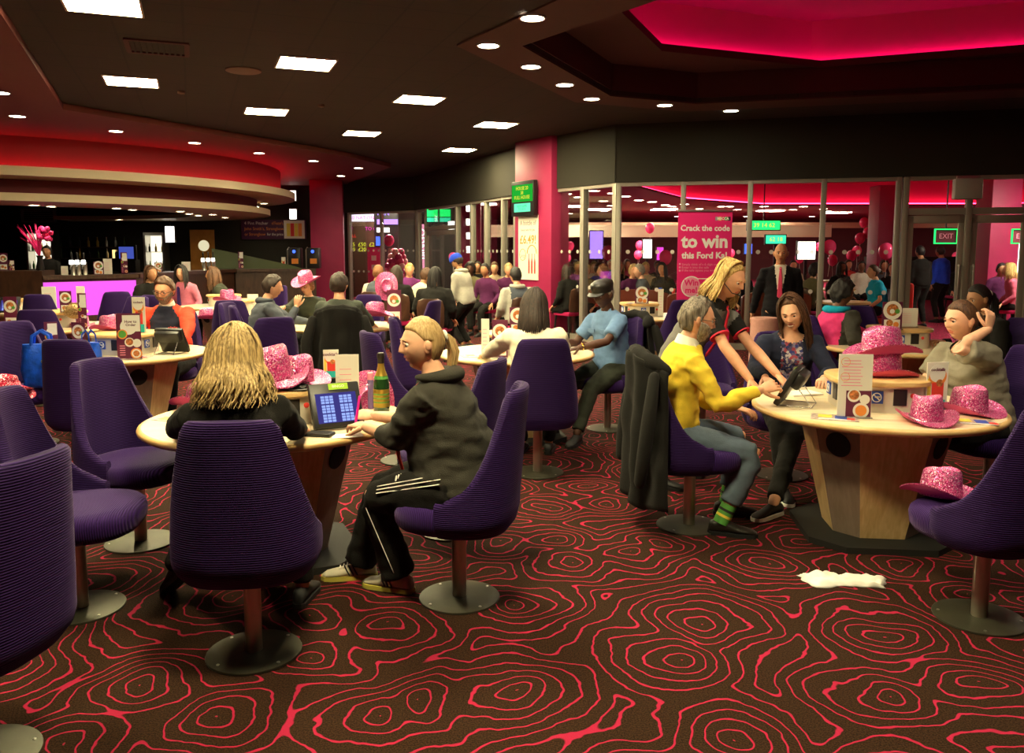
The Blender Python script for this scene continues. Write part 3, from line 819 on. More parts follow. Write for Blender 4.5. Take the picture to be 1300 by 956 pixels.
def make_chair(label):
    t = thing('tub_chair', label, 'chair')
    obj('backrest', chair_shell(), 'velour_shell', t, 60)
    obj('seat', chair_seat(), 'velour_seat', t, 60)
    obj('post', MB().lathe([(0.034, 0.012), (0.034, 0.37), (0.06, 0.372), (0.06, 0.385)], seg=24), 'steel_post', t, 50)
    bd = obj('floor_plate', MB().lathe([(0.19, 0.0), (0.192, 0.004), (0.19, 0.009), (0.16, 0.013), (0.05, 0.014)], seg=40), 'steel_dark', t, 50)
    mb = MB()
    for k in range(4):
        a = PI / 4 + k * PI / 2; mb.lathe([(0.007, 0.010), (0.007, 0.0145), (0.004, 0.016)], (0.165 * math.cos(a), 0.165 * math.sin(a), 0), 8)
    obj('bolt', mb, 'steel', bd)
    return t
CH0 = None
def chair(x, y, face, label, group=None):
    global CH0
    g = group or 'purple tub chairs round the bingo tables'
    if CH0 is None:
        CH0 = make_chair(label); c = CH0; c['group'] = g
    else: c = copy_tree(CH0, label, group=g)
    c.location = (x, y, 0); c.rotation_euler = (0, 0, face)
    return c

# ================================================================ BINGO TABLE
def ngon(r, n, rot=0.0):
    return [(r * math.cos(rot + 2 * PI * k / n), r * math.sin(rot + 2 * PI * k / n)) for k in range(n)]
def cutsq(h, c):
    """square of half side h with its corners cut by c"""
    return [(h, -h + c), (h, h - c), (h - c, h), (-h + c, h), (-h, h - c), (-h, -h + c), (-h + c, -h), (h - c, -h)]
R_T = 0.685
def make_table(label):
    t = thing('bingo_table', label, 'table', group='round bingo tables')
    # order of the sides of cutsq: even edge = main side, odd edge = cut corner
    a = cutsq(0.30, 0.15); bt = cutsq(0.385, 0.20); rings = []
    for q in (0, 0.25, 0.5, 0.75, 1.0):
        s_ = q; rings.append([Vector((x0 + (x1 - x0) * s_, y0 + (y1 - y0) * s_, 0.03 + 0.68 * q)) for (x0, y0), (x1, y1) in zip(cutsq(0.235, 0.115), cutsq(0.385, 0.19))])
    core = MB(); n = 8
    vs = [p for r in rings for p in r]
    for i in range(4):
        for j in range(8):
            p0 = i * 8 + j; p1 = i * 8 + (j + 1) % 8
            core.put([vs[p0], vs[p1], vs[p1 + 8], vs[p0 + 8]], [(0, 1, 2, 3)], j % 2)
    o = obj('pedestal', core, ['maple', 'taupe_laminate'], t, 0)
    for k in range(4):
        ang = PI / 4 + k * PI / 2
        zc = 0.575; d = 0.385 * 2 ** 0.5 - 0.19 / 2 ** 0.5; db = 0.235 * 2 ** 0.5 - 0.115 / 2 ** 0.5
        dd = db + (d - db) * (zc - 0.03) / 0.68; sl = (d - db) / 0.68
        ports = MB(); ports.X = Matrix.Rotation(ang, 4, 'Z') @ Matrix.Translation((dd + 0.002, 0, zc)) @ Matrix.Rotation(PI / 2 + math.atan(sl), 4, 'Y')
        ports.lathe([(0.001, 0), (0.072, 0), (0.072, 0.006), (0.066, 0.008), (0.001, 0.004)], seg=28)
        obj('speaker_port', ports, 'matte_black', t)
    obj('plinth', MB().prism(cutsq(0.40, 0.16), 0.0, 0.035), 'plinth', t, 0)
    obj('tabletop', MB().lathe([(0.60, 0.705), (0.665, 0.710), (R_T - 0.004, 0.722), (R_T, 0.735), (R_T - 0.004, 0.744), (R_T - 0.02, 0.750)], seg=72), 'maple_edge', t, 50)
    obj('table_surface', MB().lathe([(R_T - 0.022, 0.745), (R_T - 0.022, 0.7505)], seg=72), 'table_laminate', t, 0)
    # the drum in the middle
    def drum(h, c): return cutsq(h, c)
    hb = obj('console', MB().prism([(0.238 * math.copysign(abs(math.cos(q)) ** 0.62, math.cos(q)), 0.238 * math.copysign(abs(math.sin(q)) ** 0.62, math.sin(q))) for q in [2 * PI * k / 64 for k in range(64)]], 0.7505, 0.895), 'hub_body', t, 35)
    lid = [(0.268 * math.copysign(abs(math.cos(q)) ** 0.66, math.cos(q)), 0.268 * math.copysign(abs(math.sin(q)) ** 0.66, math.sin(q))) for q in [2 * PI * k / 64 for k in range(64)]]
    rr = [[Vector((x * f, y * f, z)) for x, y in lid] for z, f in ((0.895, 0.97), (0.901, 1.0), (0.921, 1.0), (0.928, 0.97))]
    obj('console_lid', MB().loft(rr), 'maple_edge', t, 50)
    for k in range(4):
        R = Matrix.Rotation(k * PI / 2, 4, 'Z')
        g_ = MB(); g_.X = R; g_.box((0.055, -0.237, 0.838), (0.07, 0.012, 0.09)); obj('grille', g_, 'black_plastic', hb, 0)
        b_ = MB(); b_.X = R @ Matrix.Translation((0.125, -0.222, 0.848)) @ Matrix.Rotation(PI / 2, 4, 'X'); b_.lathe([(0.014, 0.0), (0.014, 0.012), (0.008, 0.015)], seg=16); obj('call_button', b_, 'red_print', hb)
        X = R @ Matrix.Translation((-0.07, -0.240, 0.838)) @ Matrix.Rotation(PI / 2, 4, 'X')
        s_ = MB(); s_.X = X; s_.box((0, 0, 0), (0.07, 0.07, 0.008)); so = obj('no_smoking_sticker', s_, 'blue_print', hb, 0)
        q_ = MB(); q_.X = X; q_.tube([(0.024 * math.cos(q), 0.024 * math.sin(q), 0.005) for q in [2 * PI * j / 20 for j in range(21)]], 0.003, 5, rnd=False)
        q_.box((0, 0, 0.005), (0.048, 0.006, 0.003), rz=-0.75); q_.box((0.004, 0.003, 0.005), (0.028, 0.008, 0.003)); obj('no_smoking_symbol', q_, 'white_print', so)
    return t
TB0 = None
def table(x, y, rz, label):
    global TB0
    if TB0 is None: TB0 = make_table(label); c = TB0
    else: c = copy_tree(TB0, label)
    c.location = (x, y, 0); c.rotation_euler = (0, 0, rz)
    return c

# ================================================================ COWBOY HATS
def make_hat(label, matn='pink_glitter'):
    t = thing('cowboy_hat', label, 'hat', group='pink glitter cowboy hats')
    seg = 48; rings = []
    def P(a, r, z): return Vector((0.078 * r * math.cos(a), 0.098 * r * math.sin(a), z))
    for th, rev in ((0.0, False),):
        pass
    prof = [(1.00, 0.0), (1.0, 0.02), (0.98, 0.06), (0.93, 0.10), (0.88, 0.122), (0.80, 0.130), (0.70, 0.124), (0.5, 0.108), (0.25, 0.100), (0.02, 0.098)]
    for r, z in prof:
        ring_ = []
        for k in range(seg):
            a = 2 * PI * k / seg
            zz = z + (0.012 * math.cos(a) ** 2 if z > 0.1 and r > 0.6 else 0) - (0.010 * max(0, math.sin(a)) if z > 0.08 else 0)
            sx = 1.0 - (0.10 * max(0, math.sin(a)) * (z / 0.13))
            p = P(a, r, zz); p.x *= sx; ring_.append(p)
        rings.append(ring_)
    inner = [[Vector((p.x * 0.96, p.y * 0.96, max(0, p.z - 0.004))) for p in r] for r in reversed(rings)]
    obj('crown', MB().loft(rings + inner, cap=False), matn, t, 70)
    def brim(lift, f):
        out = []
        for q in (0, 0.2, 0.4, 0.6, 0.8, 1.0):
            r = 1.0 + f * q; ring_ = []
            for k in range(seg):
                a = 2 * PI * k / seg; side = math.cos(a) ** 2
                R = r
                x = 0.078 * math.cos(a) + (0.085 - 0.02 * side) * q * math.cos(a); y = 0.098 * math.sin(a) + 0.085 * q * math.sin(a)
                z = 0.046 * side * q ** 2.0 - 0.008 * (1 - side) * q * q + lift
                ring_.append(Vector((x, y, z)))
            out.append(ring_)
        return out
    top = brim(0.014, 1); und = brim(0.009, 1)
    obj('brim', MB().loft(top + list(reversed(und)), cap=False, mi=0), matn, t, 70)
    obj('brim_lining', MB().loft(brim(0.0075, 1), cap=False), 'pink_felt' if matn == 'pink_glitter' else matn, t, 70)
    pts = [Vector((0.080 * math.cos(a), 0.100 * math.sin(a), 0.022 + 0.010 * math.sin(a))) for a in [2 * PI * k / 40 for k in range(41)]]
    obj('cord', MB().tube(pts, 0.0028, 5, rnd=False), 'silver', t)
    return t
HAT0 = None
def hat(loc, rot=(0, 0, 0), label='', s=1.0, name=None):
    global HAT0
    if HAT0 is None: HAT0 = make_hat(label); c = HAT0
    else: c = copy_tree(HAT0, label)
    c.location = loc; c.rotation_euler = rot; c.scale = (s, s, s)
    return c

# ================================================================ TABLE THINGS
def terminal(loc, rz, label, back=False):
    """bingo tablet in a chunky case leaning on a wire stand; its screen looks to -Y before turning"""
    t = thing('bingo_terminal', label, 'tablet', loc, rz, 'bingo terminals on the tables')
    til = math.radians(28); W, H = 0.26, 0.235
    M = Matrix.Rotation(-til, 4, 'X')
    mb = MB(); mb.X = M; mb.box((0, 0.0, H / 2 + 0.012), (W, 0.035, H), 0, 0, 0.010); mb.box((0, 0.035, H - 0.045), (W * 0.9, 0.06, 0.10), 0, 0, 0.018)
    case = obj('case', mb, 'black_plastic', t, 40, (0, 0, 0))
    mb = MB(); mb.X = M; mb.box((0, -0.0185, H / 2 - 0.005), (W * 0.80, 0.002, H * 0.66)); sc = obj('screen', mb, mat_glow('screen_base', (0.035, 0.03, 0.16), 0.9), case, 0)
    mb = MB(); mb.X = M
    for bx in (-1, 1):
        mb = MB(); mb.X = M
        for by in range(3):
            for i in range(3):
                for j in range(3):
                    mb.box((bx * 0.047 + (i - 1) * 0.022, -0.0200, 0.045 + by * 0.048 + j * 0.0145), (0.018, 0.001, 0.0115))
        obj('number_grid', mb, mat_glow('cell_glow', (0.25, 0.34, 0.75), 0.9), sc, 0)
    mb = MB(); mb.X = M; mb.box((0.02, -0.0190, H - 0.012), (0.10, 0.002, 0.032)); lab = obj('sticker', mb, mat('lime_print', (0.35, 0.6, 0.03), 0.5), case, 0)
    lettering('BINGO', 0.02, 'white_print', lab, M @ facing((0.02, -0.0205, H - 0.012)))
    mb = MB()
    for s_ in (-1, 1): mb.tube([(s_ * 0.09, 0.11, 0.13), (s_ * 0.09, 0.20, 0.004), (s_ * 0.09, 0.02, 0.006)], 0.0035, 6)
    mb.tube([(-0.09, 0.11, 0.13), (0.09, 0.11, 0.13)], 0.0035, 6); mb.tube([(-0.09, 0.20, 0.004), (0.09, 0.20, 0.004)], 0.0035, 6)
    obj('stand', mb, 'silver', t)
    return t

def disc(mb, c, r, y=0, seg=20, mi=0, th=0.001):
    c = Vector(c); a = [c + Vector((r * math.cos(2 * PI * k / seg), 0, r * math.sin(2 * PI * k / seg))) for k in range(seg)]
    mb.loft([a, [p - Vector((0, th, 0)) for p in a]], mi)
def menu(loc, rz, kind, label, w=0.13, h=0.23, s=1.0, txt=True):
    """printed card standing in a clear holder; readable from -Y before turning"""
    t = thing('menu_stand', label, 'menu', loc, rz, 'menu stands on the tables')
    t.scale = (s, s, s)
    card = {'order': 'purple_card', 'price': 'white_card', 'plate': 'purple_card', 'cocktail': 'white_card', 'blank': 'white_card'}[kind]
    obj('foot', MB().box((0, 0, 0.004), (w * 1.02, 0.06, 0.008), bev=0.002), 'acrylic', t)
    cd = obj('card', MB().box((0, 0, 0.008 + h / 2), (w, 0.006, h)), card, t, 0)
    yf = -0.0034
    def dsc(x, z, r, m_, th=0.0008, nm='picture'):
        mb = MB(); disc(mb, (x, yf, z), r, th=th); return obj(nm, mb, m_, cd, 0)
    if kind == 'order':
        mb = MB(); mb.box((w * 0.12, yf, h * 0.80), (w * 0.72, 0.001, h * 0.36)); obj('picture', mb, 'white_print', cd, 0)
        dsc(w * 0.0, h * 0.72, w * 0.34, 'white_print', 0.0012)
        if txt:
            lettering('How to\nOrder', 0.030, 'purple_card', cd, facing((w * 0.10, yf - 0.0022, h * 0.80)), bold=0.0006)
        dsc(-w * 0.26, h * 0.56, w * 0.21, 'orange_print', 0.0016); dsc(-w * 0.26, h * 0.56, w * 0.16, 'green_print', 0.0022)
        dsc(w * 0.02, h * 0.38, w * 0.20, 'white_print', 0.001); dsc(w * 0.02, h * 0.39, w * 0.15, 'food_print', 0.0018); dsc(w * 0.32, h * 0.36, w * 0.18, 'white_print', 0.0014)
        dsc(w * 0.28, h * 0.13, w * 0.24, 'orange_print', 0.001); dsc(w * 0.28, h * 0.13, w * 0.19, 'white_print', 0.0016); dsc(w * 0.28, h * 0.13, w * 0.13, 'food_print', 0.0022)
        mb = MB()
        for k in range(5): mb.box((-w * 0.28, yf, h * (0.10 + 0.05 * k)), (w * 0.22, 0.001, h * 0.018))
        obj('print', mb, 'pale_pink', cd, 0)
    elif kind == 'price':
        mb = MB(); mb.box((w * 0.12, yf, h * 0.23), (w * 0.74, 0.001, h * 0.42)); obj('picture', mb, 'purple_card', cd, 0)
        dsc(-w * 0.02, h * 0.36, w * 0.2, 'white_print', 0.0014); dsc(-w * 0.02, h * 0.37, w * 0.15, 'food_print', 0.002); dsc(w * 0.30, h * 0.30, w * 0.15, 'white_print', 0.0014)
        dsc(w * 0.2, h * 0.12, w * 0.24, 'white_print', 0.0014); dsc(w * 0.2, h * 0.12, w * 0.17, 'orange_print', 0.002)
        mb = MB()
        for k in range(9):
            mb.box((-w * 0.1, yf, h * (0.52 + 0.05 * k)), (w * (0.5 if k % 3 else 0.62), 0.001, h * 0.012))
        obj('print', mb, 'pale_pink', cd, 0); mb = MB()
        for zz in (0.9, 0.66):
            pts = [(-w * 0.3 + w * 0.13 * math.cos(q), yf, h * zz + w * 0.13 * math.sin(q)) for q in [2 * PI * j / 18 for j in range(19)]]
            mb.tube(pts, 0.0012, 4, rnd=False)
        obj('ring_print', mb, 'orange_print', cd)
    elif kind == 'plate':
        dsc(0, h * 0.72, w * 0.47, 'white_print', 0.001); dsc(0, h * 0.73, w * 0.30, 'food_print', 0.0018); dsc(w * 0.24, h * 0.68, w * 0.12, 'green_print', 0.0022); dsc(-w * 0.02, h * 0.68, w * 0.12, 'white_print', 0.0026)
        mb = MB(); mb.box((0, yf, h * 0.22), (w * 0.8, 0.001, h * 0.30)); obj('picture', mb, 'white_print', cd, 0); dsc(-w * 0.12, h * 0.24, w * 0.17, 'food_print', 0.002); dsc(w * 0.2, h * 0.18, w * 0.14, 'orange_print', 0.002)
    elif kind == 'cocktail':
        dsc(0, h * 0.74, w * 0.42, 'orange_print', 0.001); dsc(-w * 0.02, h * 0.80, w * 0.38, 'white_print', 0.0016)
        mb = MB(); mb.box((0.02 * w, yf - 0.001, h * 0.38), (w * 0.55, 0.002, h * 0.46)); obj('picture', mb, 'red_print', cd, 0)
        dsc(w * 0.1, h * 0.6, w * 0.16, 'food_print', 0.003)
        mb = MB(); mb.box((w * 0.02, yf - 0.0012, h * 0.13), (w * 0.75, 0.002, h * 0.24)); obj('picture', mb, 'teal_print', cd, 0)
        mb = MB(); mb.box((-w * 0.38, yf, h * 0.4), (w * 0.16, 0.001, h * 0.6)); obj('picture', mb, 'yellow_print', cd, 0)
        if txt: lettering('cocktails', 0.025, 'purple_card', cd, facing((0, yf - 0.0024, h * 0.88)), bold=0.0004)
    else:
        mb = MB()
        for k in range(6): mb.box((-w * 0.08, yf, h * (0.25 + 0.1 * k)), (w * 0.5, 0.001, h * 0.012))
        obj('print', mb, 'pale_pink', cd, 0)
    return t

def leaflet(loc, rz, label, w=0.21, d=0.15):
    t = obj('leaflet', MB().box((0, 0, 0.0012), (w, d, 0.0024)), 'leaflet', None, 0, loc, (0, 0, rz))
    tag(t, label, 'leaflet', 'printed leaflets lying on the tables')
    for i, (x, y, a, b_, m_) in enumerate(((-0.05, 0.02, 0.07, 0.08, 'yellow_print'), (0.03, 0.0, 0.06, 0.09, 'blue_print'), (0.08, -0.03, 0.04, 0.05, 'red_print'), (0.0, -0.055, 0.16, 0.02, 'white_print'))):
        obj('print', MB().box((x, y, 0.0028), (a, b_, 0.0008)), m_, t, 0)
    return t

def balloon(loc, r, label, group='pink balloons in the hall behind the glass'):
    t = thing('balloon', label, 'balloon', loc, 0, group)
    prof = []
    for k in range(15):
        a = PI * k / 14; rr = r * math.sin(a); z = -r * math.cos(a) * (1.28 if a < PI / 2 else 1.08); prof.append((max(rr, 0.001), z))
    obj('balloon_skin', MB().lathe(prof, seg=18), 'balloon', t, 180)
    obj('knot', MB().lathe([(0.008, -r * 1.27), (0.022, -r * 1.36)], seg=8), 'balloon', t)
    obj('ribbon', MB().tube([(0, 0, -r * 1.3), (0.02, 0.01, -r * 1.3 - 0.25), (-0.01, 0, -max(0.3, loc[2] - r * 1.3 - 0.0) if False else -r * 1.3 - 0.5)], 0.004, 4), 'white_print', t)
    return t

# ================================================================ PEOPLE
def ik(a, b, l1, l2, pole):
    """joint between a and b for bone lengths l1, l2, bent towards pole"""
    d = b - a; L = d.length
    if L > (l1 + l2) * 0.995:
        s_ = L / ((l1 + l2) * 0.995); l1 *= s_; l2 *= s_
    if L < 1e-4: L = 1e-4
    x = (l1 * l1 - l2 * l2 + L * L) / (2 * L); h = math.sqrt(max(0, l1 * l1 - x * x)); u = d / L
    p = pole - u * pole.dot(u)
    if p.length < 1e-5: p = Vector((0, 0, 1))
    return a + u * x + p.normalized() * h

def head_pt(n, fem=0.0, mouth=0.0):
    """skull and face: point for direction n (x right, y front, z up)"""
    x, y, z = 0.074 * n.x, 0.096 * n.y, 0.118 * n.z
    t = max(0.0, -n.z)
    x *= 1 - 0.36 * t ** 1.6
    if n.y < 0: y *= 1 - 0.42 * t ** 1.2
    else: y *= 1.0 - 0.10 * t
    if n.y > 0 and n.z > 0.45: y *= 1 - 0.16 * (n.z - 0.45)
    if n.y > 0:
        f = smooth01(n.y * 1.7)
        # flatten the face a little
        y -= 0.006 * f * (1 - abs(n.x))
        ax = abs(x)
        g = lambda c, w: math.exp(-((c) / w) ** 2)
        # brow, sockets
        y += 0.0055 * f * g(z - 0.026, 0.010) * g(ax - 0.024, 0.026)
        y -= 0.0100 * f * g(z - 0.007, 0.013) * g(ax - 0.031, 0.016)
        # nose
        if -0.036 < z < 0.03:
            k = (0.03 - z) / 0.058; k = min(1, k)
            wdt = 0.0065 + 0.0075 * k
            pr = 0.024 * k ** 1.15
            if z < -0.027: pr *= max(0, (z + 0.036) / 0.009)
            y += pr * f * g(x, wdt)
        # cheeks
        y += 0.004 * f * g(z + 0.018, 0.020) * g(ax - 0.040, 0.018)
        # lips
        y += 0.0075 * f * g(z + 0.0505, 0.0065) * g(x, 0.020) + 0.0075 * f * g(z + 0.0645, 0.0065) * g(x, 0.017)
        y -= 0.005 * f * g(z + 0.0575, 0.0026) * g(x, 0.024)
        y -= 0.004 * f * g(z + 0.077, 0.006) * g(x, 0.02)
        y += 0.009 * f * g(z + 0.096, 0.014) * g(x, 0.020)
    return Vector((x, y, z))

def head_mesh(mb, M, nu, nv, lips=True, width=1.0):
    vs = []
    for i in range(nv + 1):
        v = i / nv; th = PI * v
        th = th + 0.10 * math.sin(2 * th) * 0.0
        for k in range(nu):
            a = 2 * PI * k / nu; a = a - 0.42 * math.sin(2 * a + PI) * 0 
            # crowd the columns round the face (+Y)
            a2 = PI / 2 + (a - PI / 2 if a <= 1.5 * PI else a - 2.5 * PI) * 1.0
            s_ = a2 - PI / 2; s2 = s_ - 0.55 * math.sin(s_)
            aa = PI / 2 + s2
            n = Vector((math.sin(th) * math.cos(aa), math.sin(th) * math.sin(aa), math.cos(th)))
            p = head_pt(n); p.x *= width
            vs.append(M @ p)
    fs = []; ms = []
    for i in range(nv):
        for k in range(nu):
            fs.append((i * nu + k, (i + 1) * nu + k, (i + 1) * nu + (k + 1) % nu, i * nu + (k + 1) % nu))
    Mi = M.inverted(); s0 = mb.X; mb.X = Matrix.Identity(4)
    o = len(mb.v); mb.v += vs
    for q in fs:
        c = Mi @ ((vs[q[0]] + vs[q[2]]) / 2); mi = 0
        if lips and abs(c.x) < 0.0225 - abs(c.z + 0.0575) * 0.9 and -0.070 < c.z < -0.046 and c.y > 0.05: mi = 1
        mb.f.append(tuple(i + o for i in q)); mb.m.append(mi)
    mb.X = s0

def hair_cap(mb, M, nu, nv, th=0.014, fz=0.066, sidez=-0.02, backz=-0.085, bald=0.0, seedv=0.0, rough=0.003, width=1.0):
    vs = []
    for i in range(nv + 1):
        t = PI * i / nv
        for k in range(nu):
            a = 2 * PI * k / nu; n = Vector((math.sin(t) * math.cos(a), math.sin(t) * math.sin(a), math.cos(t)))
            p = head_pt(n); ax = abs(p.x)
            tt = max(0.0, min(1.0, (0.060 - p.y) / 0.052)) ** 1.6
            s1 = (p.z - (fz * (1 - tt) + sidez * tt)) / 0.016 if p.y > -0.01 else -1
            s2 = min((0.000 - p.y) / 0.010, (p.z - sidez) / 0.014)
            s3 = min((-0.020 - p.y) / 0.012, (p.z - backz) / 0.014)
            m_ = max(s1, s2, s3)
            if bald > 0:
                m_ = min(m_, (bald - p.z) / 0.012)
            m_ = max(0.0, min(1.0, m_))
            d = th * m_ - 0.010 * (1 - m_)
            q = p + n * d * 1.0
            if m_ > 0.5: q += n * rough * noise.noise(Vector((p.x * 55 + seedv, p.y * 55, p.z * 18))) * 2
            q.x *= width
            vs.append(M @ q)
    fs = [(i * nu + k, (i + 1) * nu + k, (i + 1) * nu + (k + 1) % nu, i * nu + (k + 1) % nu) for i in range(nv) for k in range(nu)]
    o = len(mb.v); mb.v += vs; mb.f += [tuple(j + o for j in f) for f in fs]; mb.m += [0] * len(fs)

def beard(mb, M, nu, nv, th=0.010):
    vs = []
    for i in range(nv + 1):
        t = PI * i / nv
        for k in range(nu):
            a = 2 * PI * k / nu; n = Vector((math.sin(t) * math.cos(a), math.sin(t) * math.sin(a), math.cos(t)))
            p = head_pt(n); ax = abs(p.x)
            lim = -0.038 + 0.9 * max(0, ax - 0.03)
            m_ = min((lim - p.z) / 0.008, (p.y - 0.000) / 0.012)
            if ax < 0.020 and -0.067 < p.z < -0.050: m_ = min(m_, 0)
            m_ = max(0.0, min(1.0, m_)); q = p + n * (th * m_ - 0.008 * (1 - m_)) + n * 0.003 * noise.noise(p * 90) * m_
            vs.append(M @ q)
    o = len(mb.v); mb.v += vs
    mb.f += [tuple(j + o for j in (i * nu + k, (i + 1) * nu + k, (i + 1) * nu + (k + 1) % nu, i * nu + (k + 1) % nu)) for i in range(nv) for k in range(nu)]
    mb.m += [0] * (nv * nu)

def long_hair(mb, M, L=0.22, opening=62, n=170, part=0.012, wave=0.010, seed=1, flare=0.10, seg=4, Mfall=None, r0=0.0085, back_only=False, steps=14, curl=0.0, thick=0.024):
    """locks from the parting over the skull, then hanging L below the middle of the head"""
    rd = random.Random(seed)
    for j in range(n):
        psi = rd.uniform(-180, 180)
        if abs(psi) < opening: continue
        if back_only and abs(psi) < 100: continue
        az = math.radians(90 - psi)
        layer = rd.uniform(0.006, thick); Lj = L * rd.uniform(0.82, 1.04); ph = rd.uniform(0, 6.28); dr = rd.uniform(0.6, 1.2)
        pts = []
        y0 = rd.uniform(-0.05, 0.045)
        for i in range(steps + 1):
            q = i / steps
            if q < 0.45:
                th = math.radians(6 + 88 * q / 0.45)
                nrm = Vector((math.sin(th) * math.cos(az), math.sin(th) * math.sin(az), math.cos(th)))
                p = Vector((0.076 * nrm.x, 0.098 * nrm.y, 0.118 * nrm.z)) + nrm * layer
                p += Vector((part * (1 - q / 0.45), y0 * (1 - q / 0.45) ** 1.5, 0))
            else:
                f = (q - 0.45) / 0.55
                e = Vector((0.076 * math.cos(az), 0.098 * math.sin(az), 0)) + Vector((math.cos(az), math.sin(az), 0)) * layer
                p = e * (1 + flare * math.sin(f * 2.6) * dr) + Vector((0, 0, -0.008 - Lj * f))
                p += Vector((wave * math.sin(f * 7 + ph) * f, wave * math.cos(f * 6 + ph * 1.3) * f, 0))
                if curl: p += Vector((math.cos(az), math.sin(az), 0)) * curl * f * f
            pts.append(M @ p)
        rad = [r0 * (0.55 + 0.45 * math.sin(PI * min(1, (i + 1) / steps * 0.9))) * (1 if i < steps - 2 else (0.7 if i < steps else 0.3)) for i in range(steps + 1)]
        mb.tube(pts, rad, seg, rnd=False, flat=0.55)

def hand(mb, wrist, fwd, palm, side, curl=0.35, s=1.0, thumb_out=0.6, spread=0.05, seg=7):
    """palm and five fingers; fwd = towards the finger tips, palm = way the palm looks, side = +1 when the thumb is on lateral +"""
    f = fwd.normalized(); pn = (palm - f * palm.dot(f)).normalized(); lat = f.cross(pn).normalized() * side
    def P(a, l, d): return wrist + f * a * s + lat * l * s + pn * d * s
    rings = []
    for a, w, th in ((-0.015, 0.022, 0.017), (0.01, 0.027, 0.016), (0.035, 0.036, 0.015), (0.065, 0.040, 0.013), (0.085, 0.039, 0.010), (0.092, 0.034, 0.006)):
        rings.append([P(a, w * math.cos(q) , th * math.sin(q)) for q in [2 * PI * k / 12 for k in range(12)]])
    mb.loft(rings)
    for i, (l0, ln) in enumerate(((0.029, 0.070), (0.010, 0.078), (-0.010, 0.072), (-0.028, 0.057))):
        p = P(0.078, l0, 0.0); ang = curl * (0.5 + 0.12 * i); d = f + lat * spread * (1.5 - i)
        pts = [p - d * 0.01]; cur = p; r = [0.0092 * s, 0.0090 * s]; pts.append(cur.copy())
        for sgm, fr in enumerate((0.45, 0.32, 0.23)):
            dv = (d.normalized() * math.cos(ang) + pn * math.sin(ang)).normalized()
            cur = cur + dv * ln * fr * s; pts.append(cur.copy()); r.append((0.0084 - 0.0010 * sgm) * s); ang += curl * (1.35 + 0.1 * i)
        mb.tube(pts, r, seg)
    d1 = (f * (1 - thumb_out * 0.5) + lat * thumb_out + pn * (0.25 + curl * 0.4)).normalized()
    p = P(0.018, 0.024, 0.004); p2 = p + d1 * 0.040 * s; d2 = (d1 + f * 0.5 + pn * curl * 0.5 - lat * curl * 0.3).normalized(); p3 = p2 + d2 * 0.030 * s; p4 = p3 + (d2 + f * 0.2).normalized() * 0.022 * s
    mb.tube([p, p2, p3, p4], [0.0135 * s, 0.0105 * s, 0.0092 * s, 0.0075 * s], seg)

def shoe(parent, ankle, d, up_m, sole_m, s=1.0, stripes=False):
    """shoe under an ankle, toe along d"""
    d = Vector((d.x, d.y, d.z)).normalized(); up = Vector((0, 0, 1)); up = (up - d * up.dot(d)).normalized(); lat = d.cross(up)
    def P(a, l, z): return ankle + d * a * s + lat * l * s + up * (z - 0.085) * s
    mb = MB(); rings = []
    for a, w, h in ((-0.078, 0.018, 0.045), (-0.070, 0.030, 0.075), (-0.04, 0.036, 0.092), (0.0, 0.037, 0.095), (0.04, 0.037, 0.080), (0.09, 0.041, 0.060), (0.14, 0.045, 0.048), (0.175, 0.038, 0.040), (0.196, 0.018, 0.028)):
        rings.append([P(a, w * math.copysign(abs(math.cos(q)) ** 0.8, math.cos(q)), 0.015 + (h - 0.015) * (0.5 + 0.5 * math.sin(q))) for q in [2 * PI * k / 14 for k in range(14)]])
    mb.loft(rings); o = obj('shoe', mb, up_m, parent, 60)
    mb = MB(); out = []
    for a, w in ((-0.082, 0.018), (-0.07, 0.032), (0, 0.038), (0.09, 0.046), (0.15, 0.047), (0.185, 0.036), (0.203, 0.014)): out.append((a, w))
    poly = [(a, w) for a, w in out] + [(a, -w) for a, w in reversed(out)]
    mb.loft([[P(a, l, z) for a, l in poly] for z in (0.0, 0.022)]); obj('sole', mb, sole_m, o, 30)
    if stripes:
        for side in (-1, 1):
            mb = MB()
            for k in range(3):
                a = 0.03 + k * 0.020
                mb.tube([P(a - 0.012, side * 0.040, 0.030), P(a, side * 0.038, 0.052), P(a + 0.012, side * 0.026, 0.074)], 0.0042 * s, 5)
            obj('stripe', mb, 'black_print', o)
        mb = MB()
        for k in range(5): mb.tube([P(0.035 + k * 0.018, -0.02, 0.085 - k * 0.006), P(0.035 + k * 0.018, 0.02, 0.085 - k * 0.006)], 0.003, 5)
        obj('lace', mb, 'white_print', o)

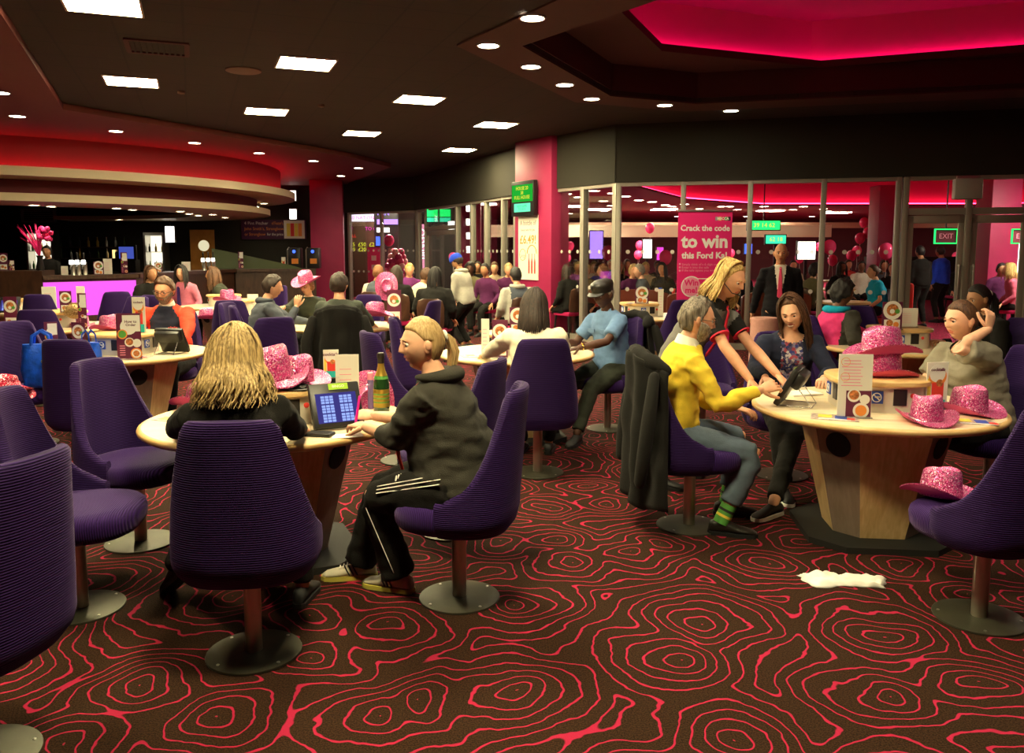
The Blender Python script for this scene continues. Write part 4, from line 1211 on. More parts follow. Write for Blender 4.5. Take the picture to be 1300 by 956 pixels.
def person(label, pos, face, sit=True, sc=1.0, lean=6, side=0, twist=0, girth=1.0, bust=0.0, belly=0.0,
           hands=None, feet=None, elbows=None, knees=None, yaw=0, pitch=0, roll=0,
           skin='fair', top='black', topcfg=None, sleeve='long', trousers='jeans', shoes=('black_print', 'black_print'), stripes=False,
           hair=None, lod=1, hcurl=(0.5, 0.5), palms=None, neckr=0.062, extra=None, hipz=None, flare=0.0, shorten=0.0, headback=0.0, group=None, turtle=False, palmdirs=None, shirt_len=0.02):
    """one figure facing +Y in its own frame, x to its right"""
    t = thing('person', label, 'person', (pos[0], pos[1], 0), face, group)
    W2L = Matrix.Rotation(-face, 4, 'Z') @ Matrix.Translation((-pos[0], -pos[1], 0))
    def loc(p): return W2L @ Vector(p)
    g = girth; ln, sd = math.radians(lean), math.radians(side)
    hz = hipz if hipz is not None else (0.585 if sit else 0.93 * sc)
    hip = Vector((0, -0.03 if sit else 0, hz)); UP = Vector((math.sin(sd), math.sin(ln) * math.cos(sd), math.cos(ln) * math.cos(sd))).normalized()
    def frame(h):
        tw = math.radians(twist) * max(0, min(1, h / 0.45)); X = Vector((1, 0, 0)); X = (X - UP * X.dot(UP)).normalized(); Y = UP.cross(X)
        X2 = X * math.cos(tw) + Y * math.sin(tw); return X2, UP.cross(X2)
    secs = [(-0.115, 0.10, 0.09), (-0.07, 0.158 * g, 0.118 * g), (0.0, 0.170 * g, 0.125 * g), (0.07, 0.160 * g, 0.118 * g + belly * 0.5), (0.15, 0.148 * g, 0.108 * g + belly), (0.24, 0.148 * g, 0.105 * g + belly * 0.7), (0.285, 0.155 * (1 + (g - 1) * .8), 0.110 * (1 + (g - 1) * .8) + belly * .3),
            (0.33, 0.160 * (1 + (g - 1) * .6), 0.112 * (1 + (g - 1) * .6)), (0.37, 0.166 * (1 + (g - 1) * .5), 0.112 * (1 + (g - 1) * .5)), (0.41, 0.170 * (1 + (g - 1) * .4), 0.108), (0.455, 0.160, 0.092), (0.490, 0.120, 0.074), (0.520, 0.070, 0.058)]
    def torso(mb, off, lo=-1, hi=1, seg=28):
        rings = []
        for h, rx, ry in secs:
            if h < lo or h > hi: continue
            X, Y = frame(h); yo = -0.020 * math.sin(max(0, h) / 0.52 * PI) + (belly * 0.5 if 0.03 < h < 0.3 else 0)
            c = hip + UP * h * sc + Y * yo
            bu = bust * 1.25 * math.exp(-((h - 0.325) / 0.062) ** 2)
            rings.append([c + X * (rx * sc + off) * math.copysign(abs(math.cos(q)) ** 0.9, math.cos(q)) + Y * ((ry * sc + off) * math.sin(q) + bu * max(0, math.sin(q)) ** 1.5 * (0.72 + 0.28 * min(1, abs(math.cos(q)) * 2.4))) for q in [2 * PI * k / seg for k in range(seg)]])
        mb.loft(rings)
    NX, NY = frame(0.52)
    neck = hip + UP * 0.515 * sc - NY * 0.005
    hdir = (UP + Vector((0, 0, 1.2)) + NY * 0.25).normalized()
    hc = neck + hdir * 0.148 * sc + NY * (0.030 - headback)
    MH = Matrix.Translation(hc) @ Matrix(((NX.x, 0, 0), (0, 1, 0), (0, 0, 1))).to_4x4().__class__.Identity(4)
    base = math.atan2(-NY.x, NY.y)
    MH = Matrix.Translation(hc) @ Matrix.Rotation(base + math.radians(yaw), 4, 'Z') @ Matrix.Rotation(-math.radians(pitch), 4, 'X') @ Matrix.Rotation(math.radians(roll), 4, 'Y') @ Matrix.Scale(sc * 1.07, 4)
    SH = {}; EL = {}; WR = {}; HD = {}
    X4, Y4 = frame(0.44)
    for sgn, key in ((1, 'R'), (-1, 'L')):
        SH[key] = hip + UP * 0.437 * sc + X4 * sgn * 0.168 * sc * (1 + (g - 1) * .35)
        tgt = None
        if hands and key in hands: tgt = loc(hands[key]) if len(hands[key]) == 3 else Vector(hands[key][:3])
        if tgt is None: tgt = SH[key] + Vector((sgn * 0.06, 0.18, -0.42)) if sit else SH[key] + Vector((sgn * 0.06, 0.05, -0.53))
        pole = Vector(elbows[key]) if elbows and key in elbows else Vector((sgn * 0.5, -0.5, -0.8))
        e = ik(SH[key], tgt, 0.285 * sc, 0.255 * sc, pole); EL[key] = e; WR[key] = tgt
        HD[key] = (tgt - e).normalized()
    AN = {}; KN = {}; HJ = {}
    for sgn, key in ((1, 'R'), (-1, 'L')):
        HJ[key] = hip + Vector((sgn * 0.092 * g, 0.02, -0.02))
        if feet and key in feet: a = loc(feet[key]) if len(feet[key]) == 3 else Vector(feet[key][:3])
        else: a = Vector((sgn * 0.11, 0.42, 0.085)) if sit else Vector((sgn * 0.10, 0.0, 0.085))
        pole = Vector(knees[key]) if knees and key in knees else (Vector((sgn * 0.12, 0.8, 0.75)) if sit else Vector((0, 1, 0)))
        KN[key] = ik(HJ[key], a, 0.43 * sc, 0.42 * sc, pole); AN[key] = a
    # ---- body: one mesh
    mb = MB(); torso(mb, -0.012, seg=20)
    mb.tube([neck - UP * 0.06, neck + hdir * 0.03, neck * 0.35 + hc * 0.65 - Vector((0, 0, 0.012)), hc - Vector((0, 0, 0.03)) - NY * 0.012], [0.075 * sc, 0.056 * sc * (0.92 if bust else 1), 0.052 * sc * (0.9 if bust else 1), 0.05 * sc], 14)
    for key in 'RL':
        s_ = 1 if key == 'R' else -1
        mb.tube([SH[key] - X4 * s_ * 0.05, SH[key], (SH[key] + EL[key]) / 2, EL[key], EL[key] * 0.65 + WR[key] * 0.35, WR[key]], [0.036 * sc, 0.038 * sc, 0.040 * sc, 0.038 * sc, 0.041 * sc, 0.0265 * sc] if sleeve != 'none' else [0.05 * sc, 0.052 * sc, 0.047 * sc, 0.040 * sc, 0.041 * sc, 0.0265 * sc], 14)
        if True:
            mb.tube([HJ[key], (HJ[key] + KN[key]) / 2, KN[key], KN[key] * 0.65 + AN[key] * 0.35, AN[key]], [0.08 * sc * g, 0.07 * sc * g, 0.052 * sc, 0.052 * sc, 0.036 * sc], 14)
    vx = {0: 0.009, 1: 0.014, 2: 0.026}[lod]
    me = remesh(mb, vx, 3)
    mb = MB(); mb.v = [v.co.copy() for v in me.vertices]; mb.f = [tuple(p.vertices) for p in me.polygons]; mb.m = [0] * len(mb.f); bpy.data.meshes.remove(me)
    nu, nv = {0: (84, 72), 1: (48, 40), 2: (24, 20)}[lod]
    head_mesh(mb, MH, nu, nv, lod < 2)
    if lod < 2:
        for s_ in (-1, 1):
            mb.X = MH @ Matrix.Translation((s_ * 0.0745, -0.004, -0.004)) @ Matrix.Rotation(s_ * 0.35, 4, 'Z')
            mb.ball((0, 0, 0), (0.008, 0.018, 0.031), 12, 8); mb.ball((s_ * 0.006, -0.006, 0.006), (0.006, 0.015, 0.022), 10, 6); mb.X = Matrix.Identity(4)
    for key in 'RL':
        s_ = 1 if key == 'R' else -1
        pd = Vector(palms[key]) if palms and key in palms else Vector((0, 0, -1))
        fw = Vector(palmdirs[key]) if palmdirs and key in palmdirs else HD[key]
        if abs(pd.dot(fw)) > 0.95: pd = Vector((-s_, 0.2, 0))
        f_ = fw.normalized(); pn = (pd - f_ * pd.dot(f_)).normalized(); lat = f_.cross(pn)
        # the thumb sits on the side that points to the body's middle when the palm looks down
        th = 1 if key == 'R' else -1
        hand(mb, WR[key], fw, pd, -th, hcurl[0] if key == 'R' else hcurl[1], sc, seg=8 if lod == 0 else 5)
    me = mb.mesh('person'); fix_normals(me)
    body = obj('body', me, [SKIN[skin], 'lips_' + skin], t, 180)
    # ---- face parts
    if lod < 2:
        dark = hair[1] if hair else 'hair_dark'
        for s_ in (-1, 1):
            mb = MB(); mb.X = MH @ Matrix.Translation((s_ * 0.0305, 0.0712, 0.006)); mb.ball((0, 0, 0), 0.0118, 14, 10); eo = obj('eye', mb, 'eye_white', t, 180)
            mb = MB(); mb.X = MH @ Matrix.Translation((s_ * 0.0305, 0.0712, 0.0045)); mb.ball((0, 0.0082, 0.0), (0.0074, 0.0048, 0.0064), 12, 8); obj('iris', mb, 'eye_iris', eo, 180)
            mb = MB(); mb.X = MH
            mb.tube([(s_ * 0.0175, 0.0905, 0.0235), (s_ * 0.028, 0.0905, 0.0275), (s_ * 0.043, 0.0800, 0.0245)], [0.0030, 0.0036, 0.0018], 6, flat=0.8); obj('eyebrow', mb, dark, t)
            mb = MB(); mb.X = MH
            mb.tube([(s_ * 0.0185, 0.0845, 0.0095), (s_ * 0.030, 0.0875, 0.0155), (s_ * 0.0425, 0.0800, 0.0090)], [0.0026, 0.0046, 0.0026], 8); obj('eyelid', mb, SKIN[skin], t)
    # ---- hair
    if hair:
        st, hm = hair[0], hair[1]; o = hair[2] if len(hair) > 2 else {}
        mb = MB()
        if st != 'none':
            cap = dict(th=0.014, seedv=pos[0] * 3)
            if st in ('long', 'strands'): cap.update(fz=0.076, sidez=-0.03, backz=-0.09, th=0.012)
            if st == 'pony': cap.update(th=0.008, rough=0.0015, sidez=0.002)
            if st == 'short': cap.update(rough=0.0055, th=0.014, sidez=-0.012, backz=-0.07)
            if st == 'curly': cap.update(th=0.035, rough=0.012, sidez=-0.05, backz=-0.11)
            cap.update(o.get('cap', {}))
            hair_cap(mb, MH, nu, nv, **cap)
            if st == 'long':
                kw = dict(n={0: 420, 1: 150, 2: 40}[lod], seed=int(pos[0] * 10) + 50, r0={0: 0.0058, 1: 0.009, 2: 0.02}[lod], steps=14 if lod < 2 else 8)
                kw.update(o.get('long', {})); long_hair(mb, MH, **kw)
            if st in ('pony', 'bun'):
                rd = random.Random(4)
                if st == 'bun': mb.X = MH; mb.ball((0, -0.115, 0.03), (0.04, 0.035, 0.04), 16, 12); mb.X = Matrix.Identity(4)
                else:
                    L = o.get('len', 0.18)
                    for j in range({0: 60, 1: 26, 2: 8}[lod]):
                        u_, w_ = rd.uniform(-0.020, 0.020), rd.uniform(-0.014, 0.014)
                        mb.tube([MH @ Vector((u_ * .5, -0.092, 0.03 + w_)), MH @ Vector((u_, -0.128 + w_, 0.022 + w_)), MH @ Vector((u_ * 1.5, -0.142 + w_, -0.04)), MH @ Vector((u_ * 1.6, -0.13 + w_, -L * rd.uniform(.8, 1)))], [0.007, 0.010, 0.009, 0.003], 5, rnd=False)
        ho = obj('hair', mb, hm, t, 60)
        if st == 'pony':
            mb = MB(); mb.X = MH
            mb.tube([Vector((0.020 * math.cos(q), -0.108 + 0.006 * math.sin(q), 0.029 + 0.022 * math.sin(q))) for q in [2 * PI * k / 14 for k in range(15)]], 0.008, 7, rnd=False); obj('hair_band', mb, 'white_print', t)
        if o.get('beard'):
            mb = MB(); beard(mb, MH, nu, nv, 0.011); obj('beard', mb, o['beard'], t, 60)
        if o.get('strands'):
            mb = MB(); mb.X = MH
            for pts, r in o['strands']: mb.tube(pts, r, 5)
            obj('hair_lock', mb, hm, t)
        if o.get('glasses'):
            mb = MB(); mb.X = MH
            for s_ in (-1, 1):
                mb.tube([(s_ * 0.031 + 0.021 * math.cos(q), 0.0985, 0.004 + 0.015 * math.sin(q)) for q in [2 * PI * k / 20 for k in range(21)]], 0.0018, 5, rnd=False)
                mb.tube([(s_ * 0.052, 0.097, 0.008), (s_ * 0.074, 0.06, 0.010), (s_ * 0.079, -0.005, 0.008)], 0.0018, 5)
            mb.tube([(-0.010, 0.100, 0.006), (0.010, 0.100, 0.006)], 0.0018, 5); obj('glasses', mb, 'black_plastic', t)
    # ---- clothes
    cfg = topcfg or {}
    off = 0.014 if lod < 2 else 0.016
    mb = MB(); torso(mb, off, lo=-0.08 - shirt_len, hi=0.53)
    for key in 'RL':
        s_ = 1 if key == 'R' else -1; k2 = 1 + (g - 1) * .8
        r = [x * sc for x in (0.058, 0.066 * k2, 0.062 * k2, 0.054 * k2, 0.054, 0.038)]
        e, w_ = EL[key], WR[key]
        if sleeve == 'none': continue
        if sleeve == 'short': mb.tube([SH[key] - X4 * s_ * 0.05, SH[key], SH[key] * .5 + e * .5, SH[key] * .25 + e * .75], [r[0], r[1], r[2] * 1.04, r[2] * 1.05], 14, rnd=False)
        elif sleeve == 'mid': mb.tube([SH[key] - X4 * s_ * 0.05, SH[key], (SH[key] + e) / 2, e, e * .6 + w_ * .4], [r[0], r[1], r[2], r[3], 0.052 * sc], 14, rnd=False)
        else: mb.tube([SH[key] - X4 * s_ * 0.05, SH[key], (SH[key] + e) / 2, e, e * 0.65 + w_ * 0.35, e * 0.06 + w_ * 0.94], r, 14, rnd=False)
    if cfg.get('hem'):
        pass
    me = remesh(mb, max(vx, 0.011) if lod < 2 else vx, 2)
    me.update(); nr = [v.normal.copy() for v in me.vertices]; amp = cfg.get('fold', 0.0065)
    for v, n_ in zip(me.vertices, nr):
        p = v.co; a1 = noise.noise(Vector((p.x * 9 + pos[0] * 7, p.y * 9, p.z * 20))); a2 = noise.noise(Vector((p.x * 24, p.y * 24 + pos[1], p.z * 38)))
        v.co = p + n_ * (amp * a1 * 1.5 + amp * 0.5 * a2)
    bm = bmesh.new(); bm.from_mesh(me)
    cut = cfg.get('neck', neckr); nc = neck + NY * cfg.get('neckf', 0.0) + UP * 0.018
    kill = [f for f in bm.faces if (f.calc_center_median() - nc).length < cut * sc]
    bmesh.ops.delete(bm, geom=kill, context='FACES'); bm.to_mesh(me); bm.free()
    mats = [top] + list(cfg.get('mats', []))
    to = obj('top', me, mats, t, 180)
    fn = cfg.get('fn')
    if fn:
        O = hip; mi = []
        for p in me.polygons:
            c = p.center; h = (c - O).dot(UP); X, Y = frame(h); dx = (c - O).dot(X); dy = (c - O).dot(Y)
            mi.append(fn(dx, dy, h))
        me.polygons.foreach_set('material_index', mi)
    if True:
        mb = MB(); torso(mb, off - 0.016, lo=-0.2, hi=0.075)
        for key in 'RL':
            h, k, a = HJ[key], KN[key], AN[key]; k2 = g
            dn = (a - k).normalized()
            mb.tube([h + Vector((0, -0.03, -0.01)), h * .5 + k * .5, k - (k - h).normalized() * .02, k * .88 + a * .12, k * .5 + a * .5, k * .08 + a * .92 - dn * shorten], [0.102 * sc * k2, 0.088 * sc * k2, 0.072 * sc * (0.8 + .2 * k2), 0.070 * sc, (0.064 + flare * .4) * sc, (0.056 + flare) * sc], 16, rnd=False)
        me = remesh(mb, max(vx, 0.012), 2); me.update(); nr = [v.normal.copy() for v in me.vertices]
        for v, n_ in zip(me.vertices, nr):
            p = v.co; v.co = p + n_ * (0.007 * noise.noise(Vector((p.x * 12, p.y * 12 + pos[0], p.z * 22))) + 0.003 * noise.noise(p * 40))
        obj('trousers', me, trousers, t, 180)
        for key in 'RL':
            a = AN[key]; d = Vector((a.x - HJ[key].x, 0.30 if sit else 1.0, 0)) if not (feet and (key + 'd') in feet) else (W2L.to_3x3() @ Vector(feet[key + 'd']))
            shoe(t, a, d, shoes[0], shoes[1], sc, stripes)
    info = dict(t=t, MH=MH, hip=hip, UP=UP, frame=frame, neck=neck, SH=SH, EL=EL, WR=WR, HJ=HJ, KN=KN, AN=AN, loc=loc, hc=hc, NX=NX, NY=NY, sc=sc, face=face, pos=pos)
    if extra: extra(info)
    return info

def P_collar(i, m_, r=0.060, th=0.007, h=0.02):
    mb = MB(); X, Y, U = i['NX'], i['NY'], i['UP']; A_ = (i['hc'] - i['neck']).normalized(); rings = []
    for rr, zz in ((0.080, -0.020), (0.066, 0.024), (0.062, 0.034), (0.058, 0.030), (0.070, -0.022)):
        rings.append([i['neck'] + X * rr * math.cos(q) + Y * (rr * math.sin(q) + 0.004) + U * (h * 0.5 + zz - 0.030 * max(0, math.sin(q)) ** 2 + 0.012 * max(0, -math.sin(q))) for q in [2 * PI * k / 28 for k in range(28)]])
    mb.loft(rings, cap=False); obj('collar', mb, m_, i['t'])
def P_flaps(i, m_, h=0.03):
    """two pointed collar flaps at the front"""
    mb = MB(); X, Y, U = i['NX'], i['NY'], i['UP']; c = i['neck']
    for s_ in (-1, 1):
        a = c + X * s_ * 0.060 + Y * 0.01 + U * h; b = c + X * s_ * 0.012 + Y * 0.072 + U * (h - 0.055); d = c + X * s_ * 0.062 + Y * 0.082 + U * (h - 0.095); e = c + X * s_ * 0.085 + Y * 0.03 + U * (h - 0.035)
        n_ = (Y + U * 0.5 + X * s_ * .3).normalized() * 0.006
        mb.loft([[a, b, d, e], [a + n_, b + n_, d + n_, e + n_]])
    obj('collar_flap', mb, m_, i['t'], 0)
def P_hood(i, m_, r=0.085):
    mb = MB(); X, Y, U = i['NX'], i['NY'], i['UP']; c = i['neck'] - U * 0.0
    pts = []; rad = []
    for k in range(15):
        q = math.radians(-250 + 320 * k / 14) if False else math.radians(150 + 240 * k / 14)
        w_ = math.sin(math.radians(180 * k / 14)); pts.append(c + X * (r + .01) * math.cos(q) + Y * (r * math.sin(q) + 0.00) + U * (-0.010 - 0.035 * w_ + 0.02)); rad.append(0.018 + 0.030 * w_)
    mb.tube(pts, rad, 12, flat=0.8); obj('hood', mb, m_, i['t'], 60)
def P_tie(i, m_, ln=0.36, w=0.022, y=0.135):
    mb = MB(); rings = []; U = i['UP']
    for h, ww in ((0.500, 0.016), (0.485, 0.020), (0.47, 0.012), (0.36, w * 0.8), (0.24, w), (0.14, w * 1.3), (0.11, 0.003)):
        X, Y = i['frame'](h); yy = y * (0.55 if h > 0.48 else (0.72 if h > 0.46 else 1)); c = i['hip'] + U * h * i['sc'] + Y * yy
        rings.append([c - X * ww - Y * 0.004, c + X * ww - Y * 0.004, c + X * ww * .8 + Y * 0.006, c - X * ww * .8 + Y * 0.006])
    mb.loft(rings); obj('tie', mb, m_, i['t'], 30)
def wear_hat(i, label, matn=None, tilt=-8):
    """a cowboy hat on a head is a thing of its own"""
    T = i['t']; Mw = Matrix.Translation((i['pos'][0], i['pos'][1], 0)) @ Matrix.Rotation(i['face'], 4, 'Z') @ i['MH'] @ Matrix.Translation((0, -0.005, 0.052)) @ Matrix.Rotation(math.radians(tilt), 4, 'X')
    h = hat((0, 0, 0), (0, 0, 0), label, 1.0); h.rotation_mode = 'XYZ'; l, r, s_ = Mw.decompose(); h.location = l; h.rotation_euler = r.to_euler(); h.scale = (1.12, 1.12, 1.0)
    return h

# ================================================================ TABLES AND THEIR CHAIRS
T1 = (-1.27, 4.37); T2 = (2.10, 4.72); T3 = (-3.38, 7.20); T4 = (0.04, 7.20); T5 = (-2.05, 9.76); T6 = (-5.29, 9.66); T7 = (-7.2, 12.0); T8 = (-4.6, 13.2); T9 = (3.61, 7.68); T10 = (1.75, 11.2); T11 = (-1.9, 15.2); T12 = (-3.95, 11.9)
table(*T1, math.radians(24), 'bingo table where the woman in the dark hoodie writes beside a bottle')
table(*T2, math.radians(-6), 'bingo table with three pink hats where the man in the yellow jumper plays')
table(*T3, math.radians(-8), 'bingo table of the bearded man, with a tall ordering menu')
table(*T4, math.radians(10), 'bingo table between the man in the leather cap and the woman in white')
table(*T5, math.radians(5), 'bingo table of the man in the grey hoodie and the woman in a pink hat')
table(*T6, math.radians(0), 'bingo table behind the blue carrier bag, left of the bearded man')
table(*T7, math.radians(10), 'bingo table at the left edge in front of the dark end of the bar')
table(*T8, math.radians(20), 'bingo table by the glowing bar front where two dark-haired women sit')
table(*T9, math.radians(-5), 'bingo table behind the stacked pink hats, beside the pink padded jacket')
table(*T10, math.radians(15), 'bingo table just before the glass, right of the man in the leather cap')
table(*T11, math.radians(0), 'bingo table in front of the back glazing where the beanie wearer stands')
table(*T12, math.radians(12), 'bingo table with a pink hat, behind the empty chairs left of the grey hoodie')

r = math.radians
chair(-1.06, 3.24, 0.10, 'purple tub chair seen from behind under the woman with long blonde hair')
chair(-0.25, 3.78, 1.46, 'purple tub chair under the woman in the dark hoodie and striped trousers')
chair(-2.10, 4.53, r(-112), 'empty purple tub chair turned three-quarters, left of the blonde woman seen from behind')
chair(-1.99, 3.66, r(-82), 'empty purple tub chair with its wide seat showing, second from the bottom left corner')
chair(-1.74, 2.52, r(80), 'nearest purple tub chair, cut by the bottom left corner')
chair(-3.06, 5.95, r(-6), 'purple tub chair seen from behind, in front of the how to order menu')
chair(-4.08, 6.92, r(-125), 'purple tub chair at the left edge with a blue carrier bag on it')
chair(-4.02, 5.98, r(-80), 'purple tub chair at the left edge with red sequin hats on its seat')
chair(0.19, 5.99, r(6), 'purple tub chair seen from behind under the woman in the white jumper')
chair(-0.36, 4.72, r(72), 'empty purple tub chair right behind the woman in the dark hoodie')
chair(-0.84, 6.35, r(-62), 'purple tub chair behind the green bottle, the nearer of two turned right')
chair(-0.80, 7.55, r(-85), 'purple tub chair behind the green bottle, the farther of two turned right')
chair(1.06, 4.81, r(-88), 'purple tub chair under the man in the yellow jumper, black coat over its back')
chair(2.10, 3.56, r(24), 'purple tub chair at the bottom right with a pink hat on its seat')
chair(0.88, 7.50, 2.2, 'purple tub chair under the man in the leather cap')
chair(3.06, 5.18, 1.77, 'purple tub chair under the woman in the grey top')
chair(1.97, 5.92, 2.99, 'purple tub chair under the smiling woman in the navy cardigan')
chair(1.62, 6.95, r(175), 'empty purple tub chair between the blonde attendant and the navy cardigan')
chair(3.05, 7.95, -1.28, 'purple tub chair under the person in the pink and black padded jacket')
chair(4.30, 7.35, 1.67, 'purple tub chair under the woman with a hoop earring')
chair(2.05, 10.4, r(15), 'empty purple tub chair right of the leather cap, before the table at the glass')
chair(-3.38, 8.15, 3.2, 'purple tub chair under the bearded man')
chair(-2.80, 9.15, -1.23, 'purple tub chair under the man in the grey hoodie')
chair(-2.62, 10.5, 3.2, 'purple tub chair under the woman wearing the pink hat')
chair(-1.86, 8.85, 0.2, 'purple tub chair with a black jacket hung over it, under the man seen from behind')
chair(-2.32, 7.75, r(35), 'empty purple tub chair seen just over the huge glitter hat')
for x, y, a, lb in ((-3.45, 10.3, r(5), 'empty purple tub chair left of the grey hoodie, tall back to the camera'), (-3.05, 9.55, r(-100), 'empty purple tub chair close behind the grey hoodie'),
                    (-4.95, 8.75, r(12), 'empty purple tub chair behind the bearded man\'s table, before the fur hat'), (-6.3, 9.4, r(-80), 'empty purple tub chair left of the table behind the blue bag'),
                    (-6.55, 11.6, r(10), 'empty purple tub chair before the dark left end of the glowing bar'), (-5.9, 12.3, r(30), 'empty purple tub chair in front of the glowing bar front'),
                    (-4.75, 11.4, r(-30), 'empty purple tub chair behind the bearded man\'s shoulder'), (-5.3, 13.9, r(-120), 'purple tub chair under the dark-haired woman nearest the glowing bar'),
                    (-4.1, 13.9, r(150), 'purple tub chair under the dark-haired woman leaning on her hand'), (-1.2, 10.1, r(75), 'empty purple tub chair right of the table with the grey hoodie'),
                    (-2.0, 11.0, r(170), 'empty purple tub chair behind the woman in the pink hat'), (-5.0, 13.9 - 3.3, r(160), 'empty purple tub chair with its seat toward the camera beyond the bearded man'),
                    (3.75, 8.75, r(175), 'empty purple tub chair beyond the table with the plate menu'), (-7.9, 12.6, r(-110), 'purple tub chair at the left edge before the bar')):
    chair(x, y, a, lb)

# ================================================================ THE PEOPLE IN FRONT
for n_, c_ in dict(black=(0.012, 0.011, 0.010), charcoal=(0.045, 0.042, 0.034), yellow=(0.86, 0.60, 0.05), white=(0.80, 0.72, 0.55), navy=(0.022, 0.026, 0.050), grey=(0.26, 0.235, 0.175), chambray=(0.15, 0.26, 0.46), slate=(0.075, 0.085, 0.105),
                   green=(0.035, 0.04, 0.028), red=(0.85, 0.055, 0.025), magenta=(0.80, 0.05, 0.22), turquoise=(0.01, 0.38, 0.58), jeans=(0.115, 0.155, 0.20), cream=(0.75, 0.62, 0.40), pink=(0.75, 0.20, 0.30), purple=(0.16, 0.03, 0.16), brown=(0.14, 0.06, 0.03), blue=(0.03, 0.10, 0.55), lime=(0.25, 0.4, 0.05), suit=(0.010, 0.009, 0.012), waistcoat=(0.17, 0.16, 0.15), palegrey=(0.42, 0.40, 0.34)).items():
    cloth(n_, c_)
mat_pattern('floral', ((0.02, 0.02, 0.07), (0.25, 0.20, 0.30), (0.03, 0.04, 0.20), (0.35, 0.05, 0.08), (0.10, 0.08, 0.20), (0.55, 0.50, 0.50)), 55)
mat('tie_red', (0.75, 0.02, 0.06), 0.5); mat('tie_pink', (0.80, 0.05, 0.16), 0.5); mat('white_sole', (0.62, 0.55, 0.40), 0.7); mat('trainer', (0.60, 0.55, 0.42), 0.7); mat('yellow_sole', (0.55, 0.48, 0.08), 0.7)
mat('leather', (0.018, 0.016, 0.013), 0.32, bump=0.3, bscale=90); mat('gold', (0.8, 0.55, 0.15), 0.25, 1.0)

# 1 the blonde woman with her back to us
person('person with long blonde hair in a black top, seen from behind at the near table', (-1.08, 3.26), 0.12, side=-4, lean=4, girth=1.08, bust=0.015,
       hands={'L': (-1.62, 3.98, 0.785), 'R': (-1.02, 3.92, 0.785)}, elbows={'L': (-0.9, 0.1, -0.5)}, feet={'L': (-1.60, 3.78, 0.16), 'R': (-0.98, 3.72, 0.085), 'Ld': (-0.5, 0.5, -0.5)}, knees={'L': (-0.6, 0.8, 0.3)},
       yaw=8, pitch=8, skin='fair', top='black', trousers='black', lod=0, sc=0.94,
       hair=('long', 'hair_blonde', {'long': dict(L=0.175, opening=48, n=760, wave=0.020, flare=0.26, curl=0.03, r0=0.0052, thick=0.040), 'cap': dict(th=0.024)}))

# 2 the woman in the hoodie
def ex2(i):
    P_hood(i, 'charcoal', 0.098)
    mb = MB(); X, Y = i['frame'](0.3); U = i['UP']; c = i['hip']
    for s_ in (-1, 1):
        pts = [i['neck'] + X * s_ * 0.07 + U * 0.01, i['neck'] + X * s_ * 0.065 + Y * 0.10 - U * 0.04, c + U * 0.38 + X * s_ * 0.060 + Y * 0.185, c + U * 0.28 + X * s_ * 0.035 + Y * 0.245, c + U * 0.16 + X * s_ * 0.01 + Y * 0.262]
        mb.tube(pts, 0.010, 6, flat=0.5)
    mb.tube([c + U * 0.17 + Y * 0.262, c + U * 0.04 + Y * 0.262], 0.013, 6, flat=0.5)
    obj('lanyard', mb, 'red_print', i['t'])
    mb = MB(); mb.box(c + U * 0.0 + Y * 0.268, (0.06, 0.012, 0.09)); obj('pass_card', mb, 'black_print', i['t'])
    # three stripes down the outside of the leg nearest the camera
    h, k, a = i['HJ']['L'], i['KN']['L'], i['AN']['L']; out = Vector((-1, 0, 0))
    for q in (-1, 0, 1):
        pts = []
        for f in (0.08, 0.3, 0.5, 0.7, 0.88):
            p = h + (k - h) * f; rr = 0.150 - 0.052 * f; ang = r(34 + q * 9)
            pts.append(p + out * rr * math.cos(ang) + Vector((0, 0, 1)) * rr * math.sin(ang))
        obj('stripe', MB().tube(pts, 0.0052, 6, flat=0.5), 'white_print', i['t'])
    pts = [k + (a - k) * f + Vector((-1, 0, 0)) * (0.092 - 0.012 * f) + Vector((0, 0.018 - 0.03 * f, 0)) for f in (0.06, 0.3, 0.5, 0.7, 0.9)]
    obj('stripe', MB().tube(pts, 0.0035, 6, flat=0.5), 'white_print', i['t'])
    mb = MB(); p = h + (k - h) * 0.62 + out * 0.055 + Vector((0, 0, 0.108)); d = (k - h).normalized(); n_ = Vector((-0.6, 0, 0.8))
    for q, L in ((-0.012, 0.014), (0, 0.022), (0.012, 0.030)):
        cc = p + Vector((-0.3, 0, -0.2)) * q * 1.0 + d * q; mb.tube([cc, cc + (out * 0.5 + Vector((0, 0, -0.6))) * L], 0.0042, 5, flat=0.6)
    obj('three_bar_logo', mb, 'white_print', i['t'])
i2 = person('person with a fair ponytail in a dark hoodie and striped tracksuit trousers, writing', (-0.27, 3.79), 1.46, lean=15, girth=1.38, bust=0.03, belly=0.05, sc=0.98,
       hands={'L': (-0.70, 3.90, 0.80), 'R': (-0.70, 4.12, 0.81)}, elbows={'L': (-0.5, -0.3, -0.9), 'R': (0.5, -0.3, -0.9)}, feet={'R': (-0.76, 4.02, 0.085), 'L': (-0.55, 3.86, 0.085), 'Rd': (-1, -0.12, 0), 'Ld': (-0.9, 0.35, 0)},
       knees={'L': (0.1, 1, 0.6), 'R': (-0.1, 1, 0.6)}, yaw=26, pitch=2, skin='pale', top='charcoal', sleeve='mid', trousers='black', shoes=('trainer', 'yellow_sole'), stripes=True, lod=0, flare=0.030, shorten=-0.03,
       topcfg=dict(neck=0.070, fold=0.010), shirt_len=0.03, hcurl=(0.75, 0.45), palms={'R': (0.5, 0.1, -0.8), 'L': (0.2, 0, -1)}, neckr=0.075,
       hair=('pony', 'hair_sandy', {'len': 0.14, 'cap': dict(sidez=0.012, fz=0.060)}), extra=ex2, headback=0.012)

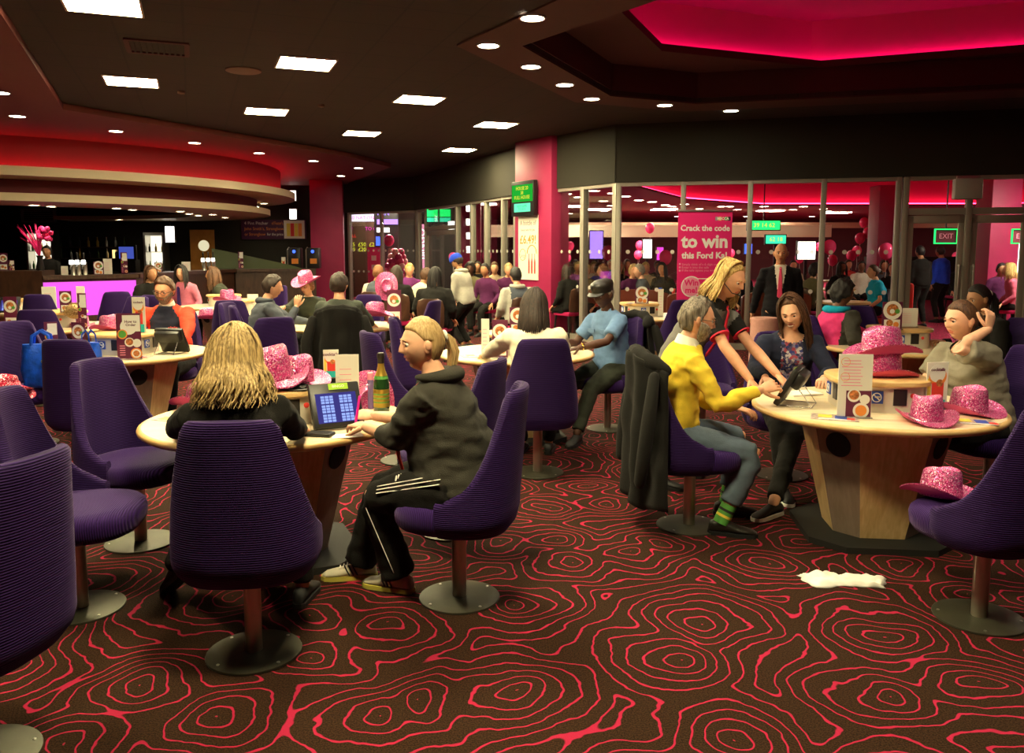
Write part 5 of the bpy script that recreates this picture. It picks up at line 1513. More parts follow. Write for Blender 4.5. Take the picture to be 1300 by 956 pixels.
# 3 the man in yellow
def ex3(i):
    P_flaps(i, 'white_card', 0.026); P_collar(i, 'white_card')
    a, k = i['AN'], i['KN']
    for key in 'RL':
        mb = MB(); d = (k[key] - a[key]).normalized(); mb.tube([a[key] - d * 0.02, a[key] + d * 0.10], 0.046, 14, rnd=False); so = obj('sock', mb, 'green_print', i['t'])
        for q, m_ in ((0.02, 'yellow_print'), (0.055, 'black_print')): obj('sock_band', MB().tube([a[key] + d * q, a[key] + d * (q + 0.015)], 0.0468, 14, rnd=False), m_, so)
person('person in a bright yellow jumper and jeans with grey beard and glasses', (0.99, 4.82), r(-87), lean=8, belly=0.01, sc=1.0,
       hands={'R': (1.40, 4.60, 0.86), 'L': (1.33, 4.86, 0.71)}, elbows={'R': (0.35, -0.2, -0.9), 'L': (-0.5, -0.5, -0.6)}, feet={'R': (1.22, 4.66, 0.085), 'L': (1.34, 5.02, 0.085), 'Rd': (0.9, -0.25, 0), 'Ld': (1, -0.1, 0)},
       knees={'R': (0.05, 1, 0.4), 'L': (-0.05, 1, 0.4)}, pitch=10, yaw=-4, skin='fair', top='yellow', trousers='jeans', shoes=('leather', 'matte_black'), lod=0, shorten=0.075, hcurl=(0.6, 0.4),
       palms={'R': (-0.7, 0.2, -0.6), 'L': (0, 0, -1)}, topcfg=dict(neck=0.070, fold=0.009), flare=0.008,
       hair=('short', 'hair_greybrown', {'beard': 'hair_grey', 'glasses': True, 'cap': dict(fz=0.082, th=0.011)}), extra=ex3)

# 4 the attendant
def ex4(i):
    P_tie(i, 'tie_red', y=0.150, w=0.026)
    for key in 'RL':
        e, s_ = i['EL'][key], i['SH'][key]; c = s_ * 0.27 + e * 0.73; d = (e - s_).normalized()
        obj('sleeve_stripe', MB().tube([c, c + d * 0.008], 0.0655, 16, rnd=False), 'tie_red', i['t'])
    s_ = i['SH']['R']; c = s_ * 0.6 + i['EL']['R'] * 0.4 + Vector((0.066, 0.0, 0.0))
    for j, (cc, m_) in enumerate(zip(range(4), ('white_print', 'red_print', 'green_print', 'white_print'))):
        mb = MB(); mb.ball(c + Vector((0.0, -0.024 + 0.016 * j, 0.0)), (0.006, 0.009, 0.009), 8, 6); obj('sleeve_badge', mb, m_, i['t'])
    mb = MB(); mb.tube([i['MH'] @ Vector((0.074, 0.01, -0.02)), i['MH'] @ Vector((0.066, 0.075, -0.06)), i['MH'] @ Vector((0.03, 0.112, -0.062))], 0.003, 6); mb.ball(i['MH'] @ Vector((0.028, 0.113, -0.062)), 0.009, 8, 6); obj('headset_microphone', mb, 'black_plastic', i['t'])
i4 = person('person standing and bending over the table, shoulder-length blonde hair, grey waistcoat and red tie', (1.17, 5.72), r(-122), sit=False, hipz=0.91, lean=33, sc=0.96, bust=0.025,
       hands={'R': (1.50, 5.15, 0.83), 'L': (1.74, 5.36, 0.83)}, elbows={'R': (0.6, -0.4, -0.3), 'L': (-0.5, -0.4, -0.3)}, feet={'R': (1.02, 5.62, 0.085), 'L': (1.22, 5.92, 0.085)},
       yaw=-14, pitch=18, skin='fair', top='black', sleeve='short', trousers='black', lod=0, hcurl=(0.4, 0.4), topcfg=dict(mats=['waistcoat'], neck=0.07, neckf=0.02, fn=lambda x, y, h: 1 if abs(x) < 0.155 and y < 0.15 and h < 0.45 else 0), shirt_len=0.05,
       hair=('long', 'hair_gold', {'long': dict(L=0.20, opening=84, n=520, flare=0.45, wave=0.012, r0=0.006), 'cap': dict(th=0.012)}), extra=ex4)

# 5 the smiling woman
def ex5(i):
    mb = MB(); mb.X = i['MH']; mb.tube([(-0.017, 0.0965, -0.0555), (-0.008, 0.1005, -0.0575), (0.008, 0.1005, -0.0575), (0.017, 0.0965, -0.0555)], 0.0028, 6); obj('teeth', mb, 'teeth', i['t'])
    mb = MB(); c = i['neck']; X, Y, U = i['NX'], i['NY'], i['UP']
    mb.tube([c + X * -0.06 + U * 0.0, c + X * -0.03 + Y * 0.075 - U * 0.06, c + Y * 0.10 - U * 0.10, c + X * 0.03 + Y * 0.075 - U * 0.06, c + X * 0.06], 0.0016, 4); mb.ball(c + Y * 0.104 - U * 0.105, 0.007, 8, 6); obj('necklace', mb, 'silver', i['t'])
person('person smiling at the terminal, long dark brown hair, navy cardigan over a floral top', (1.97, 5.84), 2.98, lean=8, bust=0.035, girth=1.06, sc=0.95,
       hands={'R': (1.68, 5.42, 0.80), 'L': (2.05, 5.38, 0.80)}, elbows={'R': (0.8, -0.3, -0.7), 'L': (-0.7, -0.3, -0.7)}, yaw=-22, pitch=16, roll=8, skin='pale', top='navy', sleeve='long', trousers='black', shoes=('black_print', 'white_print'), lod=0,
       feet={'R': (1.80, 4.98 + 0.35, 0.085), 'L': (1.62, 4.98, 0.085)},
       topcfg=dict(mats=['floral'], neck=0.098, neckf=0.045, fn=lambda x, y, h: 1 if abs(x) < 0.075 and y > 0 else 0),
       hair=('long', 'hair_brown', {'long': dict(L=0.27, opening=56, n=460, wave=0.006, flare=0.06, part=0.02), 'cap': dict(th=0.011)}), extra=ex5)

# 6 the woman in grey
def ex6(i):
    X, Y = i['frame'](0.4); c = i['hip'] + i['UP'] * 0.41 + X * -0.13 + Y * 0.10
    mb = MB()
    for k in range(6): mb.ball(c + Vector((0.014 * math.cos(k), 0, 0.014 * math.sin(k))), (0.014, 0.010, 0.014), 8, 6)
    obj('flower_brooch', mb, 'white_card', i['t'])
person('person with tied brown hair in a grey top, one hand raised to the ear', (2.95, 5.18), 1.76, lean=14, girth=1.30, bust=0.045, belly=0.02, sc=0.97,
       hands={'L': (2.87, 4.96, 1.17), 'R': (2.50, 5.22, 0.79)}, elbows={'L': (0.05, 0.40, -1.0), 'R': (0.4, 0.1, -0.9)}, palmdirs={'L': (0.0, -0.15, 1)}, palms={'L': (1, 0.2, 0)}, yaw=2, pitch=4, skin='pale', top='grey', sleeve='short', trousers='black', lod=0,
       hcurl=(0.4, 0.6), topcfg=dict(neck=0.105, neckf=0.035, fold=0.010), hair=('pony', 'hair_brown', {'len': 0.05, 'cap': dict(sidez=0.0, th=0.011)}))

# 7 the man in the cap
def ex7(i):
    P_flaps(i, 'chambray', 0.024); w = i['WR']['L']; d = (i['EL']['L'] - w).normalized(); c = w + d * 0.03
    mb = MB(); mb.tube([c - d * 0.006, c + d * 0.006], 0.031, 14, rnd=False); mb.ball(c + Vector((-0.01, 0.0, 0.030)), (0.018, 0.018, 0.006), 12, 6); obj('wristwatch', mb, 'gold', i['t'])
    mb = MB(); X, Y = i['frame'](0.36)
    for s_ in (-1, 1):
        cc = i['hip'] + i['UP'] * 0.345 + X * s_ * 0.085 + Y * 0.128; mb.loft([[cc + X * a * 0.045 + i['UP'] * b * 0.018 + Y * (0.002 + q * 0.008) for a, b in ((-1, 1), (1, 1), (1, -0.6), (0, -1.3), (-1, -0.6))] for q in (0, 1)])
    obj('pocket_flap', mb, 'chambray', i['t'], 0)
i7 = person('person in a black leather cap and pale blue shirt looking down to the left', (0.88, 7.48), 2.2, lean=6, girth=1.12, sc=1.0, hands={'L': (0.58, 7.10, 0.80), 'R': (0.42, 7.42, 0.80)}, elbows={'L': (-0.9, 0.2, -0.9)}, yaw=6, pitch=14,
       skin='dark', top='chambray', sleeve='short', trousers='green', lod=1, feet={'R': (0.35, 7.15, 0.085), 'L': (0.55, 6.9, 0.085)}, topcfg=dict(neck=0.07), hair=('short', 'hair_grey', {'cap': dict(th=0.006)}), extra=ex7)
T_ = i7['t']; Mw = Matrix.Translation((0.88, 7.48, 0)) @ Matrix.Rotation(2.2, 4, 'Z') @ i7['MH']
mb = MB(); mb.lathe([(0.084, 0.030), (0.090, 0.060), (0.094, 0.085), (0.088, 0.108), (0.062, 0.124), (0.02, 0.130), (0.001, 0.131)], seg=32, sx=0.95, sy=1.18); mb.lathe([(0.0865, 0.028), (0.0875, 0.050)], seg=32, sx=0.96, sy=1.19, cap=False)
cp = obj('leather_cap', mb, 'leather', None, 60); cp.matrix_world = Mw
tag(cp, 'black leather flat-topped cap on the head of the man in the blue shirt', 'cap')
mb = MB(); rings = []
for q in (0, 0.5, 1): rings.append([Vector(((0.078 + 0.004 * q) * math.cos(a), 0.075 + (0.035 + 0.048 * q) * math.sin(a), 0.042 - 0.016 * q)) for a in [PI * k / 16 for k in range(17)]])
mb.loft(rings + [[p - Vector((0, 0, 0.004)) for p in rr_] for rr_ in reversed(rings)], cap=False, closed=False); obj('cap_peak', mb, 'leather', cp, 60)

# 8 the woman in white
person('person in a white jumper with straight dark hair, seen from behind', (0.17, 6.06), 0.10, lean=7, girth=1.18, bust=0.02, sc=0.97, hands={'L': (-0.22, 6.72, 0.79), 'R': (0.42, 6.70, 0.79)}, elbows={'L': (-1, 0, -0.8)}, yaw=-8, pitch=14, skin='fair', top='white', trousers='black', lod=1,
       feet={'L': (0.08, 6.62, 0.085), 'R': (0.30, 6.60, 0.085)}, hair=('long', 'hair_dark', {'long': dict(L=0.20, opening=45, n=320, wave=0.004, flare=0.12, r0=0.008), 'cap': dict(th=0.014)}))

# 9 the bearded man
def ex9(i):
    P_flaps(i, 'white_card', 0.02); P_collar(i, 'white_card')
    mb = MB(); X, Y = i['frame'](0.33); c = i['hip'] + i['UP'] * 0.33 - X * 0.08 + Y * 0.130
    for k in range(5): mb.ball(c + X * 0.018 * (k - 2) + Vector((0, 0, 0.006 * (k % 2))), (0.008, 0.004, 0.006), 6, 4)
    obj('chest_badge', mb, 'red_print', i['t'])
person('person with a short beard in a navy and bright red sports shirt facing the camera', (-3.36, 8.08), 3.20, lean=8, girth=1.22, belly=0.02, sc=1.02, hands={'L': (-3.02, 7.55, 0.80), 'R': (-3.55, 7.6, 0.80)}, elbows={'L': (-1, 0, -0.7), 'R': (1, 0, -0.7)}, yaw=-6, pitch=14, roll=-4,
       skin='fair', top='red', trousers='black', lod=1, topcfg=dict(mats=['navy'], neck=0.07, fn=lambda x, y, h: 1 if abs(x) < 0.145 - max(0, h - 0.4) * 0.6 else 0), hair=('short', 'hair_brown', {'beard': 'hair_greybrown', 'glasses': True, 'cap': dict(fz=0.070)}), extra=ex9)
# 10-12 the three at the table behind
person('person in a grey hoodie with short dark hair facing right', (-2.78, 9.15), -1.23, lean=12, girth=1.25, sc=1.0, hands={'R': (-2.38, 9.12, 1.02), 'L': (-2.30, 9.40, 0.82)}, elbows={'R': (0.4, 0, -0.9)}, pitch=8, skin='fair', top='slate', trousers='black', lod=1,
       hair=('short', 'hair_dark', {'cap': dict(th=0.018)}), extra=lambda i: P_hood(i, 'slate'), palmdirs={'R': (0, 0.2, 1)})
i11 = person('person in a dark green top under a pink cowboy hat, smiling towards the left', (-2.55, 10.45), 3.0, lean=10, girth=1.1, bust=0.02, sc=0.93, hands={'R': (-2.75, 9.95, 0.95), 'L': (-2.30, 9.95, 0.80)}, yaw=-18, pitch=10, skin='pale', top='green', trousers='black', lod=1, hair=('short', 'hair_red', {'cap': dict(sidez=-0.06)}))
wear_hat(i11, 'pink glitter cowboy hat worn by the smiling woman behind the grey hoodie')
person('person with short dark hair in dark green, seen from behind over a hung jacket', (-1.86, 8.90), 0.15, lean=3, girth=1.15, sc=1.02, hands={'L': (-2.2, 9.45, 0.80), 'R': (-1.6, 9.42, 0.80)}, pitch=6, yaw=-12, skin='fair', top=cloth('olive', (0.055, 0.062, 0.05)).name, trousers='black', lod=1, hair=('short', 'hair_dark', {'cap': dict(th=0.018)}))
# 13 the man in the suit
def ex13(i): P_tie(i, 'tie_pink', y=0.148, w=0.026); P_flaps(i, 'white_card', 0.016)
person('person standing in a black suit, white shirt and bright red tie, bald', (3.33, 10.3), 2.86, sit=False, hipz=0.93, lean=0, girth=1.12, sc=1.0, hands={'L': (3.62, 10.42, 0.82), 'R': (3.05, 10.48, 0.82)}, skin='tan', top='suit', trousers='suit', lod=1, topcfg=dict(mats=['white_card'], neck=0.068, fn=lambda x, y, h: 1 if y > 0 and h > 0.12 and abs(x) < 0.010 + (h - 0.12) * 0.16 else 0), shirt_len=0.05,
       hair=('short', 'hair_greybrown', {'cap': dict(fz=0.2, bald=0.02, th=0.004, sidez=-0.02)}), extra=ex13)
# 14, 15
def ex14(i): P_hood(i, 'turquoise', 0.095)
person('person in a pink and black padded jacket with turquoise hood and black hair', (3.10, 7.92), -1.15, lean=8, girth=1.25, sc=0.98, hands={'R': (3.40, 7.55, 0.80), 'L': (3.55, 8.05, 0.80)}, yaw=-15, pitch=14, skin='brown', top='charcoal', trousers='black', lod=1, topcfg=dict(mats=['magenta'], fold=0.014, fn=lambda x, y, h: 1 if abs(x) < 0.165 and h < 0.46 else 0), hair=('curly', 'hair_black', {'cap': dict(th=0.026, rough=0.008)}), extra=ex14)
def ex15(i):
    mb = MB(); mb.X = i['MH']; mb.tube([(-0.080, -0.004 + 0.016 * math.cos(q), -0.052 + 0.018 * math.sin(q)) for q in [2 * PI * k / 16 for k in range(17)]], 0.0022, 5, rnd=False); obj('hoop_earring', mb, 'gold', i['t'])
person('person in black with a hoop earring and tied black hair, at the right edge', (4.27, 7.32), 1.70, lean=14, girth=1.25, sc=0.98, hands={'R': (3.95, 7.55, 0.80), 'L': (3.98, 7.15, 0.80)}, pitch=12, skin='olive', top='black', trousers='black', lod=1, bust=0.02, hair=('pony', 'hair_black', {'len': 0.2, 'cap': dict(th=0.012)}), extra=ex15)

# ================================================================ THINGS ON AND BY THE TABLES
ZT = 0.751; ZL = 0.929
def on(px, py, z=ZT): return at(px, py, z)
# near table
hat((-1.27, 4.33, ZL + 0.035), (r(4), r(-6), r(35)), 'largest pink glitter cowboy hat, on the console of the near table by the blonde woman', 1.28)
hat((-1.17, 4.42, ZL), (0, r(3), r(60)), 'pink glitter cowboy hat squashed under the largest hat on the near table', 1.1)
p = on(233, 512); hat((-1.78, 4.66, ZT), (0, r(10), r(70)), 'pink glitter cowboy hat half hidden left of the long-haired blonde woman', 1.0)
h_ = hat((-0.83, 4.72, ZT + 0.02), (r(84), 0, r(14)), 'pink glitter cowboy hat standing on its side behind the green bottle', 1.0)
tr = thing('cable_tray', 'dark round tray of black cables on the console of the near table', 'tray', (-1.12, 4.26, ZL), 0)
obj('tray_rim', MB().lathe([(0.10, 0.0), (0.105, 0.006), (0.10, 0.010), (0.09, 0.002)], seg=28), 'black_plastic', tr)
rd = random.Random(5); mb = MB()
for k in range(26):
    a = rd.uniform(0, 6.28); c = Vector((0.05 * rd.uniform(-1, 1), 0.05 * rd.uniform(-1, 1), 0.006 + rd.uniform(0, 0.015)))
    mb.tube([c + Vector((0.03 * math.cos(a + q), 0.03 * math.sin(a + q * 1.3), 0.004 * math.sin(q * 2))) for q in (0, 0.8, 1.6, 2.4, 3.2)], 0.0035, 5)
obj('cable', mb, 'black_plastic', tr)
p = at(440, 556, ZT); terminal((-0.86, 4.06, ZT), r(28), 'bingo terminal with a lit number screen facing the woman in the dark hoodie')
menu((-1.02, 4.62, ZL - 0.001), r(12), 'cocktail', 'small cocktail card on the near console beside the huge glitter hat', 0.085, 0.15)
menu((-0.93, 4.62, ZT), r(8), 'blank', 'pale price card standing behind the near bingo terminal', 0.13, 0.30)
m2 = obj('phone', MB().box((0, 0, 0.009), (0.135, 0.072, 0.017), 0, 0, 0.007), 'black_plastic', None, 40, (-0.93, 3.93, ZT), (0, 0, r(-12))); tag(m2, 'black phone lying on the near table before the terminal', 'phone')
obj('phone_screen', MB().box((0, 0, 0.0178), (0.105, 0.058, 0.001)), 'matte_black', m2, 0)
pp = obj('paper_slip', MB().box((0, 0, 0.001), (0.15, 0.09, 0.002)), 'paper', None, 0, (-0.80, 3.93, ZT), (0, 0, r(20))); tag(pp, 'white paper slip under the writing hand on the near table', 'paper')
pn = obj('pen', MB().tube([(0, 0, 0), (0.004, 0.01, 0.14)], 0.0065, 10), 'pink_pen', None, 40, (-0.785, 4.075, 0.775), (r(-8), r(6), 0)); tag(pn, 'bright pink pen held upright by the woman in the dark hoodie', 'pen')
obj('pen_tip', MB().tube([(0, 0, 0), (-0.001, 0, -0.015)], [0.005, 0.001], 8), 'black_plastic', pn)
bt = thing('champagne_bottle', 'green sparkling wine bottle with gold foil beside the terminal', 'bottle', (-0.72, 4.50, ZT))
obj('glass_body', MB().lathe([(0.001, 0.004), (0.040, 0.0), (0.044, 0.01), (0.044, 0.165), (0.038, 0.195), (0.022, 0.235), (0.0165, 0.262), (0.0165, 0.31), (0.001, 0.312)], seg=28), 'bottle_green', bt, 60)
obj('bottle_label', MB().lathe([(0.0447, 0.035), (0.0447, 0.135)], seg=28, cap=False), 'gold_foil', bt); obj('neck_foil', MB().lathe([(0.034, 0.208), (0.0235, 0.235), (0.0178, 0.262), (0.0178, 0.275)], seg=24, cap=False), 'gold_foil', bt)
obj('neck_label', MB().lathe([(0.0395, 0.190), (0.0352, 0.207)], seg=24, cap=False), 'green_print', bt); obj('cork_cap', MB().lathe([(0.0178, 0.275), (0.018, 0.30), (0.021, 0.304), (0.021, 0.325), (0.017, 0.333), (0.001, 0.334)], seg=20), 'cork_dark', bt)
lb_ = MB()
for k in range(3): lb_.lathe([(0.0452, 0.06 + k * 0.022), (0.0452, 0.066 + k * 0.022)], seg=28, cap=False)
obj('label_print', lb_, 'green_print', bt)
sb = thing('small_bottle', 'small clear bottle with a pale pink cap behind the near terminal', 'bottle', (-0.80, 4.62, ZT))
obj('glass_body', MB().lathe([(0.001, 0), (0.017, 0), (0.017, 0.17), (0.001, 0.172)], seg=18), mat('violet_glass', (0.25, 0.2, 0.45), 0.15, alpha=0.7), sb); obj('bottle_cap', MB().lathe([(0.018, 0.165), (0.018, 0.205), (0.001, 0.207)], seg=18), 'pale_pink', sb)
leaflet((-1.80, 4.37, ZT), r(70), 'printed leaflet at the left rim of the near table')
# right table
hat((2.12, 4.70, ZL), (r(2), r(-3), r(95)), 'lower of two stacked pink cowboy hats on the right table console', 1.12)
hat((2.13, 4.72, ZL + 0.115), (r(-3), r(4), r(88)), 'upper of two stacked pink cowboy hats on the right table console', 1.18)
hat((2.17, 4.26, ZT + 0.003), (0, 0, r(-8)), 'pink glitter cowboy hat at the front rim of the right table', 1.0)
hat((2.52, 4.50, ZT + 0.003), (r(2), 0, r(28)), 'pink glitter cowboy hat right of the cocktail card on the right table', 1.05)
hat((1.98, 3.72, 0.512), (r(-4), r(8), r(30)), 'pink glitter cowboy hat lying on the seat of the bottom right chair', 0.98)
menu((1.83, 4.36, ZT), r(-6), 'price', 'tall white food menu at the front of the right table', 0.175, 0.335)
menu((2.35, 4.52, ZT), r(10), 'cocktail', 'cocktail card with a red drink beside the stacked hats', 0.13, 0.27)
terminal((1.56, 4.78, ZT), r(-118), 'bingo terminal turned edge-on to the camera, touched by the man in yellow')
cs = obj('paper_stack', MB().box((0, 0, 0.006), (0.21, 0.15, 0.012)), 'paper', None, 0, (1.80, 5.08, ZT), (0, 0, r(15))); tag(cs, 'white game papers in front of the smiling woman', 'paper')
leaflet((1.73, 4.36, ZT), r(-22), 'printed leaflet left of the tall white menu on the right table', 0.24, 0.16)
leaflet((2.42, 4.25, ZT), r(-18), 'printed leaflet right of the front pink hat on the right table', 0.20, 0.14)
# tissue on the carpet
mb = MB(); n = 22
def tz(x, y, k): return 0.012 + 0.035 * abs(noise.noise(Vector((x * 11 + k, y * 11, 1)))) + 0.010 * noise.noise(Vector((x * 35, y * 35, k)))
for k, (cx, cy, w, h, a) in enumerate(((-0.07, 0.01, 0.15, 0.11, 0.2), (0.10, -0.01, 0.15, 0.09, -0.25))):
    g_ = [[None] * n for _ in range(n)]; vs = []
    for i in range(n):
        for j in range(n):
            u, v = i / (n - 1) - 0.5, j / (n - 1) - 0.5; rr = 1 + 0.25 * noise.noise(Vector((u * 3, v * 3, k * 5)))
            x = cx + (u * math.cos(a) - v * math.sin(a)) * w * rr * 1.5; y = cy + (u * math.sin(a) + v * math.cos(a)) * h * rr * 1.5; edge = min(1, (0.5 - max(abs(u), abs(v))) * 8)
            vs.append(Vector((x, y, 0.003 + tz(x, y, k) * edge)))
    mb.put(vs, [(i * n + j, (i + 1) * n + j, (i + 1) * n + j + 1, i * n + j + 1) for i in range(n - 1) for j in range(n - 1)])
q = at(1068, 738, 0); tg = obj('paper_tissue', mb, mat('tissue_white', (0.85, 0.82, 0.76), 0.9), None, 60, (q.x, q.y, 0)); so_ = tg.modifiers.new('s', 'SOLIDIFY'); so_.thickness = 0.002
tag(tg, 'crumpled white paper tissue lying on the patterned carpet', 'tissue')
# coat over the chair of the man in yellow
def drape(name, label, cx, cy, face, mat_, zt=1.06, zb=0.20, w=0.30, seed=0, spread=0.06, sl=True):
    """a garment hung over a chair back: folded sheet with thickness that follows the shell and falls behind it"""
    mb = MB(); na, nz = 40, 30; vs = []
    for j in range(nz + 1):
        f = j / nz; z = zt - (zt - zb) * f
        for i in range(na + 1):
            a = -1.25 + 2.5 * i / na; k = max(0, (z - 0.5) / 0.53)
            wv = 0.022 * math.sin(a * 9 + seed + f * 2) * (0.3 + f) + 0.02 * noise.noise(Vector((a * 3 + seed, f * 5, 0)))
            R1 = w + spread * f + wv; x = R1 * math.sin(a) * 0.98; y = -(0.335 + 0.03 * k * 0 + wv + 0.02) * math.cos(a) ** 0.6 if math.cos(a) > 0 else 0
            hem = 0.05 * noise.noise(Vector((a * 2.2, seed, 3))) * f
            vs.append(Vector((x, y, z + hem - 0.06 * abs(a) ** 2 * (1 - f))))
    fs = [(j * (na + 1) + i, j * (na + 1) + i + 1, (j + 1) * (na + 1) + i + 1, (j + 1) * (na + 1) + i) for j in range(nz) for i in range(na)]
    mb.put(vs, fs)
    # the collar that folds over the top rim
    mb.tube([Vector((w * 0.95 * math.sin(a), -(0.31) * math.cos(a) ** 0.6, zt - 0.012 - 0.06 * abs(a) ** 2)) for a in [-1.1 + 2.2 * k / 12 for k in range(13)]], [0.03 + 0.008 * math.sin(k * 2) for k in range(13)], 10)
    o = obj(name, mb, mat_, None, 180, (cx, cy, 0), (0, 0, face)); m = o.modifiers.new('s', 'SOLIDIFY'); m.thickness = 0.012; m.offset = 1
    tag(o, label, 'coat')
    if sl:
        for s_ in (-1, 1):
            sb_ = MB(); sb_.tube([(s_ * 0.26, -0.26, zt - 0.12), (s_ * 0.33, -0.30, zt - 0.35), (s_ * 0.335, -0.33, zt - 0.58), (s_ * 0.31, -0.34, zt - 0.70)], [0.045, 0.058, 0.055, 0.048], 12, flat=0.7); obj('sleeve', sb_, mat_, o, 60)
    return o
drape('coat', 'long black coat hung over the chair of the man in yellow', 1.04, 4.81, r(-88), 'black', 1.06, 0.19, 0.285, 2)
drape('jacket', 'black jacket hung over the chair of the man in green seen from behind', -1.86, 8.85, 0.2, 'black', 1.05, 0.25, 0.26, 5)
drape('jacket', 'black jacket hung behind the man in the leather cap', 0.92, 7.46, 2.2, 'black', 1.06, 0.42, 0.27, 8)
# bag and hats on the chairs at the left edge
bg = thing('carrier_bag', 'bright blue plastic carrier bag standing on a chair at the left', 'bag', (-3.88, 6.78, 0.512), r(15))
mb = MB(); rings = []
for z, a, b_ in ((0, 0.13, 0.06), (0.03, 0.15, 0.085), (0.15, 0.155, 0.09), (0.28, 0.15, 0.075), (0.36, 0.15, 0.045)):
    rings.append([Vector(((a + 0.012 * math.sin(5 * q + z * 20)) * math.copysign(abs(math.cos(q)) ** .7, math.cos(q)), (b_ + 0.012 * math.sin(7 * q + z * 30)) * math.copysign(abs(math.sin(q)) ** .7, math.sin(q)), z)) for q in [2 * PI * k / 36 for k in range(36)]])
obj('bag_body', MB().loft(rings, cap=True), 'blue_bag', bg, 60)
for s_ in (-1, 1): obj('bag_handle', MB().tube([(-0.07, s_ * 0.04, 0.35), (-0.06, s_ * 0.04, 0.43), (0, s_ * 0.03, 0.47), (0.06, s_ * 0.04, 0.43), (0.07, s_ * 0.04, 0.35)], 0.012, 6, flat=0.4), 'blue_bag', bg)
bg2 = copy_tree(bg, 'smaller blue carrier bag with knotted handles right of the big blue bag', loc=(-3.50, 6.80, 0.56), rz=r(-30)); bg2.scale = (0.75, 0.75, 0.9)
HRED = None
for i_, (x, y, z, a, lb) in enumerate(((-3.74, 6.03, 0.512, 20, 'lowest red sequin hat stacked on the chair at the left edge'), (-3.73, 6.04, 0.555, 80, 'middle red sequin hat stacked on the chair at the left edge'), (-3.75, 6.03, 0.60, 140, 'topmost red sequin hat stacked on the chair at the left edge'))):
    if HRED is None: HRED = make_hat(lb, 'red_sequin'); HRED['group'] = 'red sequin hats'; hh = HRED
    else: hh = copy_tree(HRED, lb)
    hh.location = (x, y, z); hh.rotation_euler = (0, 0, r(a)); hh.scale = (1.05, 1.05, 0.9)

# table of the bearded man
menu((-3.13, 6.72, ZT), r(8), 'order', 'purple how to order menu on the table of the bearded man', 0.19, 0.37)
menu((-3.22, 7.12, ZL), r(-4), 'cocktail', 'cocktail card in front of the bearded man', 0.115, 0.30)
terminal((-2.93, 7.18, ZT), r(170), 'bingo terminal seen from its back, in front of the bearded man')
hat((-3.62, 7.40, ZL), (0, 0, r(75)), 'pink glitter cowboy hat on the console left of the bearded man', 0.95)
menu((-3.95, 7.05, ZT), r(20), 'order', 'dark order menu at the left rim of the bearded man\'s table', 0.10, 0.27, txt=False)
menu((-3.75, 7.12, ZT), r(-10), 'plate', 'plate menu left of the console on the bearded man\'s table', 0.13, 0.26)
leaflet((-3.15, 6.85, ZT), r(5), 'printed leaflet lying before the bearded man', 0.26, 0.17)
# centre table
menu((-0.22, 6.78, ZT), r(4), 'blank', 'narrow pale card left of the plate menus on the centre table', 0.065, 0.32)
menu((-0.10, 6.80, ZT), r(0), 'plate', 'plate menu standing left of the woman in white, the left one', 0.13, 0.31)
menu((0.05, 7.02, ZL), r(0), 'plate', 'plate menu close to the dark hair of the woman in white', 0.14, 0.22)
leaflet((-0.30, 6.95, ZT), r(15), 'printed leaflet on the centre table behind the fair ponytail', 0.26, 0.18)
leaflet((0.42, 7.15, ZT), r(-20), 'printed leaflet under the hands of the man in the leather cap', 0.2, 0.15)
# table behind the grey hoodie
hat((-1.58, 9.50, ZL - 0.05), (0, r(5), r(78)), 'pink glitter cowboy hat right of the man in green seen from behind', 1.2)
obj_ = menu((-1.42, 9.95, ZT), r(0), 'plate', 'plate menu right of the man in green seen from behind', 0.17, 0.40)
hat((-3.98, 11.55, ZL), (0, 0, r(60)), 'pink glitter cowboy hat on the table left of the pink-hatted woman', 1.15)
hat((-4.02, 10.95 - .1, ZT - 0.01), (0, 0, r(110)), 'pink glitter cowboy hat on the rim of the table behind the bearded man', 1.0)
menu((-3.70, 11.80, ZT), r(5), 'blank', 'pale card beside the hat left of the pink-hatted woman', 0.15, 0.25)
# left tables
menu((-5.05, 9.35, ZL), r(5), 'plate', 'plate menu on the console of the table behind the blue bag', 0.13, 0.24)
menu((-5.62, 9.25, ZT), r(0), 'plate', 'plate menu on the left rim of the table behind the blue bag', 0.15, 0.36)
menu((-4.80, 9.22, ZT), r(-5), 'order', 'dark order menu at the right rim of the table behind the blue bag', 0.10, 0.40, txt=False)
terminal((-6.9, 11.3, ZT + 0.02), r(10), 'bingo terminal with a lit screen at the left edge before the bar')
menu((-6.55, 11.7, ZT), r(0), 'blank', 'wide pale card right of the terminal at the left edge', 0.20, 0.36); menu((-6.18, 11.85, ZT), r(0), 'blank', 'narrow pale card before the glowing bar front', 0.12, 0.36)
menu((-7.35, 11.6, ZL), r(8), 'plate', 'plate menu cut by the left edge behind the terminal', 0.2, 0.40)
hat((-4.95, 9.50, ZT), (0, 0, r(40)), 'pink glitter cowboy hat right on the table behind the blue bag', 0.9)
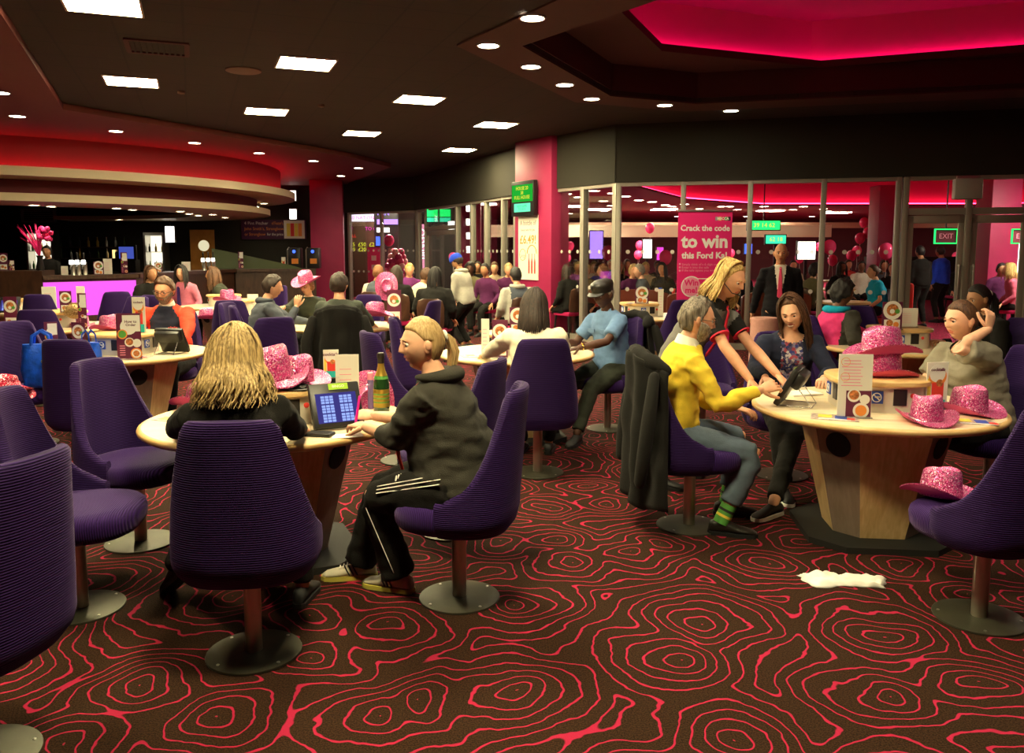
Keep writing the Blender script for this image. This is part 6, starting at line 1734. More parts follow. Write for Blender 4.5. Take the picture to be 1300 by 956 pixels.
# tables on the right
menu((3.42, 7.42, ZL), r(0), 'plate', 'plate menu on the console behind the stacked pink hats', 0.18, 0.24)
menu((3.66, 7.62, ZL), r(-6), 'blank', 'pale folded card right of the plate menu behind the stacked hats', 0.17, 0.17)
hat((4.05, 7.45, ZT), (r(60), 0, r(40)), 'pink glitter hat tipped on its side right of the console behind the stacked hats', 0.9)
menu((1.72, 10.95, ZL), r(0), 'plate', 'plate menu on the table at the glass, right of the leather cap', 0.18, 0.20); menu((1.98, 11.0, ZT), r(0), 'blank', 'narrow pale card on the table at the glass', 0.07, 0.36)
for k, (x, y) in enumerate(((1.55, 11.0), (-4.45, 13.0))):
    leaflet((x, y, ZL), r(20), ('printed leaflet on the console at the glass', 'printed leaflet on the console by the two dark-haired women')[k])

# ================================================================ BANNER, POSTER, SCREENS
bn = thing('roll_up_banner', 'pink roll-up banner reading Crack the code to win, before the glazing', 'banner', (3.02, 13.05, 0), r(4))
W_, H_ = 0.86, 2.17
pb = obj('banner_sheet', MB().box((0, 0, 0.06 + H_ / 2), (W_, 0.008, H_)), 'banner_pink', bn, 0)
obj('banner_rail', MB().box((0, 0, H_ + 0.07), (W_ + 0.02, 0.03, 0.03), 0, 0, 0.006), 'steel', bn); obj('banner_foot', MB().box((0, 0.02, 0.035), (W_ + 0.06, 0.16, 0.07), 0, 0, 0.02), 'steel', bn); obj('banner_pole', MB().tube([(0, 0.03, 0.05), (0, 0.03, H_ + 0.06)], 0.012, 8), 'steel', bn)
yb = -0.0055
lettering('Crack the code', 0.125, 'white_print', pb, facing((0, yb, 1.99 - 0.02)), bold=0.0035)
lettering('to win', 0.285, 'white_print', pb, facing((0, yb, 1.76)), bold=0.010)
lettering('this Ford Ka!', 0.138, 'white_print', pb, facing((0, yb, 1.545)), bold=0.005)
lettering('Simply think of a 6-digit code\nEnter it into the safe\nIf the safe opens you win the car!', 0.052, 'pale_pink', pb, facing((-0.36, yb, 1.36)), align='LEFT')
lettering('MECCA', 0.055, 'white_print', pb, facing((0.28, yb, 2.12)), bold=0.002)
mb = MB()
for k, m_ in enumerate(('white_print', 'yellow_print', 'red_print', 'green_print', 'black_print')):
    mb2 = MB(); mb2.box((0.18 + k * 0.05, yb + 0.0008, 2.12), (0.045, 0.001, 0.06)); obj('logo_tile', mb2, m_ if k else 'grey_print', pb, 0)
for k in range(3):
    mb = MB(); disc(mb, (-0.39, yb, 1.415 - 0.052 * k), 0.016); obj('bullet', mb, 'pale_pink', pb, 0)
mb = MB(); disc(mb, (-0.20, yb, 1.06), 0.165, seg=36); obj('bubble_ring', mb, 'white_print', pb, 0); mb = MB(); disc(mb, (-0.20, yb - 0.001, 1.06), 0.148, seg=36); obj('bubble', mb, 'pale_pink', pb, 0)
mb = MB(); mb.box((0.12, yb, 1.06), (0.44, 0.001, 0.26), bev=0.0); obj('bubble_frame', mb, 'white_print', pb, 0); mb = MB(); mb.box((0.12, yb - 0.0008, 1.06), (0.415, 0.001, 0.235)); obj('bubble_panel', mb, 'banner_pink', pb, 0)
for nm in (): pass
mb = MB(); disc(mb, (-0.20, yb - 0.0018, 1.06), 0.148, seg=36); obj('bubble', mb, 'pale_pink', pb, 0)
lettering('Win\nme!', 0.13, 'banner_pink', pb, facing((-0.20, yb - 0.004, 1.06)), bold=0.004)
mb = MB()
for k in range(5): mb.box((0.16, yb - 0.0018, 1.14 - 0.04 * k), (0.24 - 0.02 * (k % 2), 0.001, 0.016))
obj('small_print', mb, 'pale_pink', pb, 0)

# on the centre pillar: its face runs from (0.06,16.4) to (0.72,15.35)
pdir = Vector((0.66, -1.05, 0)).normalized(); pn_ = Vector((pdir.y, -pdir.x, 0))
def onp(px, z, off=0.03):
    q = on_line(px, (0.06, 16.4), (0.72, 15.35)); return Vector((q[0], q[1], z)) + pn_ * off
c = onp(671, 2.60, 0.10)
sc_ = thing('display_screen', 'green number display screen high on the pink centre pillar', 'screen', (c.x, c.y, 2.60), pang)
W_ = 0.78
cs_ = obj('screen_case', MB().box((0, 0, 0), (W_, 0.09, 0.66), 0, 0, 0.01), 'black_plastic', sc_)
obj('screen_panel', MB().box((0, -0.047, 0.10), (W_ * 0.92, 0.004, 0.32)), mat_cells('green_board', (0.01, 0.25, 0.02), ((0.03, 0.95, 0.10), (0.25, 0.75, 0.05)), 8, 1, 1.1, 0.85), cs_, 0)
obj('screen_panel', MB().box((0, -0.047, -0.17), (W_ * 0.72, 0.004, 0.16)), mat_glow('mint_glow', (0.15, 0.9, 0.45), 0.9), cs_, 0)
lettering('HOUSE 20\n38\nFULL HOUSE', 0.095, 'yellow_glow', cs_, facing((0, -0.052, 0.105))); lettering('NEXT GAME\nTO GO 5', 0.062, 'green_glow', cs_, facing((0, -0.052, -0.17)))
c = onp(672, 1.70, 0.02)
po = thing('poster', 'tall white price poster on the pink centre pillar under the screen', 'poster', (c.x, c.y, 1.68), pang)
ps = obj('poster_sheet', MB().box((0, 0, 0), (0.68, 0.02, 1.24)), 'white_card', po, 0)
lettering('A bottle of', 0.125, 'grey_print', ps, facing((0, -0.0125, 0.46)), bold=0.002); lettering('house wine for just', 0.062, 'red_print', ps, facing((0, -0.0125, 0.33)))
lettering('£6.49!', 0.23, 'orange_print', ps, facing((0, -0.0125, 0.14)), bold=0.004); lettering('Large', 0.10, 'grey_print', ps, facing((-0.18, -0.0125, -0.16)))
mb = MB(); mb.tube([(-0.18 + 0.11 * math.cos(q), -0.012, -0.14 + 0.11 * math.sin(q)) for q in [2 * PI * k / 24 for k in range(25)]], 0.006, 5, rnd=False); mb.tube([(0.14 + 0.16 * math.cos(q), -0.012, -0.12 + 0.16 * math.sin(q)) for q in [PI * k / 16 for k in range(17)]], 0.010, 5, rnd=False); obj('ring_print', mb, 'orange_print', ps)
mb = MB()
for k, x in enumerate((0.04, 0.14, 0.24)): mb.lathe([(0.022, -0.50), (0.026, -0.46), (0.026, -0.28), (0.010, -0.20), (0.010, -0.12)], (x, -0.012, 0), 10, sy=0.1)
obj('bottle_print', mb, 'red_print', ps)

# ================================================================ THE BAR
def at_y(px, Y): return (px - 650) / FOC / 1.0 * Y
bar = thing('bar_counter', 'long dark bar counter with a glowing pink front at the left', 'bar', (0, 0, 0))
P0 = Vector((-9.4, 16.2, 0)); P1_ = Vector((-8.0, 17.6, 0)); P2_ = Vector((-7.6, 22.6, 0))
P0 = Vector((at_y(55, 16.3), 16.3, 0)); P1_ = Vector((at_y(176, 17.6), 17.6, 0)); P2_ = Vector((at_y(300, 22.0), 22.0, 0)); P3_ = Vector((at_y(402, 22.6), 22.6, 0))
def seg_box(mb, a, b_, z0, z1, th, off=0.0):
    d = (b_ - a); L = d.length; ang = math.atan2(d.y, d.x); n_ = Vector((-math.sin(ang), math.cos(ang), 0)); c = (a + b_) / 2 + n_ * (th / 2 + off)
    mb.box((c.x, c.y, (z0 + z1) / 2), (L, th, z1 - z0), 0, ang)
PL = Vector((-13, 15.6, 0))
mb = MB(); seg_box(mb, P0, P1_, 1.04, 1.12, 0.7, -0.06); obj('counter_top', mb, 'dark_wood', bar, 0)
mb = MB(); seg_box(mb, P1_, P2_, 1.04, 1.12, 0.7, -0.06); obj('counter_top', mb, 'dark_wood', bar, 0)
mb = MB(); seg_box(mb, P2_, P3_, 1.04, 1.12, 0.6, -0.06); obj('counter_top', mb, 'dark_wood', bar, 0)
mb = MB(); seg_box(mb, PL, P0, 0.0, 1.22, 0.7, 0.0); obj('end_cabinet', mb, 'dark_wood', bar, 0)
mb = MB(); seg_box(mb, P0, P1_, 0.0, 1.04, 0.5, 0.04); obj('counter_body', mb, 'dark_wood', bar, 0)
mb = MB(); seg_box(mb, P1_, P2_, 0.0, 1.04, 0.5, 0.04); obj('counter_body', mb, 'dark_wood', bar, 0)
mb = MB(); seg_box(mb, P2_, P3_, 0.0, 1.04, 0.5, 0.04); obj('counter_body', mb, 'dark_wood', bar, 0)
mb = MB(); seg_box(mb, P0 * 0.99 + P1_ * 0.01, P0 * 0.02 + P1_ * 0.98, 0.30, 0.99, 0.02, 0.012); obj('lit_front', mb, 'bar_pink', bar, 0)
WB = 25.95
bw = thing('back_bar', 'dark back bar unit with bottle shelves along the bar wall', 'cabinet', (-9.0, 25.6, 0))
obj('unit_body', MB().box((-4.3, 0.1, 0.45), (5.9, 0.5, 0.9)), 'dark_wood', bw, 0); obj('worktop', MB().box((-4.3, 0.05, 0.92), (5.9, 0.6, 0.04)), 'black_plastic', bw, 0)
obj('unit_body', MB().box((1.5, 0.1, 0.45), (3.6, 0.5, 0.9)), 'dark_wood', bw, 0); obj('worktop', MB().box((1.5, 0.05, 0.92), (3.6, 0.6, 0.04)), 'black_plastic', bw, 0)
for z in (1.35, 1.70): obj('shelf', MB().box((-4.0, 0.2, z), (2.4, 0.22, 0.03)), 'dark_wood', bw, 0)
def wx(px, Y=25.6): return (px - 650) / FOC * Y / 0.998
def fridge(px0, px1, z0, z1, label, y=25.35):
    x0, x1 = wx(px0, y), wx(px1, y); w = x1 - x0
    t = thing('bottle_fridge', label, 'fridge', ((x0 + x1) / 2, y, z0), 0, 'lit bottle fridges behind the bar'); h = z1 - z0
    mb = MB()
    for s_ in (-1, 1): mb.box((s_ * (w / 2 - 0.03), 0.2, h / 2), (0.06, 0.4, h))
    mb.box((0, 0.2, h - 0.04), (w - .12, 0.4, 0.08)); mb.box((0, 0.2, 0.04), (w - .12, 0.4, 0.08)); mb.box((0, 0.39, h / 2), (w - .12, 0.03, h - 0.16)); obj('cabinet_body', mb, 'steel', t, 0)
    obj('lamp_panel', MB().box((0, 0.36, h / 2), (w - 0.14, 0.01, h - 0.2)), mat_glow('fridge_glow', (1.0, 0.92, 0.68), 0.9), t, 0)
    obj('door_pane', MB().box((0, 0.01, h / 2), (w - 0.12, 0.012, h - 0.16)), 'sheet_glass', t, 0)
    k = 0
    for z in (0.1, 0.1 + (h - 0.16) / 2.0):
        obj('shelf', MB().box((0, 0.2, z - 0.01), (w - 0.12, 0.3, 0.015)), 'steel', t, 0)
        n = max(3, int((w - .2) / 0.11))
        for j in range(n):
            m_ = ('green_print', 'gold_foil', 'red_print', 'bottle_green', 'yellow_print')[(j * 2 + k) % 5]; k += 1
            o = obj('bottle', MB().lathe([(0.03, 0), (0.033, 0.01), (0.033, 0.13), (0.012, 0.19), (0.012, 0.24)], seg=10), m_, None, 40, (t.location.x - w / 2 + 0.12 + j * (w - .24) / (n - 1), y + 0.15, z0 + z))
            tag(o, 'small bottle standing upright in a lit fridge behind the bar', 'bottle', 'bottles in the lit fridges')
    return t
fridge(38, 72, 0.94, 2.20, 'lit bottle fridge behind the pink feathers and the barman')
fridge(186, 212, 0.94, 2.15, 'tall lit bottle fridge beside the orange door')
v = thing('extractor_grille', 'stainless louvred extractor grille on the bar wall above the feathers', 'vent', (wx(53, 25.8), 25.95, 2.68), 0)
mb = MB(); w = wx(75) - wx(34)
for s_ in (-1, 1): mb.box((s_ * w / 2, 0, 0), (0.05, 0.1, 0.42)); mb.box((0, 0, s_ * 0.19), (w, 0.1, 0.05))
obj('frame', mb, 'steel', v, 0); mb = MB()
for k in range(5): mb.box((0, 0, -0.13 + k * 0.065), (w - 0.05, 0.06, 0.02))
obj('louvre', mb, 'steel', v, 0)
dr = thing('service_door', 'orange wooden door with a round window behind the bar', 'door', (wx(260, 25.9), 25.93, 0))
obj('door_leaf', MB().box((0, 0, 1.12), (0.75, 0.05, 2.24)), 'orange_wood', dr, 0); mb = MB(); disc(mb, (0.05, -0.028, 1.75), 0.17, seg=28, th=0.004); obj('round_window', mb, mat_glow('window_glow', (0.6, 0.55, 0.35), 0.8), dr)
for i_, (px, z0, z1, lb) in enumerate(((220, 1.85, 2.32, 'lit white menu board hanging beside the orange door'), (134, 1.35, 1.62, 'small lit amber lamp on the back bar'))):
    t = thing('light_box', lb, 'light', (wx(px, 25.0), 25.0 + i_ * 0.9, (z0 + z1) / 2)); obj('casing', MB().box((0, 0.05, 0), (0.30, 0.08, z1 - z0 + 0.04)), 'black_plastic', t, 0); obj('lit_face', MB().box((0, 0, 0), (0.26, 0.02, z1 - z0)), 'white_glow' if i_ == 0 else mat_glow('amber_glow', (1.0, 0.62, 0.2), 1.2), t, 0)
    if i_ == 0: obj('hanger', MB().box((0, 0.05, (z1 - z0) / 2 + 0.64), (0.02, 0.02, 1.28)), 'black_plastic', t, 0)
# pitcher sign
sg = thing('bar_sign', 'dark purple pitcher offer sign with an orange text and a picture of drinks', 'sign', (wx(350, 25.9), 25.97, 2.25)); w = wx(391, 25.7) - wx(309, 25.7)
sp_ = obj('sign_panel', MB().box((0, 0, 0), (w, 0.05, 0.60)), 'banner_purple', sg, 0)
lettering('4 Pint Pitcher', 0.135, 'white_print', sp_, facing((-w / 2 + 0.10, -0.028, 0.19)), align='LEFT'); lettering("of Foster's,", 0.135, 'orange_print', sp_, facing((-w / 2 + 0.95, -0.028, 0.19)), align='LEFT', sxy=0.62)
lettering("John Smith's, Strongbow", 0.135, 'orange_print', sp_, facing((-w / 2 + 0.10, -0.028, 0.02)), align='LEFT', sxy=0.92); lettering('or Strongbow', 0.135, 'orange_print', sp_, facing((-w / 2 + 0.10, -0.028, -0.15)), align='LEFT', sxy=0.85); lettering('for the price of 3', 0.12, 'white_print', sp_, facing((-w / 2 + 0.80, -0.028, -0.15)), align='LEFT', sxy=0.82)
obj('picture', MB().box((w / 2 - 0.36, -0.027, 0), (0.64, 0.006, 0.56)), 'white_card', sp_, 0)
for k, m_ in enumerate(('yellow_print', 'red_print', 'yellow_print', 'orange_print')): obj('glass_picture', MB().box((w / 2 - 0.54 + k * 0.12, -0.032, -0.01), (0.11, 0.006, 0.40)), m_, sp_, 0)
for k in range(2):
    t = thing('wall_lamp', ('square white wall light above the purple sign, the upper of two', 'square white wall light above the purple sign, the lower of two')[k], 'light', (wx(375, 25.8), 25.85, 3.28 - k * 0.56)); obj('housing', MB().box((0, 0.04, 0), (0.24, 0.08, 0.34)), 'steel', t, 0); obj('lit_face', MB().box((0, -0.01, 0), (0.20, 0.02, 0.30)), 'white_glow', t, 0)
# beer taps
def tap(x, y, z, label, glow='white_glow', rz=0, n=1):
    t = thing('beer_tap', label, 'beer tap', (x, y, z), rz, 'beer taps on the bar')
    obj('column', MB().lathe([(0.05, 0), (0.045, 0.02), (0.04, 0.24), (0.05, 0.26)], seg=14), 'steel', t); obj('badge', MB().lathe([(0.001, 0), (0.05, 0), (0.05, 0.02), (0.001, 0.02)], (0, 0, 0), 16).__class__().box((0, -0.05, 0.26), (0.09, 0.03, 0.09), 0, 0, 0.012), glow, t, 0)
    obj('handle', MB().tube([(0, -0.02, 0.30), (0, -0.03, 0.44)], [0.012, 0.02], 8), 'black_plastic', t); obj('spout', MB().tube([(0, -0.04, 0.18), (0, -0.10, 0.18), (0, -0.11, 0.12)], 0.010, 8), 'steel', t)
    return t
for k, (px, g_) in enumerate(((83, 'white_glow'), (90, 'white_glow'), (98, 'white_glow'))):
    p = P0 * (1 - (px - 55) / 121) + P1_ * ((px - 55) / 121); tap(p.x, p.y + 0.3, 1.12, ('leftmost glowing beer tap above the pink bar front', 'middle glowing beer tap above the pink bar front', 'rightmost glowing beer tap above the pink bar front')[k], g_)
for k, px in enumerate((250, 257, 264)):
    q = (px - 176) / 124; p = P1_ * (1 - q) + P2_ * q; tap(p.x, p.y + .2, 1.12, ('left white-lit tap before the orange door', 'middle white-lit tap before the orange door', 'right white-lit tap before the orange door')[k], 'white_glow')
for k, px in enumerate((373, 397)):
    q = (px - 300) / 102; p = P2_ * (1 - q) + P3_ * q
    t = thing('coffee_machine', ('tall black drink dispenser with a blue light, under the purple sign', 'tall black drink dispenser with a blue light, against the pink pillar')[k], 'dispenser', (p.x, p.y + .15, 1.12)); obj('dispenser_body', MB().box((0, 0.1, 0.28), (0.34, 0.3, 0.56), 0, 0, 0.03), 'black_plastic', t); mb = MB(); mb.ball((0, -0.055, 0.46), 0.045, 14, 8); obj('blue_light', mb, 'blue_glow', t); obj('pipe', MB().tube([(-0.19, 0, 0), (-0.19, 0, 0.5), (-0.15, 0, 0.56)], 0.02, 8), 'steel', t); mb = MB(); mb.box((0.02, -0.056, 0.2), (0.18, 0.01, 0.14)); obj('sticker', mb, 'orange_print', t, 0)
# menu cards and glasses along the bar
def onbar(px):
    if px < 55: q = (px + 185) / 240; p = PL * (1 - q) + P0 * q; return Vector((p.x, p.y + .3, 1.22))
    if px < 176: q = (px - 55) / 121; p = P0 * (1 - q) + P1_ * q; return Vector((p.x, p.y + .22, 1.12))
    if px < 300: q = (px - 176) / 124; p = P1_ * (1 - q) + P2_ * q; return Vector((p.x - .1, p.y + .2, 1.12))
    q = (px - 300) / 102; p = P2_ * (1 - q) + P3_ * q; return Vector((p.x, p.y + .2, 1.12))
for px, kd, w, h, lb in ((2, 'plate', 0.16, 0.34, 'plate menu at the left edge on the dark end of the bar'), (11, 'order', 0.10, 0.20, 'small menu card right beside the plate menu on the bar end'), (118, 'plate', 0.20, 0.26, 'square food menu on the bar above the pink glow'), (130, 'blank', 0.17, 0.32, 'tall white card on the bar above the pink glow'), (75, 'blank', 0.13, 0.18, 'small white holder on the bar beside the taps'),
                         (199, 'plate', 0.16, 0.22, 'small menu card on the bar under the tall fridge'), (232, 'blank', 0.20, 0.22, 'white menu card on the bar left of the taps by the orange door'), (304, 'order', 0.13, 0.45, 'dark tilted drinks card at the far end of the bar'), (358, 'cocktail', 0.11, 0.30, 'cocktail card on the bar under the purple sign'), (368, 'blank', 0.13, 0.26, 'pale card on the bar left of the drink dispenser'), (152, 'order', 0.13, 0.45, 'dark leaning drinks card at the right end of the pink-lit bar')):
    p = onbar(px); menu(tuple(p), r(10), kd, lb, w, h, txt=False)
fv = thing('feather_vase', 'tall vase of bright pink feathers and flowers on the dark bar end', 'vase', tuple(onbar(44)))
obj('vase_body', MB().lathe([(0.06, 0), (0.07, 0.05), (0.05, 0.25), (0.07, 0.30)], seg=16), 'black_plastic', fv); rd = random.Random(9); mb = MB()
for k in range(26):
    a = rd.uniform(-1, 0.5); mb.tube([(0, 0, 0.25), (a * 0.12, rd.uniform(-.05, .05), 0.5), (a * 0.42, rd.uniform(-.1, .1), 0.62 + rd.uniform(0, 0.32))], [0.004, 0.014, 0.003], 5)
obj('feather', mb, 'banner_pink', fv); mb = MB()
for k in range(22): mb.ball((0.12 + rd.uniform(-.10, .10), rd.uniform(-.08, .08), 0.72 + rd.uniform(-.10, .12)), 0.05, 7, 5)
obj('flower', mb, 'banner_pink', fv)
sc2 = thing('till_screen', 'blue till screen behind the bar above the menu cards', 'screen', (wx(165, 24.0), 24.0, 0.0)); obj('stand', MB().box((0, 0.1, 0.67), (0.5, 0.3, 1.34)), 'black_plastic', sc2, 0); obj('screen_case', MB().box((0, 0, 1.54), (0.55, 0.08, 0.44)), 'black_plastic', sc2, 0); obj('screen_panel', MB().box((0, -0.045, 1.54), (0.42, 0.01, 0.34)), mat_glow('till_glow', (0.04, 0.06, 0.30), 0.9), sc2, 0)
rd = random.Random(2)
for k in range(16):
    z = (1.365, 1.715)[k % 2]; o = obj('bottle', MB().lathe([(0.035, 0), (0.038, 0.01), (0.038, 0.16), (0.013, 0.22), (0.013, 0.30)], seg=10), ('bottle_green', 'gold_foil', 'black_plastic', 'steel')[rd.randrange(4)], None, 40, (-13.95 + (k // 2) * 0.28, 25.78, z)); tag(o, 'spirit bottle standing on the dark shelves behind the bar', 'bottle', 'spirit bottles on the back bar shelves')
gp = obj('glass_screen', MB().prism([(-1.2, 0), (1.25, 0), (0.9, 0.10), (-1.2, 0.55)], 0, 0.02), mat('screen_green', (0.14, 0.17, 0.09), 0.25), None, 0, (wx(326, 22.3) , 22.45, 1.12), (PI / 2, 0, 0)); tag(gp, 'pale green sloping screen on the far end of the bar', 'screen')
for px, lb in ((78, 'leftmost tall black dispenser'),): pass

# ================================================================ BEHIND THE GLASS
for k, (px, py, rr) in enumerate(((825, 289, 5), (772, 320, 8), (759, 321, 4.2), (812, 311, 4.5), (810, 323, 4.5), (845, 326, 8), (724, 312, 3.6), (720, 327, 3.6), (1097, 282, 5.5), (1102, 295, 6), (1092, 302, 6), (1053, 313, 8), (1057, 330, 6), (1125, 318, 9), (1131, 328, 5.5), (1081, 324, 6), (1108, 330, 4.2), (1015, 327, 5), (1040, 313, 4), (1214, 325, 4), (928, 321, 4), (575, 326, 5.5), (618, 324, 6), (1136, 312, 5), (1088, 318, 5), (934, 300, 0))):
    if rr == 0: continue
    Yd = min(36, max(15.5, 155 / rr)); p = ray(px, py, Yd)
    balloon(p, 0.15 if Yd < 30 else 0.17, 'pink balloon floating over the players in the hall behind the glass')
# the balloon pyramid in the lobby
bp = thing('balloon_display', 'pyramid of spotted pink balloons behind the glass near the big light board', 'balloon display', (ray(504, 330, 27).x, 27, 0.0)); rd = random.Random(8)
for lv in range(7):
    n = 9 - lv
    for k in range(n):
        a = 2 * PI * k / n + lv * 0.4; R_ = 0.46 * (1 - lv / 8.5); mb = MB(); mb.ball((R_ * math.cos(a), R_ * math.sin(a), 0.62 + lv * 0.155), (0.12, 0.12, 0.125), 12, 8); obj('balloon_skin', mb, mat('spot_balloon_%d' % (k % 3), ((0.6, 0.06, 0.15), (0.75, 0.35, 0.35), (0.45, 0.03, 0.12))[k % 3], 0.25), bp, 180)
mb = MB(); mb.lathe([(0.3, 0), (0.3, 0.55), (0.001, 0.55)], seg=20); obj('stand', mb, 'banner_pink', bp); mb = MB(); mb.ball((-0.22, -0.2, 1.92), (0.17, 0.17, 0.19), 16, 10); obj('top_balloon', mb, 'balloon', bp, 180)
# light board
lb0 = thing('prize_board', 'large electronic board with pink, blue and yellow figures behind the left glazing', 'screen', (ray(463, 300, 28.5).x, 28.5, 0)); W_ = 1.9
bc = obj('board_panel', MB().box((0, 0.05, 1.71), (W_, 0.1, 2.88)), mat('board_dark', (0.10, 0.055, 0.03), 0.6), lb0, 0)
obj('header', MB().box((-0.02, -0.01, 3.0), (W_ * 0.62, 0.02, 0.30)), mat_glow('header_glow', (0.85, 0.75, 1.0), 1.3), bc, 0); lettering('£50 NATIONAL', 0.16, 'magenta_glow', bc, facing((-0.02, -0.03, 2.97)))
lettering('00', 0.26, 'magenta_glow', bc, facing((-0.55, -0.012, 2.62)), bold=0.01); lettering('TO GO', 0.16, 'magenta_glow', bc, facing((0.28, -0.012, 2.60))); lettering('FULL', 0.15, 'red_glow', bc, facing((-0.45, -0.012, 2.36)))
lettering('£15  £50  £25  6\n£10  £20  £15  3', 0.19, 'yellow_glow', bc, facing((0, -0.012, 1.98)), sxy=0.95)
lb0.location.z = -0.27
t = thing('digital_sign', 'column of small blue and white lit signs beside the large electronic board', 'sign', (ray(490, 290, 28.0).x, 28.0, 2.33)); obj('sign_panel', MB().box((0, 0.05, 0), (0.8, 0.06, 1.3)), 'black_plastic', t, 0); obj('post', MB().box((0, 0.06, -1.49), (0.1, 0.05, 1.68)), 'black_plastic', t, 0)
lettering('WIN', 0.22, 'violet_glow', t, facing((-0.1, 0.01, 0.5))); obj('lit_bar', MB().box((0.05, 0.01, 0.22), (0.7, 0.02, 0.17)), 'violet_glow', t, 0); obj('lit_bar', MB().box((-0.1, 0.01, -0.05), (0.42, 0.02, 0.15)), 'white_glow', t, 0); obj('lit_bar', MB().box((-0.22, 0.01, -0.42), (0.25, 0.02, 0.3)), 'blue_glow', t, 0)
t = thing('standing_sign', 'pink board with two white icons behind the left glazing', 'sign', (ray(475, 340, 27.5).x, 27.5, 0)); obj('sign_panel', MB().box((0, 0, 0.85), (0.42, 0.05, 1.7)), 'banner_pink', t, 0); obj('icon', MB().box((0.0, -0.03, 1.35), (0.16, 0.01, 0.16)), 'white_print', t, 0); obj('icon', MB().box((0.0, -0.03, 1.05), (0.16, 0.01, 0.16)), 'white_print', t, 0)
for px, lb in ((536, 'tall lit pink and white poster case beside the glass door'),):
    t = thing('poster_case', lb, 'poster', (ray(px, 320, 25.5).x, 25.5, 0)); obj('case', MB().box((0, 0.05, 1.4), (0.5, 0.08, 2.3)), 'black_plastic', t, 0); obj('lit_poster', MB().box((0, 0, 1.55), (0.42, 0.02, 1.7)), mat_glow('poster_glow', (1.0, 0.35, 0.5), 1.2), t, 0); lettering('BINGO', 0.3, 'white_glow', t, facing((0, -0.02, 1.8)) @ Matrix.Rotation(PI / 2, 4, 'Z'))
for px, z, lb in ((549, 2.55, 'left green lit display above the glass door'), (565, 2.55, 'right green lit display above the glass door')):
    t = thing('display_screen', lb, 'screen', (ray(px, 285, 22.8).x, 22.8, z), 0); obj('screen_case', MB().box((0, 0.03, 0), (0.32, 0.05, 0.40)), 'black_plastic', t, 0); obj('screen_panel', MB().box((0, 0, 0.07), (0.29, 0.02, 0.2)), 'green_glow', t, 0); obj('screen_panel', MB().box((0, 0, -0.11), (0.29, 0.02, 0.11)), 'teal_glow', t, 0); obj('hanger', MB().box((0, 0.03, 0.42), (0.02, 0.02, 0.46)), 'black_plastic', t, 0)
t = thing('light_box', 'square white lit box behind the glass door', 'light', (ray(573, 295, 22.5).x, 22.5, 2.28)); obj('casing', MB().box((0, 0.04, 0), (0.2, 0.06, 0.26)), 'black_plastic', t, 0); obj('lit_face', MB().box((0, 0, 0), (0.17, 0.02, 0.22)), 'white_glow', t, 0); obj('hanger', MB().box((0, 0.04, 0.52), (0.02, 0.02, 0.8)), 'black_plastic', t, 0)
for k in range(4):
    t = thing('wall_lamp', 'square white light on the pink pillar in the lobby, number %s from the top' % ('one', 'two', 'three', 'four')[k], 'light', (ray(594, 280, 26.85).x - 0.0, 26.95, 2.95 - k * 0.44), 0, 'square lights on the lobby pillar'); t['label'] = 'square white pillar light seen through the back glazing, ' + ('topmost', 'second from the top', 'third from the top', 'lowest')[k] + ' of four'
    obj('housing', MB().box((0, 0.02, 0), (0.14, 0.06, 0.24)), 'steel', t, 0); obj('lit_face', MB().box((0, -0.015, 0), (0.12, 0.02, 0.21)), 'white_glow', t, 0)
pl4.location.x = (ray(594, 280, 26.85).x + 2.5); 
# hanging screens and signs in the hall
for px, py, w, h, Y, g_, lb, txt in ((757, 311, 0.40, 0.85, 26, 'violet_glow', 'tall white-violet lit game screen in the hall, left of the balloons', None), (822, 316, 0.28, 0.62, 28, 'white_glow', 'narrow white lit panel in the hall left of the banner', None), (970, 286, 0.95, 0.26, 25, 'green_glow', 'upper green lit number board in the hall', '39 14 62'), (985, 304, 0.62, 0.26, 26, 'teal_glow', 'lower teal lit number board in the hall', '62 18'), (1239, 314, 0.62, 0.62, 26, 'violet_glow', 'blue and violet lit machine sign beyond the glass doors', None), (1295, 328, 0.5, 0.8, 19, 'white_glow', 'white lit poster screen at the right edge beyond the glass doors', None), (1024, 318, 0.5, 0.5, 24, 'white_glow', 'round-cornered white lit sign behind the bald man', None), (950, 316, 0.3, 0.4, 34, 'blue_glow', 'small blue lit machine sign in the hall behind the bald man', None), (706, 330, 0.3, 0.4, 30, 'magenta_glow', 'small magenta lit machine left in the hall', None), (838, 322, 0.25, 0.5, 33, 'magenta_glow', 'small magenta lit machine by the banner', None)):
    p = ray(px, py, Y); t = thing('lit_sign', lb, 'sign', tuple(p)); obj('sign_case', MB().box((0, 0.06, 0), (w + 0.06, 0.1, h + 0.06)), 'black_plastic', t, 0); obj('lit_face', MB().box((0, 0, 0), (w, 0.02, h)), g_, t, 0)
    if p.z < 2.0: obj('post', MB().box((0, 0.06, -(p.z) / 2 - h / 4), (0.08, 0.06, p.z - h / 2)), 'black_plastic', t, 0)
    else: zc_ = 4.25 if inside(p.x, p.y, hrec) else HC; obj('hanger', MB().box((0, 0.06, (zc_ - p.z + h / 2) / 2), (0.03, 0.03, zc_ - p.z - h / 2)), 'black_plastic', t, 0)
    if txt: lettering(txt, h * 0.7, 'yellow_glow', t, facing((0, -0.02, 0)))
